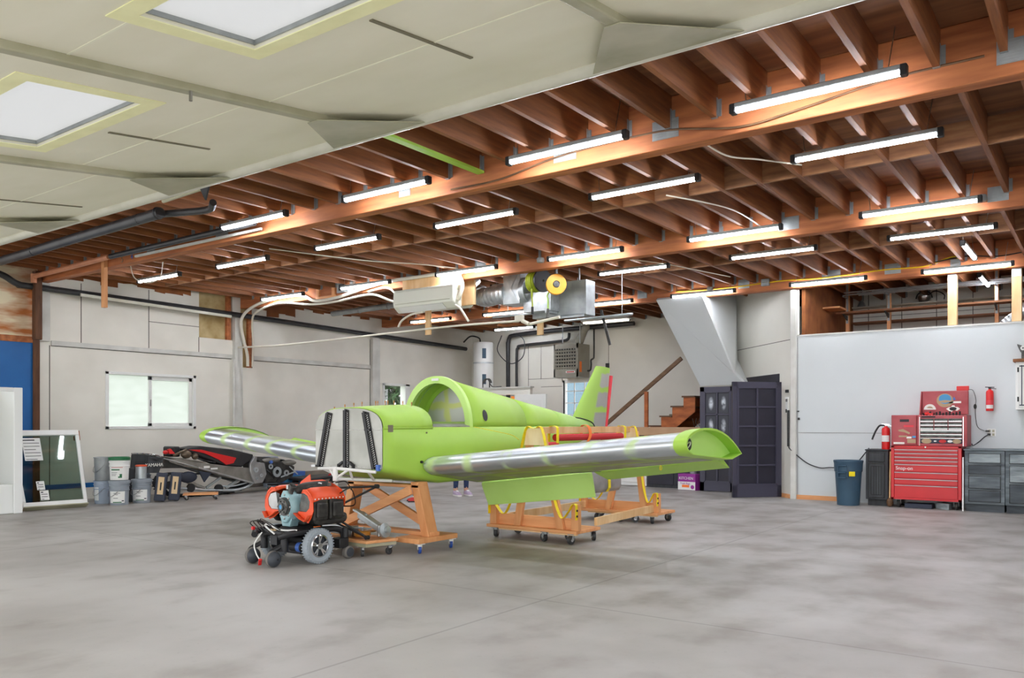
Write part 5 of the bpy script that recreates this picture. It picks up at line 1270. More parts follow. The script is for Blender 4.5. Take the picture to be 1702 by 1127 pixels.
for r_ in range(3):
    for c_ in range(3):
        w_ = (CX_1-CX_0-.10)/3; x0 = CX_0+.04+c_*w_
        d = link('drawer', MB().box(x0+.004, CF-.008, zz0-.052, x0+w_-.004, CF, zz0), 'engine_grey', tc_, sm=0, bev=.003)
        link('pull', MB().box(x0+.006, CF-.018, zz0-.05, x0+w_-.006, CF-.008, zz0-.034), 'chrome', d, sm=0, bev=.002)
    zz0 -= .058
for h in (.052, .052):
    d = link('drawer', MB().box(CX_0+.044, CF-.008, zz0-h, CX_1-.064, CF, zz0), 'engine_grey', tc_, sm=0, bev=.003)
    link('pull', MB().box(CX_0+.046, CF-.018, zz0-.018, CX_1-.066, CF-.008, zz0-.002), 'chrome', d, sm=0, bev=.002)
    zz0 -= h+.006
d = link('drawer', MB().box(CX_0+.044, CF-.008, zz0-.085, CX_1-.064, CF, zz0), 'dark_blue_case', tc_, sm=0, bev=.003)
link('pull', MB().box(CX_0+.046, CF-.018, zz0-.016, CX_1-.066, CF-.008, zz0-.002), 'chrome', d, sm=0, bev=.002)
for x, w_, m_ in ((-2.29, .14, 'sticker_sand'), (-2.17, .04, 'label_white'), (-2.07, .10, 'ink_red'), (-1.97, .07, 'label_white'), (-1.88, .12, 'sticker_sand')):
    link('sticker', MB().lathe([(.001, 0), (w_/2, 0), (w_/2, .001), (.001, .001)], 14, (x, CF-.009, zz0-.052), Matrix.Diagonal((1, 1, .55)) @ Matrix.Rotation(PI/2, 3, 'X')), m_, d, sm=0)
link('name_strip', MB().box(-2.36, CF-.003, 1.388, -2.17, CF, 1.412), 'ink', tc_, sm=0)
link('corner_trim', MB().box(CX_1-.055, CF-.006, .962, CX_1-.045, CF, 1.40).box(CX_0+.03, CF-.006, .962, CX_0+.038, CF, 1.40), 'chrome', tc_, sm=0)
ld = link('lid', MB().box(-2.40, 14.16, 1.435, -1.765, 14.22, 1.80), 'red_old', tc_, sm=0, bev=.008)
link('lid_side', MB().prism([(-2.415, 14.0, 1.425), (-2.415, 14.2, 1.425), (-2.415, 14.2, 1.80), (-2.415, 14.16, 1.80)], (.012, 0, 0)), 'red_old', tc_, sm=0)
def disc(x, z, rx, rz_, mat, nm, par, y, n=26, a0=0, a1=360):
    pts = [(x+rx*math.cos(math.radians(a0+(a1-a0)*k/n)), y, z+rz_*math.sin(math.radians(a0+(a1-a0)*k/n))) for k in range(n + (0 if a1-a0 == 360 else 1))]
    return link(nm, MB().prism(pts, (0, -.001, 0)), mat, par, sm=0)
disc(-2.08, 1.655, .115, .105, 'sticker_sand', 'round_sticker', ld, 14.159)
disc(-2.08, 1.675, .085, .075, 'sticker_blue', 'round_sticker', ld, 14.1575)
link('aircraft_mark', MB().prism([(-2.18, 14.156, 1.645), (-2.08, 14.156, 1.66), (-1.98, 14.156, 1.65), (-1.98, 14.156, 1.635), (-2.08, 14.156, 1.615), (-2.18, 14.156, 1.63)], (0, -.001, 0)), 'sticker_sand', ld, sm=0)
disc(-2.29, 1.515, .085, .085, 'sticker_white', 'badge_sticker', ld, 14.159, 20, 0, 180)
disc(-2.29, 1.515, .05, .05, 'sticker_sand', 'badge_sticker', ld, 14.157, 16, 20, 150)
link('badge_sticker', MB().prism([(-1.97+a*.095, 14.159, 1.53+b_*.06) for a, b_ in ((-1, -.1), (-.6, .35), (-.25, .4), (-.15, .8), (.2, .8), (.3, .4), (.7, .35), (1, -.1), (.6, -.6), (.1, -.4), (-.2, -.9), (-.6, -.6))], (0, -.001, 0)), 'sticker_white', ld, sm=0)
disc(-1.97, 1.525, .05, .028, 'ink', 'badge_sticker', ld, 14.157, 14)
link('badge_sticker', MB().prism([(-1.98, 14.159, 1.66), (-1.93, 14.159, 1.66), (-1.955, 14.159, 1.71)], (0, -.001, 0)), 'blue_label', ld, sm=0)
link('strip_sticker', MB().box(-2.05, 14.158, 1.61, -1.86, 14.16, 1.64), 'sticker_white', ld, sm=0)
tl_ = MB()
for k in range(12): tl_.cyl((-2.36+.045*k, 14.06, 1.427), (-2.36+.045*k, 14.06, 1.462+.012*((k*7) % 3)), .014, 8)
link('socket_row', tl_, 'black', tc_, sm=30)
link('red_tool_head', MB().sphere((-2.31, 14.02, 1.452), .035, .03, .026, 10, 6).cbox((-2.25, 14.02, 1.446), .06, .03, .03), 'red_plastic', tc_)
sc_ = thing('side_chest', 'faded red side cupboard chest beside the drawers on the red cabinet', 'tool chest', (-2.6, 14.1, .957))
link('body', MB().box(-2.79, 13.90, .957, -2.425, WY-.09, 1.43), 'red_old', sc_, sm=0, bev=.006)
dr = link('door', MB().box(-2.772, 13.884, .975, -2.435, 13.90, 1.415), 'red_old', sc_, sm=0, bev=.004)
link('dark_badge', MB().box(-2.665, 13.882, 1.325, -2.535, 13.884, 1.365), 'ink', dr, sm=0)
for x0, x1, z0, z1, m_ in ((-2.755, -2.60, .982, 1.012, 'sticker_white'), (-2.57, -2.50, 1.07, 1.10, 'sticker_white'), (-2.49, -2.44, 1.08, 1.11, 'sticker_blue'), (-2.61, -2.47, 1.245, 1.275, 'red_pink'), (-2.68, -2.56, 1.09, 1.115, 'sticker_sand'), (-2.56, -2.44, 1.0, 1.06, 'sticker_sand')):
    link('sticker', MB().box(x0, 13.882, z0, x1, 13.884, z1), m_, dr, sm=0)
link('scuff_sticker', MB().prism([(-2.69, 13.884, 1.20), (-2.62, 13.884, 1.215), (-2.52, 13.884, 1.16), (-2.53, 13.884, 1.135), (-2.60, 13.884, 1.165), (-2.68, 13.884, 1.18)], (0, -.002, 0)), 'sticker_sand', dr, sm=0)
solo('red_charger_box', MB().box(-1.925, 14.17, 1.801, -1.76, 14.23, 1.87), 'red_plastic', 'small red box on top of the open tool chest lid', 'charger', sm=0, bev=.006)

def shaker(root, x0, x1, z0, z1, yf, mat, name, fr=.045, lines=0):
    o = link(name, MB().box(x0, yf-.018, z0, x1, yf, z1), mat, root, sm=0, bev=.004)
    g = MB(); w_ = .008
    g.box(x0, yf-.0185, z0, x1, yf-.018, z0+w_).box(x0, yf-.0185, z1-w_, x1, yf-.018, z1).box(x0, yf-.0185, z0, x0+w_, yf-.018, z1).box(x1-w_, yf-.0185, z0, x1, yf-.018, z1)
    link('edge', g, 'black_gloss', o, sm=0)
    if lines:
        link('inset_panel', MB().box(x0+fr, yf-.0195, z0+fr, x1-fr, yf-.018, z1-fr), mat, o, sm=0)
        l = MB()
        for k in range(lines+1):
            x = x0+fr+(x1-x0-2*fr)*k/lines; l.box(x-.003, yf-.021, z0+fr, x+.003, yf-.0195, z1-fr)
        for z in (z0+fr, z1-fr): l.box(x0+fr, yf-.021, z-.003, x1-fr, yf-.0195, z+.003)
        link('groove', l, 'black_gloss', o, sm=0)
    return o
bk = thing('narrow_cabinet', 'narrow black wooden cabinet between blue bin and red cabinet', 'cabinet', (-3.02, 14.1, 0))
link('carcass', MB().box(-3.18, 13.96, .10, -2.85, WY-.03, .87).box(-3.16, 14.02, 0, -2.87, WY-.03, .10), 'black_wood', bk, sm=0, bev=.004)
link('top', MB().box(-3.19, 13.94, .87, -2.84, WY-.03, .892), 'black_wood', bk, sm=0, bev=.004)
shaker(bk, -3.14, -2.90, .70, .84, 13.96, 'black_wood', 'drawer')
shaker(bk, -3.14, -2.90, .13, .67, 13.96, 'black_wood', 'door', lines=4)
for i, (x0, x1, lab) in enumerate(((-1.775, -1.262, 'weathered grey four drawer base cabinet beside the red tool cabinet'), (-1.255, -.60, 'weathered grey base cabinet farthest from the bin, cut by the picture edge'))):
    gc = thing('grey_base_cabinet', lab, 'cabinet', ((x0+x1)/2, 14.1, 0))
    link('carcass', MB().box(x0, 13.87, .115, x1, WY-.03, .90), 'grey_wood', gc, sm=0, bev=.004)
    link('plinth', MB().box(x0+.01, 13.93, 0, x1-.01, WY-.03, .115), 'grey_wood_dk', gc, sm=0)
    zs_ = (((.72, .86, 'grey_wood_lt'), (.555, .69, 'grey_wood_dk'), (.345, .53, 'grey_wood'), (.15, .32, 'grey_wood_dk')), ((.72, .86, 'grey_wood_lt'), (.45, .69, 'grey_wood_lt'), (.15, .42, 'grey_wood_dk')))[i]
    for z0, z1, m_ in zs_: shaker(gc, x0+.05, min(x1-.05, x0+.52), z0, z1, 13.87, m_, 'drawer')
solo('grey_worktop', MB().box(-1.79, 13.85, .902, -.60, WY-.03, .925), 'grey_wood', 'weathered grey worktop across the two base cabinets', 'worktop', sm=0, bev=.004)
solo('white_edge_strip', MB().bar((-1.792, 13.81, 0.005), (-1.792, 13.84, .80), .012, .02, (1, 0, 0)), 'white_paint', 'thin white strip leaning between red and grey cabinets', 'strip', sm=0)
# bin
bn = thing('trash_bin', 'round blue grey plastic bin with yellow tag by the wall', 'bin', (-3.38, 13.9, 0))
o = (-3.42, 13.86, 0)
link('body', MB().lathe([(.001, 0), (.165, 0), (.17, .02), (.20, .52), (.202, .53), (.212, .54), (.216, .66), (.222, .685), (.226, .70), (.222, .715), (.205, .71), (.20, .55), (.16, .03), (.001, .03)], 40, o), 'blue_bin', bn)
for z in (.63, .52, .44):
    a = math.radians(-100); link('grip_rib', MB().cbox((o[0]+.215*math.cos(a), o[1]+.215*math.sin(a), z), .13, .03, .018, rz=a+PI/2), 'blue_bin', bn, sm=0, bev=.005)
for q in (-.07, .07):
    a = math.radians(-100)+q/.2; link('grip_rib', MB().cbox((o[0]+.213*math.cos(a), o[1]+.213*math.sin(a), .54), .015, .03, .20, rz=a+PI/2), 'blue_bin', bn, sm=0, bev=.004)
a = math.radians(-62); link('yellow_tag', MB().cbox((o[0]+.216*math.cos(a), o[1]+.216*math.sin(a), .505), .09, .02, .075, rz=a+PI/2), 'strap_yellow', bn, sm=0, bev=.004)
# broom / handle between cabinets
bro = thing('long_handled_tool', 'wooden handled tool with dark head beside the narrow cabinet', 'tool', (-2.83, 13.9, 0))
link('handle', MB().cyl((-2.817, 13.92, .12), (-2.822, 14.0, .86), .013, 8), 'pine_pale', bro)
link('head', MB().sphere((-2.815, 13.91, .07), .05, .06, .07, 12, 8), 'rail_wood', bro)
solo('dark_flat_box', MB().box(-2.60, 13.90, 0, -2.22, 14.15, .07), 'dark_blue_case', 'flat dark box on the floor under the red cabinet', 'box', sm=0, bev=.006)
solo('grey_flat_box', MB().prism([(-2.18, 14.0, 0), (-1.99, 13.90, 0), (-1.97, 14.1, 0), (-2.1, 14.26, 0)], (0, 0, .09)), 'grey_wood_lt', 'pale grey flat box under the red cabinet near a wheel', 'box', sm=0)
# extinguishers
def extinguisher(lab, x, y, z0, h, r, hose, grp=None):
    t = thing('fire_extinguisher', lab, 'fire extinguisher', (x, y, z0), 0, grp)
    link('cylinder', MB().lathe([(.001, 0), (r*.95, 0), (r, .012), (r, h*.78), (r*.85, h*.84), (r*.4, h*.88), (r*.4, h*.92), (.001, h*.92)], 24, (x, y, z0)), 'red_plastic', t)
    for z1, z2, m_ in ((.25, .45, 'red_pink'), (.10, .25, 'label_white')) if not hose else ((.30, .55, 'label_white'),):
        n_ = 10; mb = MB()
        for k in range(n_+1):
            a_ = math.radians(-150+120*k/n_)
            for q in (z1, z2): mb.v.append(V((x+(r+.0015)*math.cos(a_), y+(r+.0015)*math.sin(a_), z0+h*q)))
        for k in range(n_): mb.f.append((2*k, 2*k+2, 2*k+3, 2*k+1))
        link('paper_label', mb, m_, t, sm=60)
    link('valve', MB().cyl((x, y, z0+h*.90), (x, y, z0+h*.98), .018, 10).bar((x-.06, y-.01, z0+h), (x+.06, y-.01, z0+h*.985), .02, .012).bar((x-.02, y-.01, z0+h*.97), (x+.085, y-.01, z0+h*.92), .02, .010), 'black' if not hose else 'chrome', t, sm=0)
    if hose: link('hose', MB().tube(curve([(x-.02, y, z0+h*.95), (x-.09, y-.01, z0+h*.93), (x-.14, y-.02, z0+h*.75), (x-.18, y-.02, z0+h*.52), (x-.20, y-.02, z0+h*.38)]), .014, 8), 'black', t)
    else: link('wall_hook', MB().box(x-.02, y+r, z0+h*.5, x+.02, WY, z0+h*.56), 'galv_flat', t, sm=0)
    return t
extinguisher('red fire extinguisher hung on the white partition wall', -1.50, WY-.075, 1.49, .36, .052, False)
extinguisher('red fire extinguisher with black hose on the narrow black cabinet', -2.90, 14.05, .893, .40, .062, True)
# wall outlets, cords
def outlet(x, z, lab):
    t = thing('wall_outlet', lab, 'outlet', (x, WY, z))
    link('cover', MB().box(x-.058, WY-.008, z-.06, x+.058, WY, z+.06), 'white_paint', t, sm=0, bev=.003)
    link('socket', MB().box(x-.04, WY-.010, z+.008, x-.01, WY-.008, z+.045).box(x-.04, WY-.010, z-.045, x-.01, WY-.008, z-.008).box(x+.01, WY-.010, z+.008, x+.04, WY-.008, z+.045).box(x+.01, WY-.010, z-.045, x+.04, WY-.008, z-.008), 'canopy_steel', t, sm=0)
outlet(-1.485, 1.16, 'white double outlet with two plugs beside the tool chest')
ca_ = MB().tube(curve([(-1.77, 14.25, 1.82), (-1.72, 14.33, 1.80), (-1.69, WY-.02, 1.66), (-1.70, WY-.02, 1.55), (-1.69, WY-.02, 1.35), (-1.66, WY-.02, 1.24), (-1.58, WY-.02, 1.19), (-1.53, WY-.02, 1.185)]), .004, 6).sphere((-1.70, WY-.025, 1.56), .022, .02, .04, 8, 6).cbox((-1.535, WY-.025, 1.185), .05, .03, .025)
solo('charging_lead', ca_, 'engine_dark', 'thin grey cord from the red charger box to the outlet', 'cord')
solo('extension_lead', MB().tube(curve([(-1.735, 14.30, .99), (-1.72, 14.34, .965), (-1.65, WY-.03, 1.02), (-1.57, WY-.03, 1.10), (-1.52, WY-.025, 1.13)]), .007, 6).cbox((-1.515, WY-.03, 1.135), .04, .035, .03), 'black', 'thick black cord from behind the tool chest to the outlet', 'cord')
ps = thing('power_strip', 'tall black power strip mounted on the white corner post', 'power strip', (-4.53, WY-.09, 1.2))
link('body', MB().box(-4.545, WY-.085, .905, -4.505, WY-.062, 1.53), 'black', ps, sm=0, bev=.004)
so_ = MB()
for k in range(12): so_.box(-4.538, WY-.087, .96+.045*k, -4.512, WY-.085, .985+.045*k)
link('socket', so_, 'engine_dark', ps, sm=0)
solo('extension_lead', MB().tube(curve([(-4.52, WY-.075, .905), (-4.50, WY-.06, .86), (-4.35, WY-.03, .72), (-4.19, WY-.03, .61), (-4.0, WY-.03, .55), (-3.85, WY-.04, .56), (-3.65, WY-.06, .565), (-3.45, WY-.05, .60), (-3.36, 14.25, .68), (-3.28, 14.3, .80), (-3.215, 14.34, .90)]), .009, 6), 'black', 'long black cord drooping from power strip behind blue bin', 'cord')
sw = thing('wall_control', 'small white control box with black switch on the diagonal wall', 'switch', (-4.62, 14.5, 1.5))
def dplate(t0, t1, z0, z1, o1): return MB().prism([dg(t0, z0, -.002), dg(t1, z0, -.002), dg(t1, z0, -o1), dg(t0, z0, -o1)], (0, 0, z1-z0))
link('box', dplate(.13, .21, 1.47, 1.76, .03), 'white_paint', sw, sm=0, bev=.003)
link('switch', dplate(.155, .185, 1.49, 1.55, .04).join(dplate(.14, .155, 1.68, 1.73, .035)).join(dplate(.175, .19, 1.68, 1.73, .035)), 'black', sw, sm=0)
solo('door_sensor', dplate(.14, .20, 1.84, 1.89, .04), 'black', 'small black box on the diagonal wall above the control', 'sensor', sm=0)
solo('partition_latch', MB().box(-4.39, WY-.03, 1.50, -4.36, WY-.005, 1.52).box(-4.38, WY-.04, 1.36, -4.35, WY-.005, 1.40), 'engine_dark', 'small dark latch at the partition wall seam', 'latch', sm=0)
# wall cupboard at picture edge
wc = thing('wall_cupboard', 'white louvred wall cupboard hung at the partition wall end', 'cupboard', (-.9, 14.3, 1.5))
link('body', MB().box(-1.15, 14.12, 1.50, -.55, WY-.005, 2.20), 'white_paint', wc, sm=0, bev=.004)
dd = link('door', MB().box(-1.11, 14.10, 1.54, -.58, 14.12, 2.17), 'white_paint', wc, sm=0, bev=.004)
lv = MB()
for x in (-1.07, -.98, -.89): lv.box(x-.006, 14.096, 1.56, x+.006, 14.10, 2.15)
lv.box(-1.1, 14.096, 1.56, -.6, 14.10, 1.575).box(-1.1, 14.096, 2.13, -.6, 14.10, 2.145)
link('groove', lv, 'dark_blue_case', dd, sm=0)
link('hinge', MB().box(-1.125, 14.09, 1.62, -1.105, 14.10, 1.69).box(-1.125, 14.09, 2.05, -1.105, 14.10, 2.12), 'black', wc, sm=0)
link('top_shelf', MB().box(-1.18, 14.08, 2.20, -.55, WY-.005, 2.245), 'shelf_wood', wc, sm=0, bev=.004)
ey = thing('cast_bracket', 'grey twin eyed cast bracket standing on the wall cupboard', 'bracket', (-1.03, 14.2, 2.247))
link('casting', MB().box(-1.08, 14.16, 2.247, -.94, 14.26, 2.36).prism([(-1.14, 14.18, 2.47), (-1.09, 14.18, 2.34), (-.93, 14.18, 2.34), (-.88, 14.18, 2.47), (-.95, 14.18, 2.44), (-1.01, 14.18, 2.40), (-1.07, 14.18, 2.44)], (0, .07, 0)), 'engine_grey', ey, sm=0, bev=.01)
for x in (-1.06, -.955): link('eye_bore', MB().lathe([(.012, 0), (.034, 0), (.034, .012), (.012, .012)], 16, (x, 14.178, 2.405), Matrix.Rotation(PI/2, 3, 'X')), 'label_white', ey)

# ---------------- dark doors
def leaf(name, lab, p, q, z0, z1, th, rows_, cols, glass_=False, nrm=None, low=.22, cat='door'):
    p, q = V(p), V(q); d = (q-p).normalized(); n_ = V((d.y, -d.x, 0)); w_ = (q-p).length
    t = thing(name, lab, cat, ((p.x+q.x)/2, (p.y+q.y)/2, z0)); t['kind'] = 'thing'
    def pan(a0, a1, b0, b1, o0, o1): 
        c = [p+d*a0+n_*o0, p+d*a1+n_*o0, p+d*a1+n_*o1, p+d*a0+n_*o1]
        return MB().prism([(c_.x, c_.y, b0) for c_ in c], (0, 0, b1-b0))
    link('slab', pan(0, w_, z0, z1, -th, 0), 'door_navy', t, sm=0, bev=.004)
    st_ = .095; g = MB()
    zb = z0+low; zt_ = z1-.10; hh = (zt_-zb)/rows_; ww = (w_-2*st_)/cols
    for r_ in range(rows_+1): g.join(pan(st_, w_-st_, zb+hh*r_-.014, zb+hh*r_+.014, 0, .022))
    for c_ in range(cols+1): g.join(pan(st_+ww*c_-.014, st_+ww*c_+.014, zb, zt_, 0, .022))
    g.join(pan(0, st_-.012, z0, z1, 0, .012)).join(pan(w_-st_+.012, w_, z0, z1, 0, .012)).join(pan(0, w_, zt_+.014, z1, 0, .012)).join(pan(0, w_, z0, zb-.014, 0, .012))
    link('glazing_bars', g, 'door_bar_lit', t, sm=0)
    return t, pan, (st_, ww, zb, hh)
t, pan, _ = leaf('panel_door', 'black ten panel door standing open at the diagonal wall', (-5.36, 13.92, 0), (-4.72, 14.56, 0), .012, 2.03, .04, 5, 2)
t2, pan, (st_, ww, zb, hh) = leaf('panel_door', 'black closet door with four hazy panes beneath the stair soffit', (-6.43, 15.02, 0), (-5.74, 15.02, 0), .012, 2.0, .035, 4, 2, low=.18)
for r_ in (2, 3):
    for c_ in (0, 1):
        link('hazy_pane', pan(st_+ww*c_+.03, st_+ww*(c_+1)-.03, zb+hh*r_+.03, zb+hh*(r_+1)-.03, .001, .004), 'hazy', t2, sm=0)
# ================================================================== UNDER THE ROOF
ac = thing('air_conditioner', 'white wall air conditioner on plywood backing before the middle girder', 'air conditioner', (-9.05, 10.1, 3.15))
x0, x1 = -9.70, -8.40
prof = [(9.98, 3.47), (10.0, 3.51), (10.20, 3.52), (10.20, 3.16), (10.10, 3.14), (9.985, 3.23), (9.97, 3.30)]
link('casing', MB().prism([(x0, y, z) for y, z in prof], (x1-x0, 0, 0)), 'ac_white', ac, sm=0, bev=.018, seg=3)
link('outlet_flap', MB().prism([(x0+.12, 9.985, 3.222), (x0+.12, 10.085, 3.142), (x0+.12, 10.08, 3.136), (x0+.12, 9.978, 3.216)], (x1-x0-.34, 0, 0)), 'white_paint', ac, sm=0)
link('panel_seam', MB().box(x0+.06, 9.962, 3.268, x1-.06, 9.972, 3.274), 'canopy_steel', ac, sm=0)
link('rating_label', MB().box(x1-.001+.001, 10.06, 3.42, x1+.003, 10.12, 3.50), 'canopy_steel', ac, sm=0)
solo('ceiling_mount_board', MB().box(-9.72, 10.225, 3.20, -8.45, 10.265, 3.77), 'pine_pale', 'plywood board behind the white air conditioner facing the nose', 'board', sm=0)
solo('ceiling_mount_board', MB().box(-8.72, 10.52, 3.24, -8.40, 10.56, 3.77), 'pine_pale', 'second plywood board behind the girder beside the air conditioner', 'board', sm=0)
a2 = thing('air_conditioner', 'second white air conditioner half hidden on the girder far side', 'air conditioner', (-9.1, 10.7, 3.2))
link('casing', MB().prism([(-9.8, y, z) for y, z in ((10.60, 3.56), (10.86, 3.58), (10.90, 3.54), (10.90, 3.34), (10.82, 3.24), (10.60, 3.22))], (1.12, 0, 0)), 'ac_white', a2, sm=0, bev=.03, seg=3)
for x, y, z0, lab in ((-9.37, 10.487, 2.80, 'pale timber stick hanging below the white air conditioner'), (-7.85, 11.62, 2.80, 'pale timber stick hanging behind the sheet metal duct')):
    solo('hanging_stick', MB().box(x-.055, y-.02, z0, x+.055, y+.02, 3.772), 'pine_pale', lab, 'stick', sm=0)
solo('hanging_stick', MB().box(-12.14, 6.34, 3.02, -12.06, 6.396, 3.74), 'pine', 'orange timber stick hanging from the front girder', 'stick', sm=0)
# white hoses: rise at the long wall, then run along the middle girder to the unit
for i, (dy, lab) in enumerate(((0, 'thicker white hose looping from wall opening along the girder'), (.05, 'thinner white hose looping from wall opening beside the thicker one'))):
    p = curve([(-14.2, 10.42+dy, 2.46), (-14.19, 10.40+dy, 2.7), (-14.14, 10.26+dy*.6, 3.05), (-14.10, 10.19+dy*.4, 3.35), (-13.9, 10.22, 3.56), (-13.35, 10.25, 3.70), (-12.4, 10.255, 3.72), (-11.95, 10.245, 3.57), (-11.3, 10.22, 3.58), (-10.7, 10.25, 3.68), (-10.15, 10.24, 3.735), (-9.85, 10.175, 3.73), (-9.3, 10.172, 3.73), (-8.8, 10.172, 3.73), (-8.45, 10.16, 3.66), (-8.32, 10.12, 3.50), (-8.33, 10.08, 3.34), (-8.375, 10.08, 3.26)], 6) if i == 0 else curve([(-14.2, 10.53, 2.46), (-14.17, 10.52, 2.7), (-14.08, 10.46, 3.0), (-13.96, 10.35, 3.28), (-13.65, 10.2, 3.48), (-12.9, 10.165, 3.60), (-12.0, 10.165, 3.50), (-11.3, 10.15, 3.49), (-10.6, 10.165, 3.54), (-10.3, 10.165, 3.52), (-9.95, 10.12, 3.40), (-9.73, 10.10, 3.33)], 6)
    solo('pipe_hose', MB().tube(p, .030 if i == 0 else .020, 8), 'pvc', lab, 'hose')
solo('pipe_hose', MB().tube(curve([(-10.55, 10.24, 3.61), (-10.2, 10.235, 3.645), (-9.98, 10.19, 3.60), (-9.82, 10.12, 3.52), (-9.72, 10.08, 3.46)]), .018, 8), 'pvc', 'short white hose kinking down into the air conditioner end', 'hose')
solo('hanging_drain_hose', MB().tube(curve([(-8.38, 10.02, 3.17), (-8.25, 9.98, 3.10), (-8.12, 9.95, 2.96), (-8.06, 9.95, 2.88)]), .018, 8), 'pvc', 'white drain tail drooping past the air conditioner duct side', 'hose')
solo('hanging_drain_hose', MB().tube(curve([(-9.1, 10.05, 3.12), (-9.3, 10.0, 3.09), (-9.5, 9.98, 3.0), (-9.58, 9.98, 2.90)]), .018, 8), 'pvc', 'white drain tail drooping beneath the air conditioner', 'hose')
solo('ceiling_pipe_line', MB().tube(curve([(-14.28, 10.2, 2.83), (-13.0, 10.2, 2.80), (-11.5, 10.2, 2.815), (-10, 10.21, 2.845), (-8.6, 10.22, 2.87), (-7.3, 10.24, 2.86)]), .017, 8), 'pvc', 'long thin white pipe sagging across the hall below the girder', 'pipe')
solo('hanging_pipe_fitting', MB().cbox((-7.30, 10.24, 2.90), .14, .06, .09).tube([(-7.25, 10.24, 2.86), (-7.12, 10.24, 2.80)], .03, 8).tube([(-7.10, 10.24, 2.80), (-6.55, 10.2, 2.86)], .022, 8), 'pvc', 'white fitting at the end of the long sagging pipe', 'fitting', sm=40)
# electrical boxes on the middle girder
eb = thing('ceiling_junction_box', 'grey open electrical box on the middle girder before the hoses', 'electrical box', (-11.2, 10.27, 3.66))
link('box', MB().box(-11.36, 10.24, 3.66, -10.94, 10.298, 3.84), 'galv_flat', eb, sm=0)
link('breaker', MB().box(-11.30, 10.232, 3.70, -11.06, 10.24, 3.80), 'black', eb, sm=0)
solo('ceiling_timber_frame', MB().box(-11.95, 10.26, 3.62, -11.87, 10.298, 3.86).box(-11.52, 10.26, 3.62, -11.44, 10.298, 3.86).box(-11.95, 10.255, 3.60, -11.42, 10.298, 3.64), 'pine_x', 'small orange timber frame on the middle girder', 'frame', sm=0)

# sheet metal duct work between the reels and the loft stair
dk = thing('ceiling_duct', 'large sheet metal duct with collar and cone behind the cord reels', 'duct', (-7.3, 11.2, 3.0))
link('main_box', MB().box(-7.72, 11.20, 3.02, -6.70, 11.48, 3.57), 'galv_flat', dk, sm=0)
pb = link('front_plenum', MB().box(-8.06, 10.85, 3.24, -7.73, 11.20, 3.76), 'galv', dk, sm=0)
link('cross_break', MB().prism([(-8.06, 10.848, 3.24), (-7.90, 10.83, 3.5), (-7.73, 10.848, 3.24)], (0, .002, 0)).prism([(-8.06, 10.848, 3.76), (-7.90, 10.83, 3.5), (-7.73, 10.848, 3.76)], (0, .002, 0)), 'galv', pb, sm=0)
link('round_collar', MB().lathe([(.17, 0), (.20, 0), (.20, .10), (.17, .10)], 28, (-7.73, 10.99, 3.46), 'X'), 'galv', dk)
link('plenum_side', MB().box(-7.73, 10.95, 3.10, -7.20, 11.20, 3.40), 'duct_foil', dk, sm=0)
rr_ = MB()
P_ = curve([(-8.06, 10.95, 3.44), (-8.3, 10.95, 3.43), (-8.5, 10.98, 3.42), (-8.66, 11.02, 3.46), (-8.72, 11.02, 3.54)], 6)
rr_.tube(P_, [.155+.008*(i % 2) for i in range(len(P_))], 18)
link('flexible_elbow', rr_, 'duct_foil', dk, sm=20)
link('small_pipe', MB().tube(curve([(-8.72, 10.86, 3.50), (-8.75, 10.86, 3.62), (-8.75, 11.0, 3.74)]), .09, 14), 'duct_foil', dk)
link('foil_tape', MB().box(-7.30, 10.94, 3.06, -7.23, 11.20, 3.42), 'duct_foil', dk, sm=0)
link('hang_strap', MB().box(-6.9, 11.3, 3.57, -6.88, 11.32, 3.78).box(-7.6, 11.3, 3.57, -7.58, 11.32, 3.78), 'galv_flat', dk, sm=0)
link('bottom_flare', MB().prism([(-7.35, 11.19, 3.02), (-6.72, 11.19, 3.02), (-6.60, 10.98, 2.96), (-7.0, 10.98, 2.96)], (0, 0, .015)), 'galv', dk, sm=0)
# reels hung from a rail
solo('ceiling_reel_rail', MB().bar((-8.05, 10.62, 3.755), (-6.2, 10.62, 3.755), .03, .03), 'galv', 'thin steel rail under the joists carrying the cord reels', 'rail', sm=0)
hr_ = thing('hose_reel', 'black hose reel wound with yellow green hose hung under the girder', 'reel', (-7.2, 10.6, 3.2))
link('side_disc', MB().lathe([(.02, 0), (.16, 0), (.175, .015), (.175, .05), (.02, .05)], 26, (-7.14, 10.6, 3.50), Matrix.Rotation(PI/2, 3, 'Y') @ Matrix.Rotation(.3, 3, 'X')), 'black', hr_)
co_ = MB()
for k in range(5): co_.torus((-7.33+.035*k, 10.6+.004*k, 3.50), .145-.006*abs(k-2), .020, 'X', 26, 7)
link('wound_hose', co_, 'green_hose', hr_)
link('bracket', MB().box(-7.26, 10.58, 3.64, -7.20, 10.62, 3.745).box(-7.27, 10.585, 3.48, -7.22, 10.615, 3.66), 'black', hr_, sm=0)
link('hose_tail', MB().tube(curve([(-7.25, 10.5, 3.38), (-7.25, 10.5, 3.26), (-7.24, 10.5, 3.15), (-7.24, 10.5, 3.04)]), [.016]*9+[.012]*16, 8), 'green_hose', hr_)
link('nozzle', MB().tube([(-7.24, 10.5, 3.10), (-7.24, 10.5, 2.99)], .020, 8), 'black', hr_)
cr2 = thing('cord_reel', 'round yellow cord reel hanging beside the black hose reel', 'reel', (-6.85, 10.6, 3.2))
RZ = Matrix.Rotation(math.radians(60), 3, 'Z') @ Matrix.Rotation(PI/2, 3, 'Y')
RZ = Matrix.Rotation(math.radians(-50), 3, 'Z') @ Matrix.Rotation(PI/2, 3, 'Y')
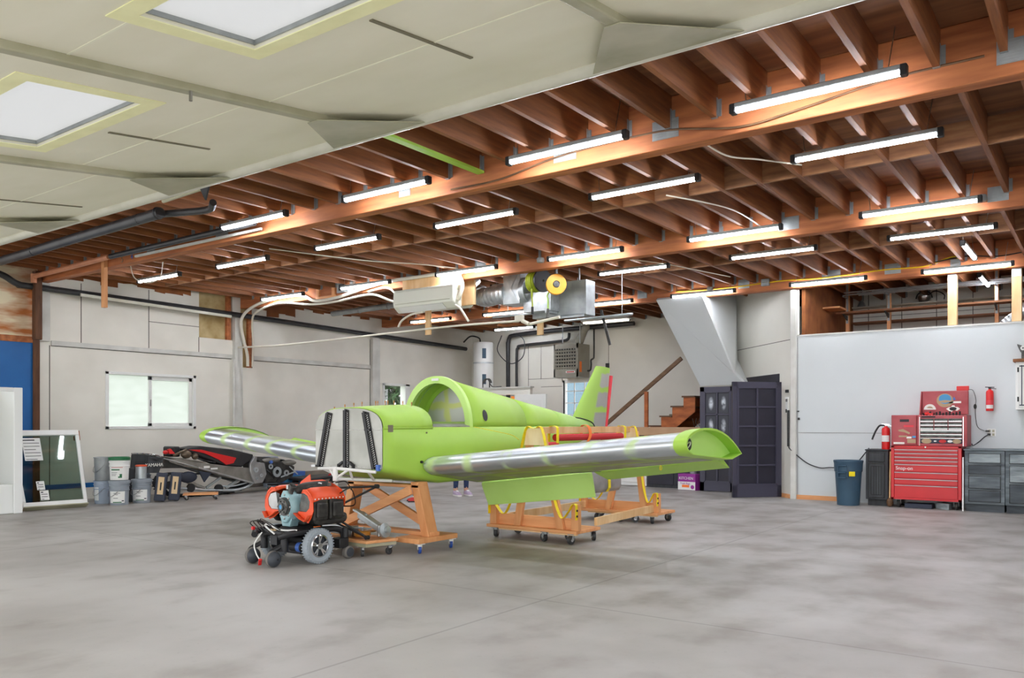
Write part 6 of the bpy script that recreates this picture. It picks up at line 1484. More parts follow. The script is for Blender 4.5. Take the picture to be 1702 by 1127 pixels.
link('side_disc', MB().lathe([(.055, -.05), (.15, -.05), (.155, -.04), (.155, -.02), (.055, -.02)], 30, (-6.87, 10.6, 3.42), RZ).lathe([(.055, .02), (.15, .02), (.155, .03), (.155, .05), (.055, .05)], 30, (-6.87, 10.6, 3.42), RZ), 'yellow_reel', cr2)
link('hub_plate', MB().lathe([(.001, -.054), (.045, -.052), (.045, .052), (.001, .054)], 22, (-6.87, 10.6, 3.42), RZ), 'engine_grey', cr2)
link('wound_cord', MB().lathe([(.06, -.02), (.13, -.02), (.13, .02), (.06, .02)], 26, (-6.87, 10.6, 3.42), RZ), 'black', cr2)
link('bracket', MB().bar((-6.87, 10.6, 3.44), (-6.87, 10.6, 3.74), .05, .03), 'black', cr2, sm=0)
link('cord_tail', MB().tube(curve([(-6.99, 10.6, 3.34), (-7.02, 10.58, 3.26), (-7.0, 10.57, 3.2), (-7.0, 10.57, 3.0)]), .010, 6), 'lime', cr2)
link('plug', MB().tube([(-7.0, 10.57, 3.06), (-7.0, 10.57, 2.92)], [.016, .03], 8), 'engine_grey', cr2)
# tube rails and odd bits below the duct
for p, q, lab in (((-9.15, 12.0, 3.24), (-7.45, 12.0, 3.24), 'upper thin steel tube hung below the duct'), ((-7.6, 12.0, 3.06), (-6.3, 12.0, 3.08), 'lower thin steel tube hung below the duct')):
    t = thing('ceiling_hung_tube', lab, 'tube', ((p[0]+q[0])/2, 12, 3.1))
    link('tube', MB().tube([p, q], .022, 8), 'galv', t)
    for f in (.2, .85): link('hanger_rod', MB().cyl(mid(p, q, f), V((mid(p, q, f).x, 12.0, 3.774)), .007, 6), 'galv', t)
solo('hanging_bar', MB().bar((-7.0, 12.2, 3.22), (-6.83, 12.2, 2.62), .045, .02, (0, 1, 0)), 'engine_dark', 'dark flat bar dangling at an angle below the duct', 'bar', sm=0)

# black drain pipes and others
solo('ceiling_drain_pipe', MB().tube(curve([(-13.6, 5.36, 3.66), (-12.5, 5.35, 3.67), (-11, 5.30, 3.68), (-9.2, 5.26, 3.69), (-8.75, 5.25, 3.695)]), .062, 12).tube(curve([(-9.3, 5.26, 3.69), (-9.1, 5.28, 3.72), (-8.6, 5.42, 3.71), (-8.2, 5.5, 3.70), (-8.0, 5.42, 3.73)]), .04, 10).torus((-9.2, 5.26, 3.69), .055, .010, 'X', 16, 6).torus((-10.6, 5.29, 3.685), .055, .008, 'X', 16, 6).torus((-12, 5.33, 3.67), .055, .008, 'X', 16, 6).torus((-8.8, 5.25, 3.695), .058, .014, 'X', 16, 6), 'black_pipe', 'fat black drain pipe slung under the front joists', 'pipe')
solo('ceiling_drain_pipe', MB().tube(curve([(-11.65, 6.22, 3.70), (-10, 6.24, 3.712), (-8.75, 6.25, 3.72), (-8.35, 6.22, 3.715)]), .038, 10), 'black_pipe', 'black drain pipe on the face of the front girder', 'pipe')
solo('ceiling_white_strip', MB().bar((-11.2, 6.34, 3.668), (-8.4, 6.36, 3.675), .03, .03), 'trim_white', 'slim white strip under the pipe along the front girder', 'strip', sm=0)
solo('ceiling_copper_pipe', MB().tube(curve([(-14.0, 6.22, 3.66), (-13.0, 6.22, 3.675), (-11.7, 6.22, 3.70)]), .038, 10).tube([(-14.0, 6.22, 3.70), (-14.0, 6.22, 3.56)], .045, 10), 'copper_paint', 'salmon painted pipe continuing the black one toward the window wall', 'pipe')
solo('wall_rail_pipe', MB().tube(curve([(-14.12, 4.8, 3.72), (-14.12, 5.7, 3.66), (-14.15, 6.05, 3.53), (-14.18, 6.45, 3.52), (-14.18, 9.9, 3.48), (-14.18, 13.9, 3.40), (-14.18, 17.4, 3.32)]), .050, 10), 'black_pipe', 'long black sprinkler pipe running along the top of the window wall', 'pipe')
solo('wall_rail_pipe', MB().bar((-14.08, 7.0, 3.47), (-14.08, 9.95, 3.41), .03, .05), 'canopy_tube', 'white streaked strip beneath the sprinkler pipe over the window', 'strip', sm=0)
solo('wall_post_timber', MB().box(-14.18, 6.27, 2.66, -14.06, 6.38, 3.77), 'dark_post', 'dark timber post at the end of the blue wall', 'post', sm=0, bev=.006)
solo('ceiling_flue_pipe', MB().tube([(-13.0, 11.6, 3.56), (-10.6, 11.6, 3.60)], .055, 12).torus((-12.2, 11.6, 3.573), .058, .01, 'X', 16, 6).torus((-11.4, 11.6, 3.587), .058, .01, 'X', 16, 6), 'galv_flat', 'grey metal flue pipe under the joists near the window wall', 'pipe')
# door hardware hanging at the canopy corner
hw_ = thing('ceiling_door_hinge', 'pale steel hinge arm with black rubber flap at the canopy edge', 'hinge', (-7.6, 4.8, 3.5))
link('arm', MB().bar((-8.0, 4.74, 3.66), (-7.35, 4.74, 3.70), .06, .06), 'canopy_steel', hw_, sm=0, bev=.006)
link('rod', MB().tube([(-7.95, 4.80, 3.60), (-7.25, 4.80, 3.62)], .02, 8), 'canopy_steel', hw_)
link('rubber_flap', MB().prism([(-7.30, 4.76, 3.74), (-7.12, 4.76, 3.74), (-7.10, 4.76, 3.62), (-7.16, 4.76, 3.48), (-7.24, 4.76, 3.60)], (0, .02, 0)), 'rubber', hw_, sm=0)
# cables along girders
def cable(pts, r, mat, lab, nm='ceiling_cable'): return solo(nm, MB().tube(curve(pts, 6), r, 5), mat, lab, 'cable')
cable([(-5.4, 6.385, 3.66), (-4.8, 6.385, 3.655), (-4.2, 6.385, 3.74), (-3.6, 6.385, 3.77), (-3.0, 6.385, 3.76), (-2.4, 6.385, 3.66), (-1.9, 6.385, 3.70), (-1.3, 6.385, 3.77), (-.7, 6.385, 3.78)], .009, 'rail_wood', 'dark cable snaking along the front girder face')
cable([(-6.6, 14.28, 3.76), (-6.0, 14.27, 3.735), (-5.3, 14.27, 3.74), (-4.6, 14.27, 3.76), (-3.9, 14.27, 3.74), (-3.0, 14.27, 3.77), (-2.4, 14.27, 3.76), (-2.1, 14.27, 3.84), (-1.95, 14.27, 3.86), (-1.9, 14.27, 3.76)], .011, 'yellow_cord', 'yellow power cord looped along the rear girder')
cable([(-2.3, 14.26, 3.80), (-1.8, 14.26, 3.85), (-1.4, 14.26, 3.80), (-1.0, 14.26, 3.83)], .009, 'black', 'black cord looped along the rear girder end')
for i, pts in enumerate((((-3.9, 8.2, 3.765), (-3.6, 8.6, 3.72), (-3.5, 9.2, 3.74), (-3.55, 10.2, 3.76)), ((-2.9, 6.7, 3.76), (-2.75, 7.0, 3.66), (-2.6, 7.4, 3.70), (-2.4, 8.0, 3.765)), ((-9.6, 7.4, 3.76), (-9.0, 8.6, 3.72), (-8.6, 9.4, 3.74), (-8.4, 10.1, 3.76)), ((-12.0, 6.7, 3.74), (-11.95, 6.75, 3.5), (-11.75, 6.85, 3.42), (-11.6, 6.95, 3.5), (-11.6, 7.0, 3.74)), ((-5.9, 11.0, 3.765), (-5.5, 11.6, 3.73), (-5.3, 12.6, 3.74), (-5.2, 13.4, 3.765)))):
    cable(pts, .008, 'pvc', 'pale cable drooping ' + ('between the front and middle girders above the flap', 'below the joists near the first bright tube', 'below the joists toward the air conditioner', 'in a loop below the front girder near the window', 'below the joists before the stair soffit')[i])
for x, lab in ((-4.9, 'grey metal box on the rear girder nearer the stair'), (-1.95, 'grey metal box on the rear girder above the tall posts')):
    b_ = thing('ceiling_junction_box', lab, 'electrical box', (x, 14.28, 3.7))
    link('box', MB().box(x-.07, 14.24, 3.70, x+.07, 14.298, 3.82), 'galv_flat', b_, sm=0, bev=.004)
    link('cover_screw', MB().box(x-.05, 14.238, 3.755, x+.05, 14.24, 3.765), 'slot', b_, sm=0)
for x, y, lab in ((-6.9, 10.27, 'small round ceiling box over the yellow reel'), (-1.15, 10.27, 'small round ceiling box toward the loft'), (-5.9, 14.27, 'small round ceiling box over the stair soffit')):
    solo('ceiling_round_box', MB().lathe([(.001, 0), (.05, 0), (.06, .03), (.05, .07), (.001, .07)], 14, (x, y-.05, 3.70)), 'galv_flat', lab, 'electrical box')

# ================================================================== LOFT
for x, lab in ((-2.02, 'pale timber post on the partition, nearer the stair'), (-1.16, 'pale timber post on the partition above the wall cupboard')):
    p = thing('wall_top_post', lab, 'post', (x, 14.46, 2.83))
    link('post', MB().box(x-.065, 14.43, 2.83, x+.065, 14.55, 3.62), 'pine_pale', p, sm=0, bev=.004)
    link('bracket', MB().box(x-.06, 14.424, 3.50, x+.06, 14.43, 3.62), 'galv', p, sm=0)
for i, x in enumerate((-4.08, -3.35, -2.3, -1.62, -.9)):
    u_ = thing('shelf_upright', 'slotted shelf upright on an orange stud, %s from the stair end' % ORD[i], 'upright', (x, 16.5, 2.69), 0, 'loft shelf uprights')
    link('stud', MB().box(x-.03, 16.46, 2.69, x+.03, 16.55, 4.04), 'pine', u_, sm=0)
    link('slotted_strip', MB().box(x-.02, 16.445, 3.2, x+.02, 16.46, 4.0), 'galv_flat', u_, sm=0)
    link('shelf_arm', MB().prism([(x-.01, 16.445, 3.33), (x-.01, 16.14, 3.35), (x-.01, 16.14, 3.338), (x-.01, 16.445, 3.25)], (.02, 0, 0)), 'engine_dark', u_, sm=0)
solo('loft_shelf', MB().box(-4.2, 16.12, 3.352, -.3, 16.43, 3.385), 'shelf_wood', 'long brown shelf board in front of the loft uprights', 'shelf', sm=0)
solo('loft_shelf', MB().box(-4.25, 17.45, 3.30, -.3, 17.79, 3.33), 'shelf_wood', 'lower brown shelf board on the loft back wall', 'shelf', sm=0)
solo('loft_shelf', MB().box(-4.25, 17.5, 3.62, -.3, 17.79, 3.64), 'canopy_tube', 'pale upper shelf board on the loft back wall', 'shelf', sm=0)
for k in range(7):
    z = 3.70+.022*(k % 4); y = 16.20+.035*k
    solo('metal_rod', MB().tube([(-4.1+.25*(k % 3), y, z), (-.3, y, z+.0)], .010 + .004*(k % 2), 6), 'galv', 'long metal rod stored flat across the upper loft arms', 'rod', 'rods across the upper loft arms')
for i, x in enumerate((-4.08, -3.35, -2.3, -1.62, -.9)):
    solo('shelf_upper_arm', MB().box(x-.012, 16.14, 3.665, x+.012, 16.443, 3.682), 'galv_flat', 'steel arm under the stored metal rods, %s from the stair end' % ORD[i], 'shelf arm', 'upper loft arms', sm=0)
sp_ = thing('loft_spotlight', 'small round steel spotlight on the loft shelf', 'spotlight', (-2.95, 17.6, 3.64))
link('bowl', MB().lathe([(.001, 0), (.09, .02), (.12, .08), (.12, .12), (.001, .12)], 18, (-2.95, 17.62, 3.645)), 'steel', sp_)
link('cable', MB().tube(curve([(-2.9, 17.6, 3.76), (-2.75, 17.58, 3.84), (-2.6, 17.58, 3.76), (-2.6, 17.6, 3.672)]), .01, 6), 'black', sp_)
link('yoke', MB().torus((-2.95, 17.62, 3.72), .14, .012, 'Y', 20, 6, PI, 2*PI), 'black', sp_)
solo('foil_duct', MB().tube(curve([(-1.5, 15.3, 2.75), (-1.35, 15.3, 2.90), (-1.15, 15.3, 3.06), (-.9, 15.35, 3.22)], 8), [.09+.008*(i % 2) for i in range(25)], 14), 'duct_foil', 'crinkled silver foil duct rising in the loft behind the post', 'duct', sm=15)
lbx = thing('loft_lamp', 'small grey bell shaped lamp on the loft back wall', 'lamp', (-4.1, 17.7, 3.68))
link('shade', MB().lathe([(.001, .14), (.03, .14), (.08, .02), (.09, 0), (.001, 0)], 16, (-4.1, 17.65, 3.645)), 'galv_flat', lbx)
seam = MB()
for k in range(7): seam.box(-4.0+.62*k-.006, 17.79, 2.7, -4.0+.62*k+.006, 17.80, 4.0)
for z in (3.0, 3.45): seam.box(-4.3, 17.79, z, 0, 17.80, z+.008)
struct('trim_17', seam, 'seam_dark', sm=0)
solo('wall_shelf_ledge', MB().box(-4.30, 15.6, 3.40, -4.0, 16.1, 3.43), 'pine_x', 'short orange board ledge at the loft end wall', 'ledge', sm=0)
# ================================================================== BACK OF THE HALL
wh = thing('water_heater', 'tall white water heater in the far corner behind the canopy hoop', 'water heater', (-13.35, 17.1, 0))
link('tank', MB().lathe([(.001, .02), (.25, .02), (.26, .05), (.26, 3.38), (.24, 3.42), (.001, 3.44)], 30, (-13.35, 17.1, 0)), 'appliance', wh)
link('band', MB().lathe([(.262, 2.86), (.268, 2.86), (.268, 2.90), (.262, 2.90)], 30, (-13.35, 17.1, 0)), 'galv', wh)
for z in (2.45, 3.12):
    link('access_panel', MB().cbox((-13.35+.258*math.cos(math.radians(-48)), 17.1+.258*math.sin(math.radians(-48)), z), .10, .02, .26, rz=math.radians(42)), 'blue_bin', wh, sm=0)
link('top_pipe', MB().tube(curve([(-13.45, 17.1, 3.42), (-13.5, 17.1, 3.55), (-13.7, 17.0, 3.60), (-13.9, 16.95, 3.45)]), .02, 8), 'engine_dark', wh)
solo('wall_drain_pipe', MB().tube([(-12.93, 17.62, .1), (-12.93, 17.62, 3.45)], .055, 12).tube(curve([(-12.93, 17.62, 3.40), (-12.88, 17.62, 3.56), (-12.7, 17.62, 3.62), (-11.5, 17.6, 3.66), (-9.2, 17.6, 3.68)]), .055, 12), 'black_pipe', 'fat black drain stack beside the white water heater', 'pipe')
solo('wall_drain_pipe', MB().tube(curve([(-12.68, 17.66, .1), (-12.68, 17.66, 1.5), (-12.68, 17.66, 3.05), (-12.64, 17.66, 3.28), (-12.5, 17.66, 3.34), (-11.4, 17.66, 3.38), (-11.1, 17.66, 3.42), (-11.05, 17.66, 3.58)]), .038, 10), 'black_pipe', 'thinner black drain pipe elbowing over the back wall', 'pipe')
hl = MB()
hl.tube(curve([(-12.9, 17.3, 3.6), (-13.0, 17.25, 3.2), (-12.6, 17.25, 2.85), (-12.2, 17.25, 3.0), (-12.15, 17.25, 3.4), (-12.4, 17.25, 3.62)]), .012, 6)
solo('wall_cable_loop', hl, 'black', 'thin black cable loop hanging by the drain stack', 'cable')
uh = thing('wall_unit_heater', 'grey gas unit heater hung on the back wall above the window', 'heater', (-10.85, 17.4, 2.42))
x0, x1, y0, z0, z1 = -11.22, -10.52, 17.2, 2.44, 3.26
link('case', MB().box(x0, y0+.02, z0, x1, BW-.03, z1), 'heater_grey', uh, sm=0, bev=.012)
link('front_rim', MB().box(x0, y0, z0, x0+.04, y0+.02, z1).box(x1-.04, y0, z0, x1, y0+.02, z1).box(x0, y0, z1-.12, x1, y0+.02, z1).box(x0, y0, z0, x1, y0+.02, z0+.20), 'heater_grey', uh, sm=0)
link('dark_core', MB().box(x0+.04, y0+.014, z0+.20, x1-.04, y0+.018, z1-.12), 'black_gloss', uh, sm=0)
lv = MB()
for k in range(6): lv.cbox(((x0+x1)/2, y0+.005, z0+.23+.082*k), x1-x0-.08, .03, .034, rx=.5)
link('louvre_slats', lv, 'heater_grey', uh, sm=0)
lv = MB()
for k in range(9): lv.box(x0+.06+.072*k, y0+.003, z0+.20, x0+.078+.072*k, y0+.010, z1-.12)
link('guard_grille', lv, 'heater_grey', uh, sm=0)
link('name_plate', MB().box(x1-.34, y0-.003, z0+.10, x1-.08, y0, z0+.15), 'label_white', uh, sm=0)
link('name_print', MB().box(x1-.32, y0-.005, z0+.112, x1-.10, y0-.003, z0+.138), 'ink_red', uh, sm=0)
link('orange_tag', MB().box(x1, y0+.08, z0+.12, x1+.004, y0+.18, z0+.38), 'strap_orange', uh, sm=0)
link('flue', MB().tube([(-10.68, 17.5, 3.26), (-10.50, 17.5, 3.66)], .10, 12).sphere((-10.47, 17.5, 3.66), .10), 'heater_grey', uh)
for x in (x0+.14, x1-.06): link('hanger_rod', MB().cyl((x, 17.4, z1), (x, 17.4, 3.774), .012, 6), 'galv', uh)
link('gas_pipe', MB().tube(curve([(-10.48, 17.6, 2.6), (-10.40, 17.6, 2.62), (-10.38, 17.6, 2.75), (-10.38, 17.6, 2.86), (-10.32, 17.6, 2.9), (-10.30, 17.6, 3.0), (-10.30, 17.6, 3.7)]), .022, 8), 'engine_dark', uh)
solo('wall_outlet', MB().box(-10.08, BW-.02, 2.62, -9.98, BW, 2.78), 'black', 'dark outlet box high on the back wall beside the heater', 'outlet', sm=0)
solo('wall_outlet', MB().box(-8.38, BW-.02, 1.36, -8.30, BW, 1.52), 'slot', 'small outlet box on the back wall beneath the handrail', 'outlet', sm=0)
# low partition furniture
solo('interior_door_leaf', MB().box(-11.15, 15.44, .01, -10.28, 15.48, 1.965).box(-11.05, 15.432, 1.45, -10.77, 15.44, 1.85).box(-10.66, 15.432, 1.45, -10.38, 15.44, 1.85), 'white_paint', 'white panelled door folded open along the low partition', 'door', sm=0, bev=.004)['kind'] = 'thing'
solo('wall_cap_board', MB().box(-13.3, 15.46, 2.12, -10.72, 15.62, 2.15), 'trim_white', 'white cap board on top of the low corner partition', 'board', sm=0)
ccl = MB()
for k in range(3): ccl.torus((-12.05+.03*k, 15.54, 2.26), .10, .014, 'Y', 20, 6, PI, 2*PI)
ccl.tube(curve([(-11.95, 15.54, 2.26), (-11.85, 15.54, 2.17), (-11.6, 15.54, 2.168)]), .012, 6)
for q in (-.10, .10): ccl.tube([(-12.05+q, 15.54, 2.27), (-12.05+q, 15.54, 2.152)], .014, 6)
solo('hose_coil', ccl, 'engine_grey', 'grey hose coil resting on the low corner partition', 'hose')
solo('warm_cabinet', MB().box(-11.62, 15.95, 0, -11.18, 16.1, 1.95), 'warm_wood', 'amber timber cupboard lit inside the low partition opening', 'cupboard', sm=0)
bl_ = thing('warm_bulb', 'glowing warm bulb inside the low partition opening', 'bulb', (-11.28, 15.86, 1.72))
link('bulb', MB().sphere((-11.28, 15.88, 1.80), .03), 'lamp_glow', bl_)
link('bracket', MB().box(-11.31, 15.88, 1.84, -11.25, 15.95, 1.88), 'black', bl_, sm=0)

# stair, handrail, counter and closet front
stp = thing('staircase', 'orange timber stair rising behind the tan counter to the closet', 'stairs', (-8.0, 16.3, 0))
n_ = 9; run, rise = .255, .205; sx = -9.28
prof = [(sx, 0)]
for k in range(n_): prof += [(sx+run*k, rise*(k+1)), (sx+run*(k+1), rise*(k+1))]
prof += [(sx+run*n_, rise*n_-.30), (sx+.30, 0)]
for y in (16.05, 16.95): link('stringer', MB().prism([(x, y, z) for x, z in prof], (0, .045, 0)), 'stair_wood', stp, sm=0)
for k in range(n_):
    link('tread', MB().box(sx+run*k-.03, 16.02, rise*(k+1), sx+run*(k+1)+.0, 17.02, rise*(k+1)+.032), 'rail_wood', stp, sm=0)
    link('riser', MB().box(sx+run*k, 16.1, rise*k+.03, sx+run*k+.015, 16.95, rise*(k+1)), 'stair_wood', stp, sm=0)
hrl = thing('handrail', 'dark wooden handrail sloping up beside the orange stair', 'handrail', (-8.2, 16.0, 1.2))
link('rail', MB().bar((-9.35, 15.98, 1.05), (-7.25, 15.98, 2.66), .05, .085), 'rail_wood', hrl, sm=0, bev=.006)
link('post', MB().box(-8.10, 15.955, .85, -8.02, 16.005, 1.98), 'stair_wood', hrl, sm=0)
ct = thing('tan_counter', 'long tan topped counter standing before the stair', 'counter', (-7.6, 15.3, 0))
link('fascia', MB().box(-8.85, 15.30, 1.06, -6.50, 15.34, 1.225), 'tan_board', ct, sm=0, bev=.003)
link('top', MB().box(-8.85, 15.34, 1.19, -6.50, 15.88, 1.225), 'tan_board', ct, sm=0)
link('cabinet_body', MB().box(-7.72, 15.36, 0, -6.52, 15.85, 1.06), 'black_wood', ct, sm=0)
link('cabinet_door', MB().box(-7.70, 15.345, .06, -7.14, 15.36, 1.02), 'door_navy', ct, sm=0, bev=.004)
link('cabinet_door', MB().box(-7.11, 15.345, .06, -6.55, 15.36, 1.02), 'door_navy', ct, sm=0, bev=.004)
link('support_panel', MB().box(-8.83, 15.36, 0, -8.79, 15.85, 1.19), 'tan_board', ct, sm=0)
ap2 = thing('white_appliance', 'white boxy appliance under the tan counter', 'appliance', (-8.0, 15.5, 0))
link('body', MB().box(-8.34, 15.36, .01, -7.75, 15.84, .95), 'appliance', ap2, sm=0, bev=.012)
link('door_panel', MB().box(-8.32, 15.345, .08, -7.77, 15.36, .85), 'appliance', ap2, sm=0, bev=.008)
wr = MB()
for k in range(3): wr.tube(curve([(-6.75+.06*k, 15.5, 1.226), (-6.78+.05*k, 15.5, 1.32), (-6.80+.08*k, 15.5, 1.40)]), .006, 5)
solo('wire_hooks', wr, 'engine_dark', 'few thin dark wires sticking up from the tan counter end', 'wire')
kb = thing('kitchen_carton', 'purple and white kitchen carton on the floor by the closet door', 'carton', (-6.68, 15.1, 0), -.12)
Mk = MW[kb.name]
link('box', MB().box(-.19, -.12, .005, .19, .12, .32).xf(Mk), 'purple_box', kb, sm=0, bev=.004)
link('print_panel', MB().box(-.19, -.122, .01, .19, -.1205, .17).xf(Mk), 'label_white', kb, sm=0)
link('print_panel', MB().box(-.10, -.1235, .06, .06, -.1222, .11).xf(Mk), 'strap_orange', kb, sm=0)
link('print_panel', MB().lathe([(.001, 0), (.04, 0), (.001, .001)], 14, (.13, -.123, .07), Matrix.Rotation(PI/2, 3, 'X')).xf(Mk), 'purple_box', kb, sm=0)
text('box_lettering', 'KITCHEN', .075, Mk @ V((-.01, -.1225, .235)), face(-.12), 'label_white', kb)
text('box_lettering', 'Trash Bags', .05, Mk @ V((-.03, -.1235, .135)), face(-.12), 'purple_box', kb)
jb = thing('clear_jar', 'small clear jar with red lid on the kitchen carton', 'jar', (-6.62, 15.12, .322))
link('glass', MB().lathe([(.001, 0), (.06, 0), (.065, .08), (.05, .10), (.001, .10)], 16, (-6.62, 15.12, .322)), 'galv_flat', jb)
link('lid', MB().lathe([(.001, .10), (.052, .10), (.052, .12), (.001, .12)], 16, (-6.62, 15.12, .322)), 'red_plastic', jb)

# ================================================================== PEOPLE BEHIND THE AEROPLANE
def person(name, lab, loc, rz, hgt, trousers, top_, shoe, sole, cuff, lean=0., skin='skin'):
    t = thing(name, lab, 'person', (loc[0], loc[1], 0), rz); M = MW[t.name]; s_ = hgt/1.70
    J = [(0, 0, .93), (0, 0, 1.10), (0, .01, 1.30), (0, .01, 1.43), (0, 0, 1.50), (0, -.01, 1.56)]                      # pelvis .. neck
    vs = [V(p) for p in J]; es = [(i, i+1) for i in range(5)]; rad = [(.155, .12), (.135, .105), (.165, .115), (.13, .09), (.052, .052), (.05, .055)]
    def chain(start, pts, rs):
        p = start
        for q, r in zip(pts, rs): vs.append(V(q)); es.append((p, len(vs)-1)); rad.append(r if isinstance(r, tuple) else (r, r)); p = len(vs)-1
    # head: a few extra vertices for skull and jaw
    chain(5, [(0, -.02, 1.60), (0, -.015, 1.655), (0, -.005, 1.69)], [(.062, .078), (.074, .092), (.05, .062)])
    for sx in (-1, 1):
        chain(3, [(sx*.17, .01, 1.40), (sx*.235, .03, 1.13), (sx*.245, -.06, .90), (sx*.245, -.09, .83)], [.062, .044, .032, .027])
        chain(0, [(sx*.09, 0, .86), (sx*.10, -.01, .50), (sx*.105, .02, .12), (sx*.105, .02, .07)], [.098, .064, .044, .04])
    me = bpy.data.meshes.new('body'); me.from_pydata([tuple(M @ (p*s_)) for p in vs], es, [])
    o = bpy.data.objects.new('body', me); COL.objects.link(o)
    sk = o.modifiers.new('skin', 'SKIN'); su = o.modifiers.new('sub', 'SUBSURF'); su.levels = su.render_levels = 2
    for i, r in enumerate(rad): me.skin_vertices[0].data[i].radius = (r[0]*s_, r[1]*s_)
    me.skin_vertices[0].data[0].use_root = True
    bpy.context.view_layer.update()
    me2 = bpy.data.meshes.new_from_object(o.evaluated_get(bpy.context.evaluated_depsgraph_get()))
    bpy.data.objects.remove(o, do_unlink=True)
    Mi = M.inverted(); me2.transform(Mi)
    me2.materials.clear()
    for k in (skin, trousers, top_): me2.materials.append(MATS[k])
    for p in me2.polygons:
        z = p.center.z/s_; x = abs(p.center.x)/s_
        p.use_smooth = True
        p.material_index = 0 if z > 1.49 or (x > .20 and z < 1.12) or z < cuff else (2 if z > .94 else 1)
    o = bpy.data.objects.new('body', me2); COL.objects.link(o); o.parent = t; MW[o.name] = M
    S = M @ Matrix.Scale(s_, 4)
    link('hair', MB().sphere((0, .012, 1.665), .084, .098, .075, 16, 10).sphere((0, .06, 1.60), .066, .05, .085).xf(S), 'hair', t)
    fc = MB().sphere((0, -.108, 1.615), .013, .020, .018, 8, 6)
    for sx in (-1, 1): fc.sphere((sx*.076, .0, 1.62), .010, .018, .028, 8, 6)
    link('nose_and_ears', fc.xf(S), skin, t)
    ey_ = MB()
    for sx in (-1, 1): ey_.sphere((sx*.028, -.094, 1.645), .010, .008, .008, 8, 6)
    link('eyes', ey_.xf(S), 'ink', t)
    link('mouth', MB().sphere((0, -.092, 1.575), .022, .010, .006, 8, 6).xf(S), 'red_pink', t)
    for sx in (-1, 1):
        hp = V((sx*.245, -.10, .775))
        pl_ = MB().loft([[hp + V((sx*a*.0+b_*.014, a*.042-.012, dz)) for a, b_ in ((-1, -1), (1, -1), (1, 1), (-1, 1))] for dz in (.055, .02, -.03)])
        link('palm', pl_.xf(S), skin, t, bev=.006, seg=2)
        for q, ln in enumerate((.062, .072, .068, .052)):
            b0 = hp + V((0, -.045+.021*q, -.03))
            link('finger', MB().tube(curve([b0, b0 + V((-sx*.006, -.004, -ln*.55)), b0 + V((-sx*.020, -.004, -ln))], 4), .0085, 7).xf(S), skin, t)
        b0 = hp + V((-sx*.008, -.05, .03)); link('thumb', MB().tube(curve([b0, b0 + V((-sx*.014, -.022, -.025)), b0 + V((-sx*.020, -.022, -.06))], 4), .0095, 7).xf(S), skin, t)
        sh = MB().loft([[V((sx*.108 + a*w_, y, z0 + b_*h_)) for a, b_ in ((-1, 0), (-1, .45), (-.75, .85), (0, 1), (.75, .85), (1, .45), (1, 0))] for y, w_, z0, h_ in ((.075, .028, .025, .055), (.055, .038, .025, .085), (.01, .040, .025, .088), (-.06, .043, .025, .068), (-.13, .045, .025, .048), (-.185, .036, .025, .032), (-.205, .018, .025, .018))])
        so_ = link('shoe', sh.xf(S), shoe, t, sm=60)
        link('sole', MB().prism([(sx*.108+a, y, .001) for a, y in ((-.03, .085), (-.046, .02), (-.048, -.10), (-.04, -.19), (-.015, -.212), (.015, -.212), (.04, -.19), (.048, -.10), (.046, .02), (.03, .085))], (0, 0, .026)).xf(S), sole, so_, sm=0)
        link('laces', MB().cbox((sx*.108, -.07, .092), .045, .05, .012, rx=.35).xf(S), 'shoe_white', so_, sm=0)
    return t
person('person', 'person in dark jeans and lilac trainers standing behind the wing root', (-9.50, 11.52), math.radians(62), 1.66, 'denim', 'shirt_grey', 'shoe_lilac', 'shoe_white', .15)
person('person', 'person in blue jeans and red trainers behind the timber nose stand', (-9.36, 10.22), math.radians(-40), 1.42, 'denim', 'shirt_blue', 'shoe_red', 'black', .06)

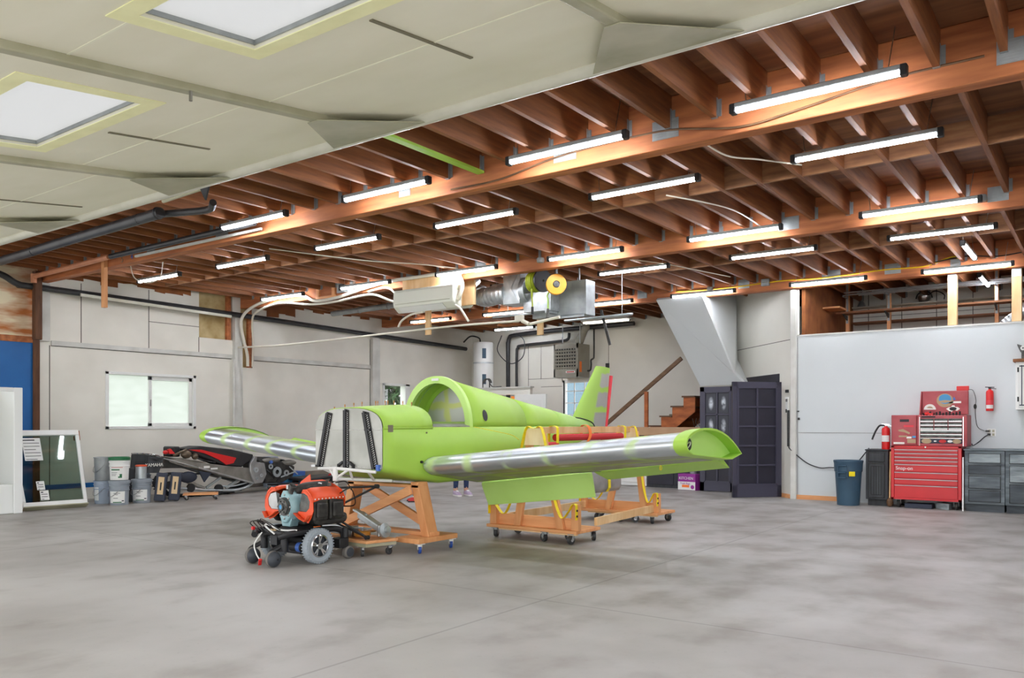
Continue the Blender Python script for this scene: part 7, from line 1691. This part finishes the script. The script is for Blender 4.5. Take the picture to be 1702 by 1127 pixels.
# ================================================================== OUTSIDE
def shrub(name, lab, c, r, n, seed, hgt):
    rnd = random.Random(seed); t = thing(name, lab, 'shrub', (c[0], c[1], -.13)); t['kind'] = 'thing'
    mb = MB()
    for k in range(n):
        th, ph = rnd.uniform(0, 2*PI), math.acos(rnd.uniform(-1, 1)); q = rnd.uniform(.55, 1)
        p = V((c[0]+r*q*math.sin(ph)*math.cos(th), c[1]+r*q*math.sin(ph)*math.sin(th), -.05+hgt*.5*(1+q*math.cos(ph))))
        d = V((rnd.uniform(-1, 1), rnd.uniform(-1, 1), rnd.uniform(-.8, .5))).normalized()*rnd.uniform(.11, .19); s2 = d.cross(V((0, 0, 1))).normalized()*d.length*.42
        mb.add([p-d, p-s2*.9, p+d, p+s2*.9], [(0, 1, 2, 3)])
    link('foliage', mb, 'leaf', t, sm=0)
    link('stem', MB().tube([(c[0], c[1], -.13), (c[0], c[1], hgt*.6)], [.05, .02], 8), 'dark_post', t)
shrub('garden_shrub', 'leafy green shrub outside the open doorway', (-16.3, 16.5), 1.25, 5200, 3, 3.2)
struct('ground_lawn', MB().box(-40, 4, -.128, -15.4, 30, -.11), 'grass', sm=0)
struct('exterior_backdrop_house', MB().box(-16, 24, -.12, -9, 28, 5.0), 'ext_siding', sm=0)
# ================================================================== LIGHT, CAMERA
w = bpy.data.worlds.new('World'); SC.world = w; w.use_nodes = True
nt = w.node_tree; bg = nt.nodes['Background']
tc = nt.nodes.new('ShaderNodeTexCoord'); sp = nt.nodes.new('ShaderNodeSeparateXYZ'); nt.links.new(tc.outputs['Generated'], sp.inputs[0])
cr = nt.nodes.new('ShaderNodeValToRGB'); cr.color_ramp.elements[0].color = (.96, .97, 1, 1); cr.color_ramp.elements[1].color = (.90, .94, 1, 1)
nt.links.new(sp.outputs['Z'], cr.inputs[0]); nt.links.new(cr.outputs[0], bg.inputs[0])
bg.inputs[1].default_value = 1.7
cam = bpy.data.cameras.new('Camera'); co = bpy.data.objects.new('Camera', cam); COL.objects.link(co); SC.camera = co
co.location = (0, 0, 1.3); co.rotation_euler = (PI/2, 0, math.radians(36.0))
cam.sensor_width = 36; cam.lens = 36*1374/1702; cam.shift_y = 140.5/1702; cam.clip_end = 200
SC.view_settings.view_transform = 'Standard'; SC.view_settings.look = 'None'; SC.view_settings.exposure = 1.0; SC.view_settings.gamma = 1
SC.cycles.max_bounces = 10; SC.cycles.diffuse_bounces = 6; SC.cycles.use_denoising = True
SC.cycles.sample_clamp_indirect = 8
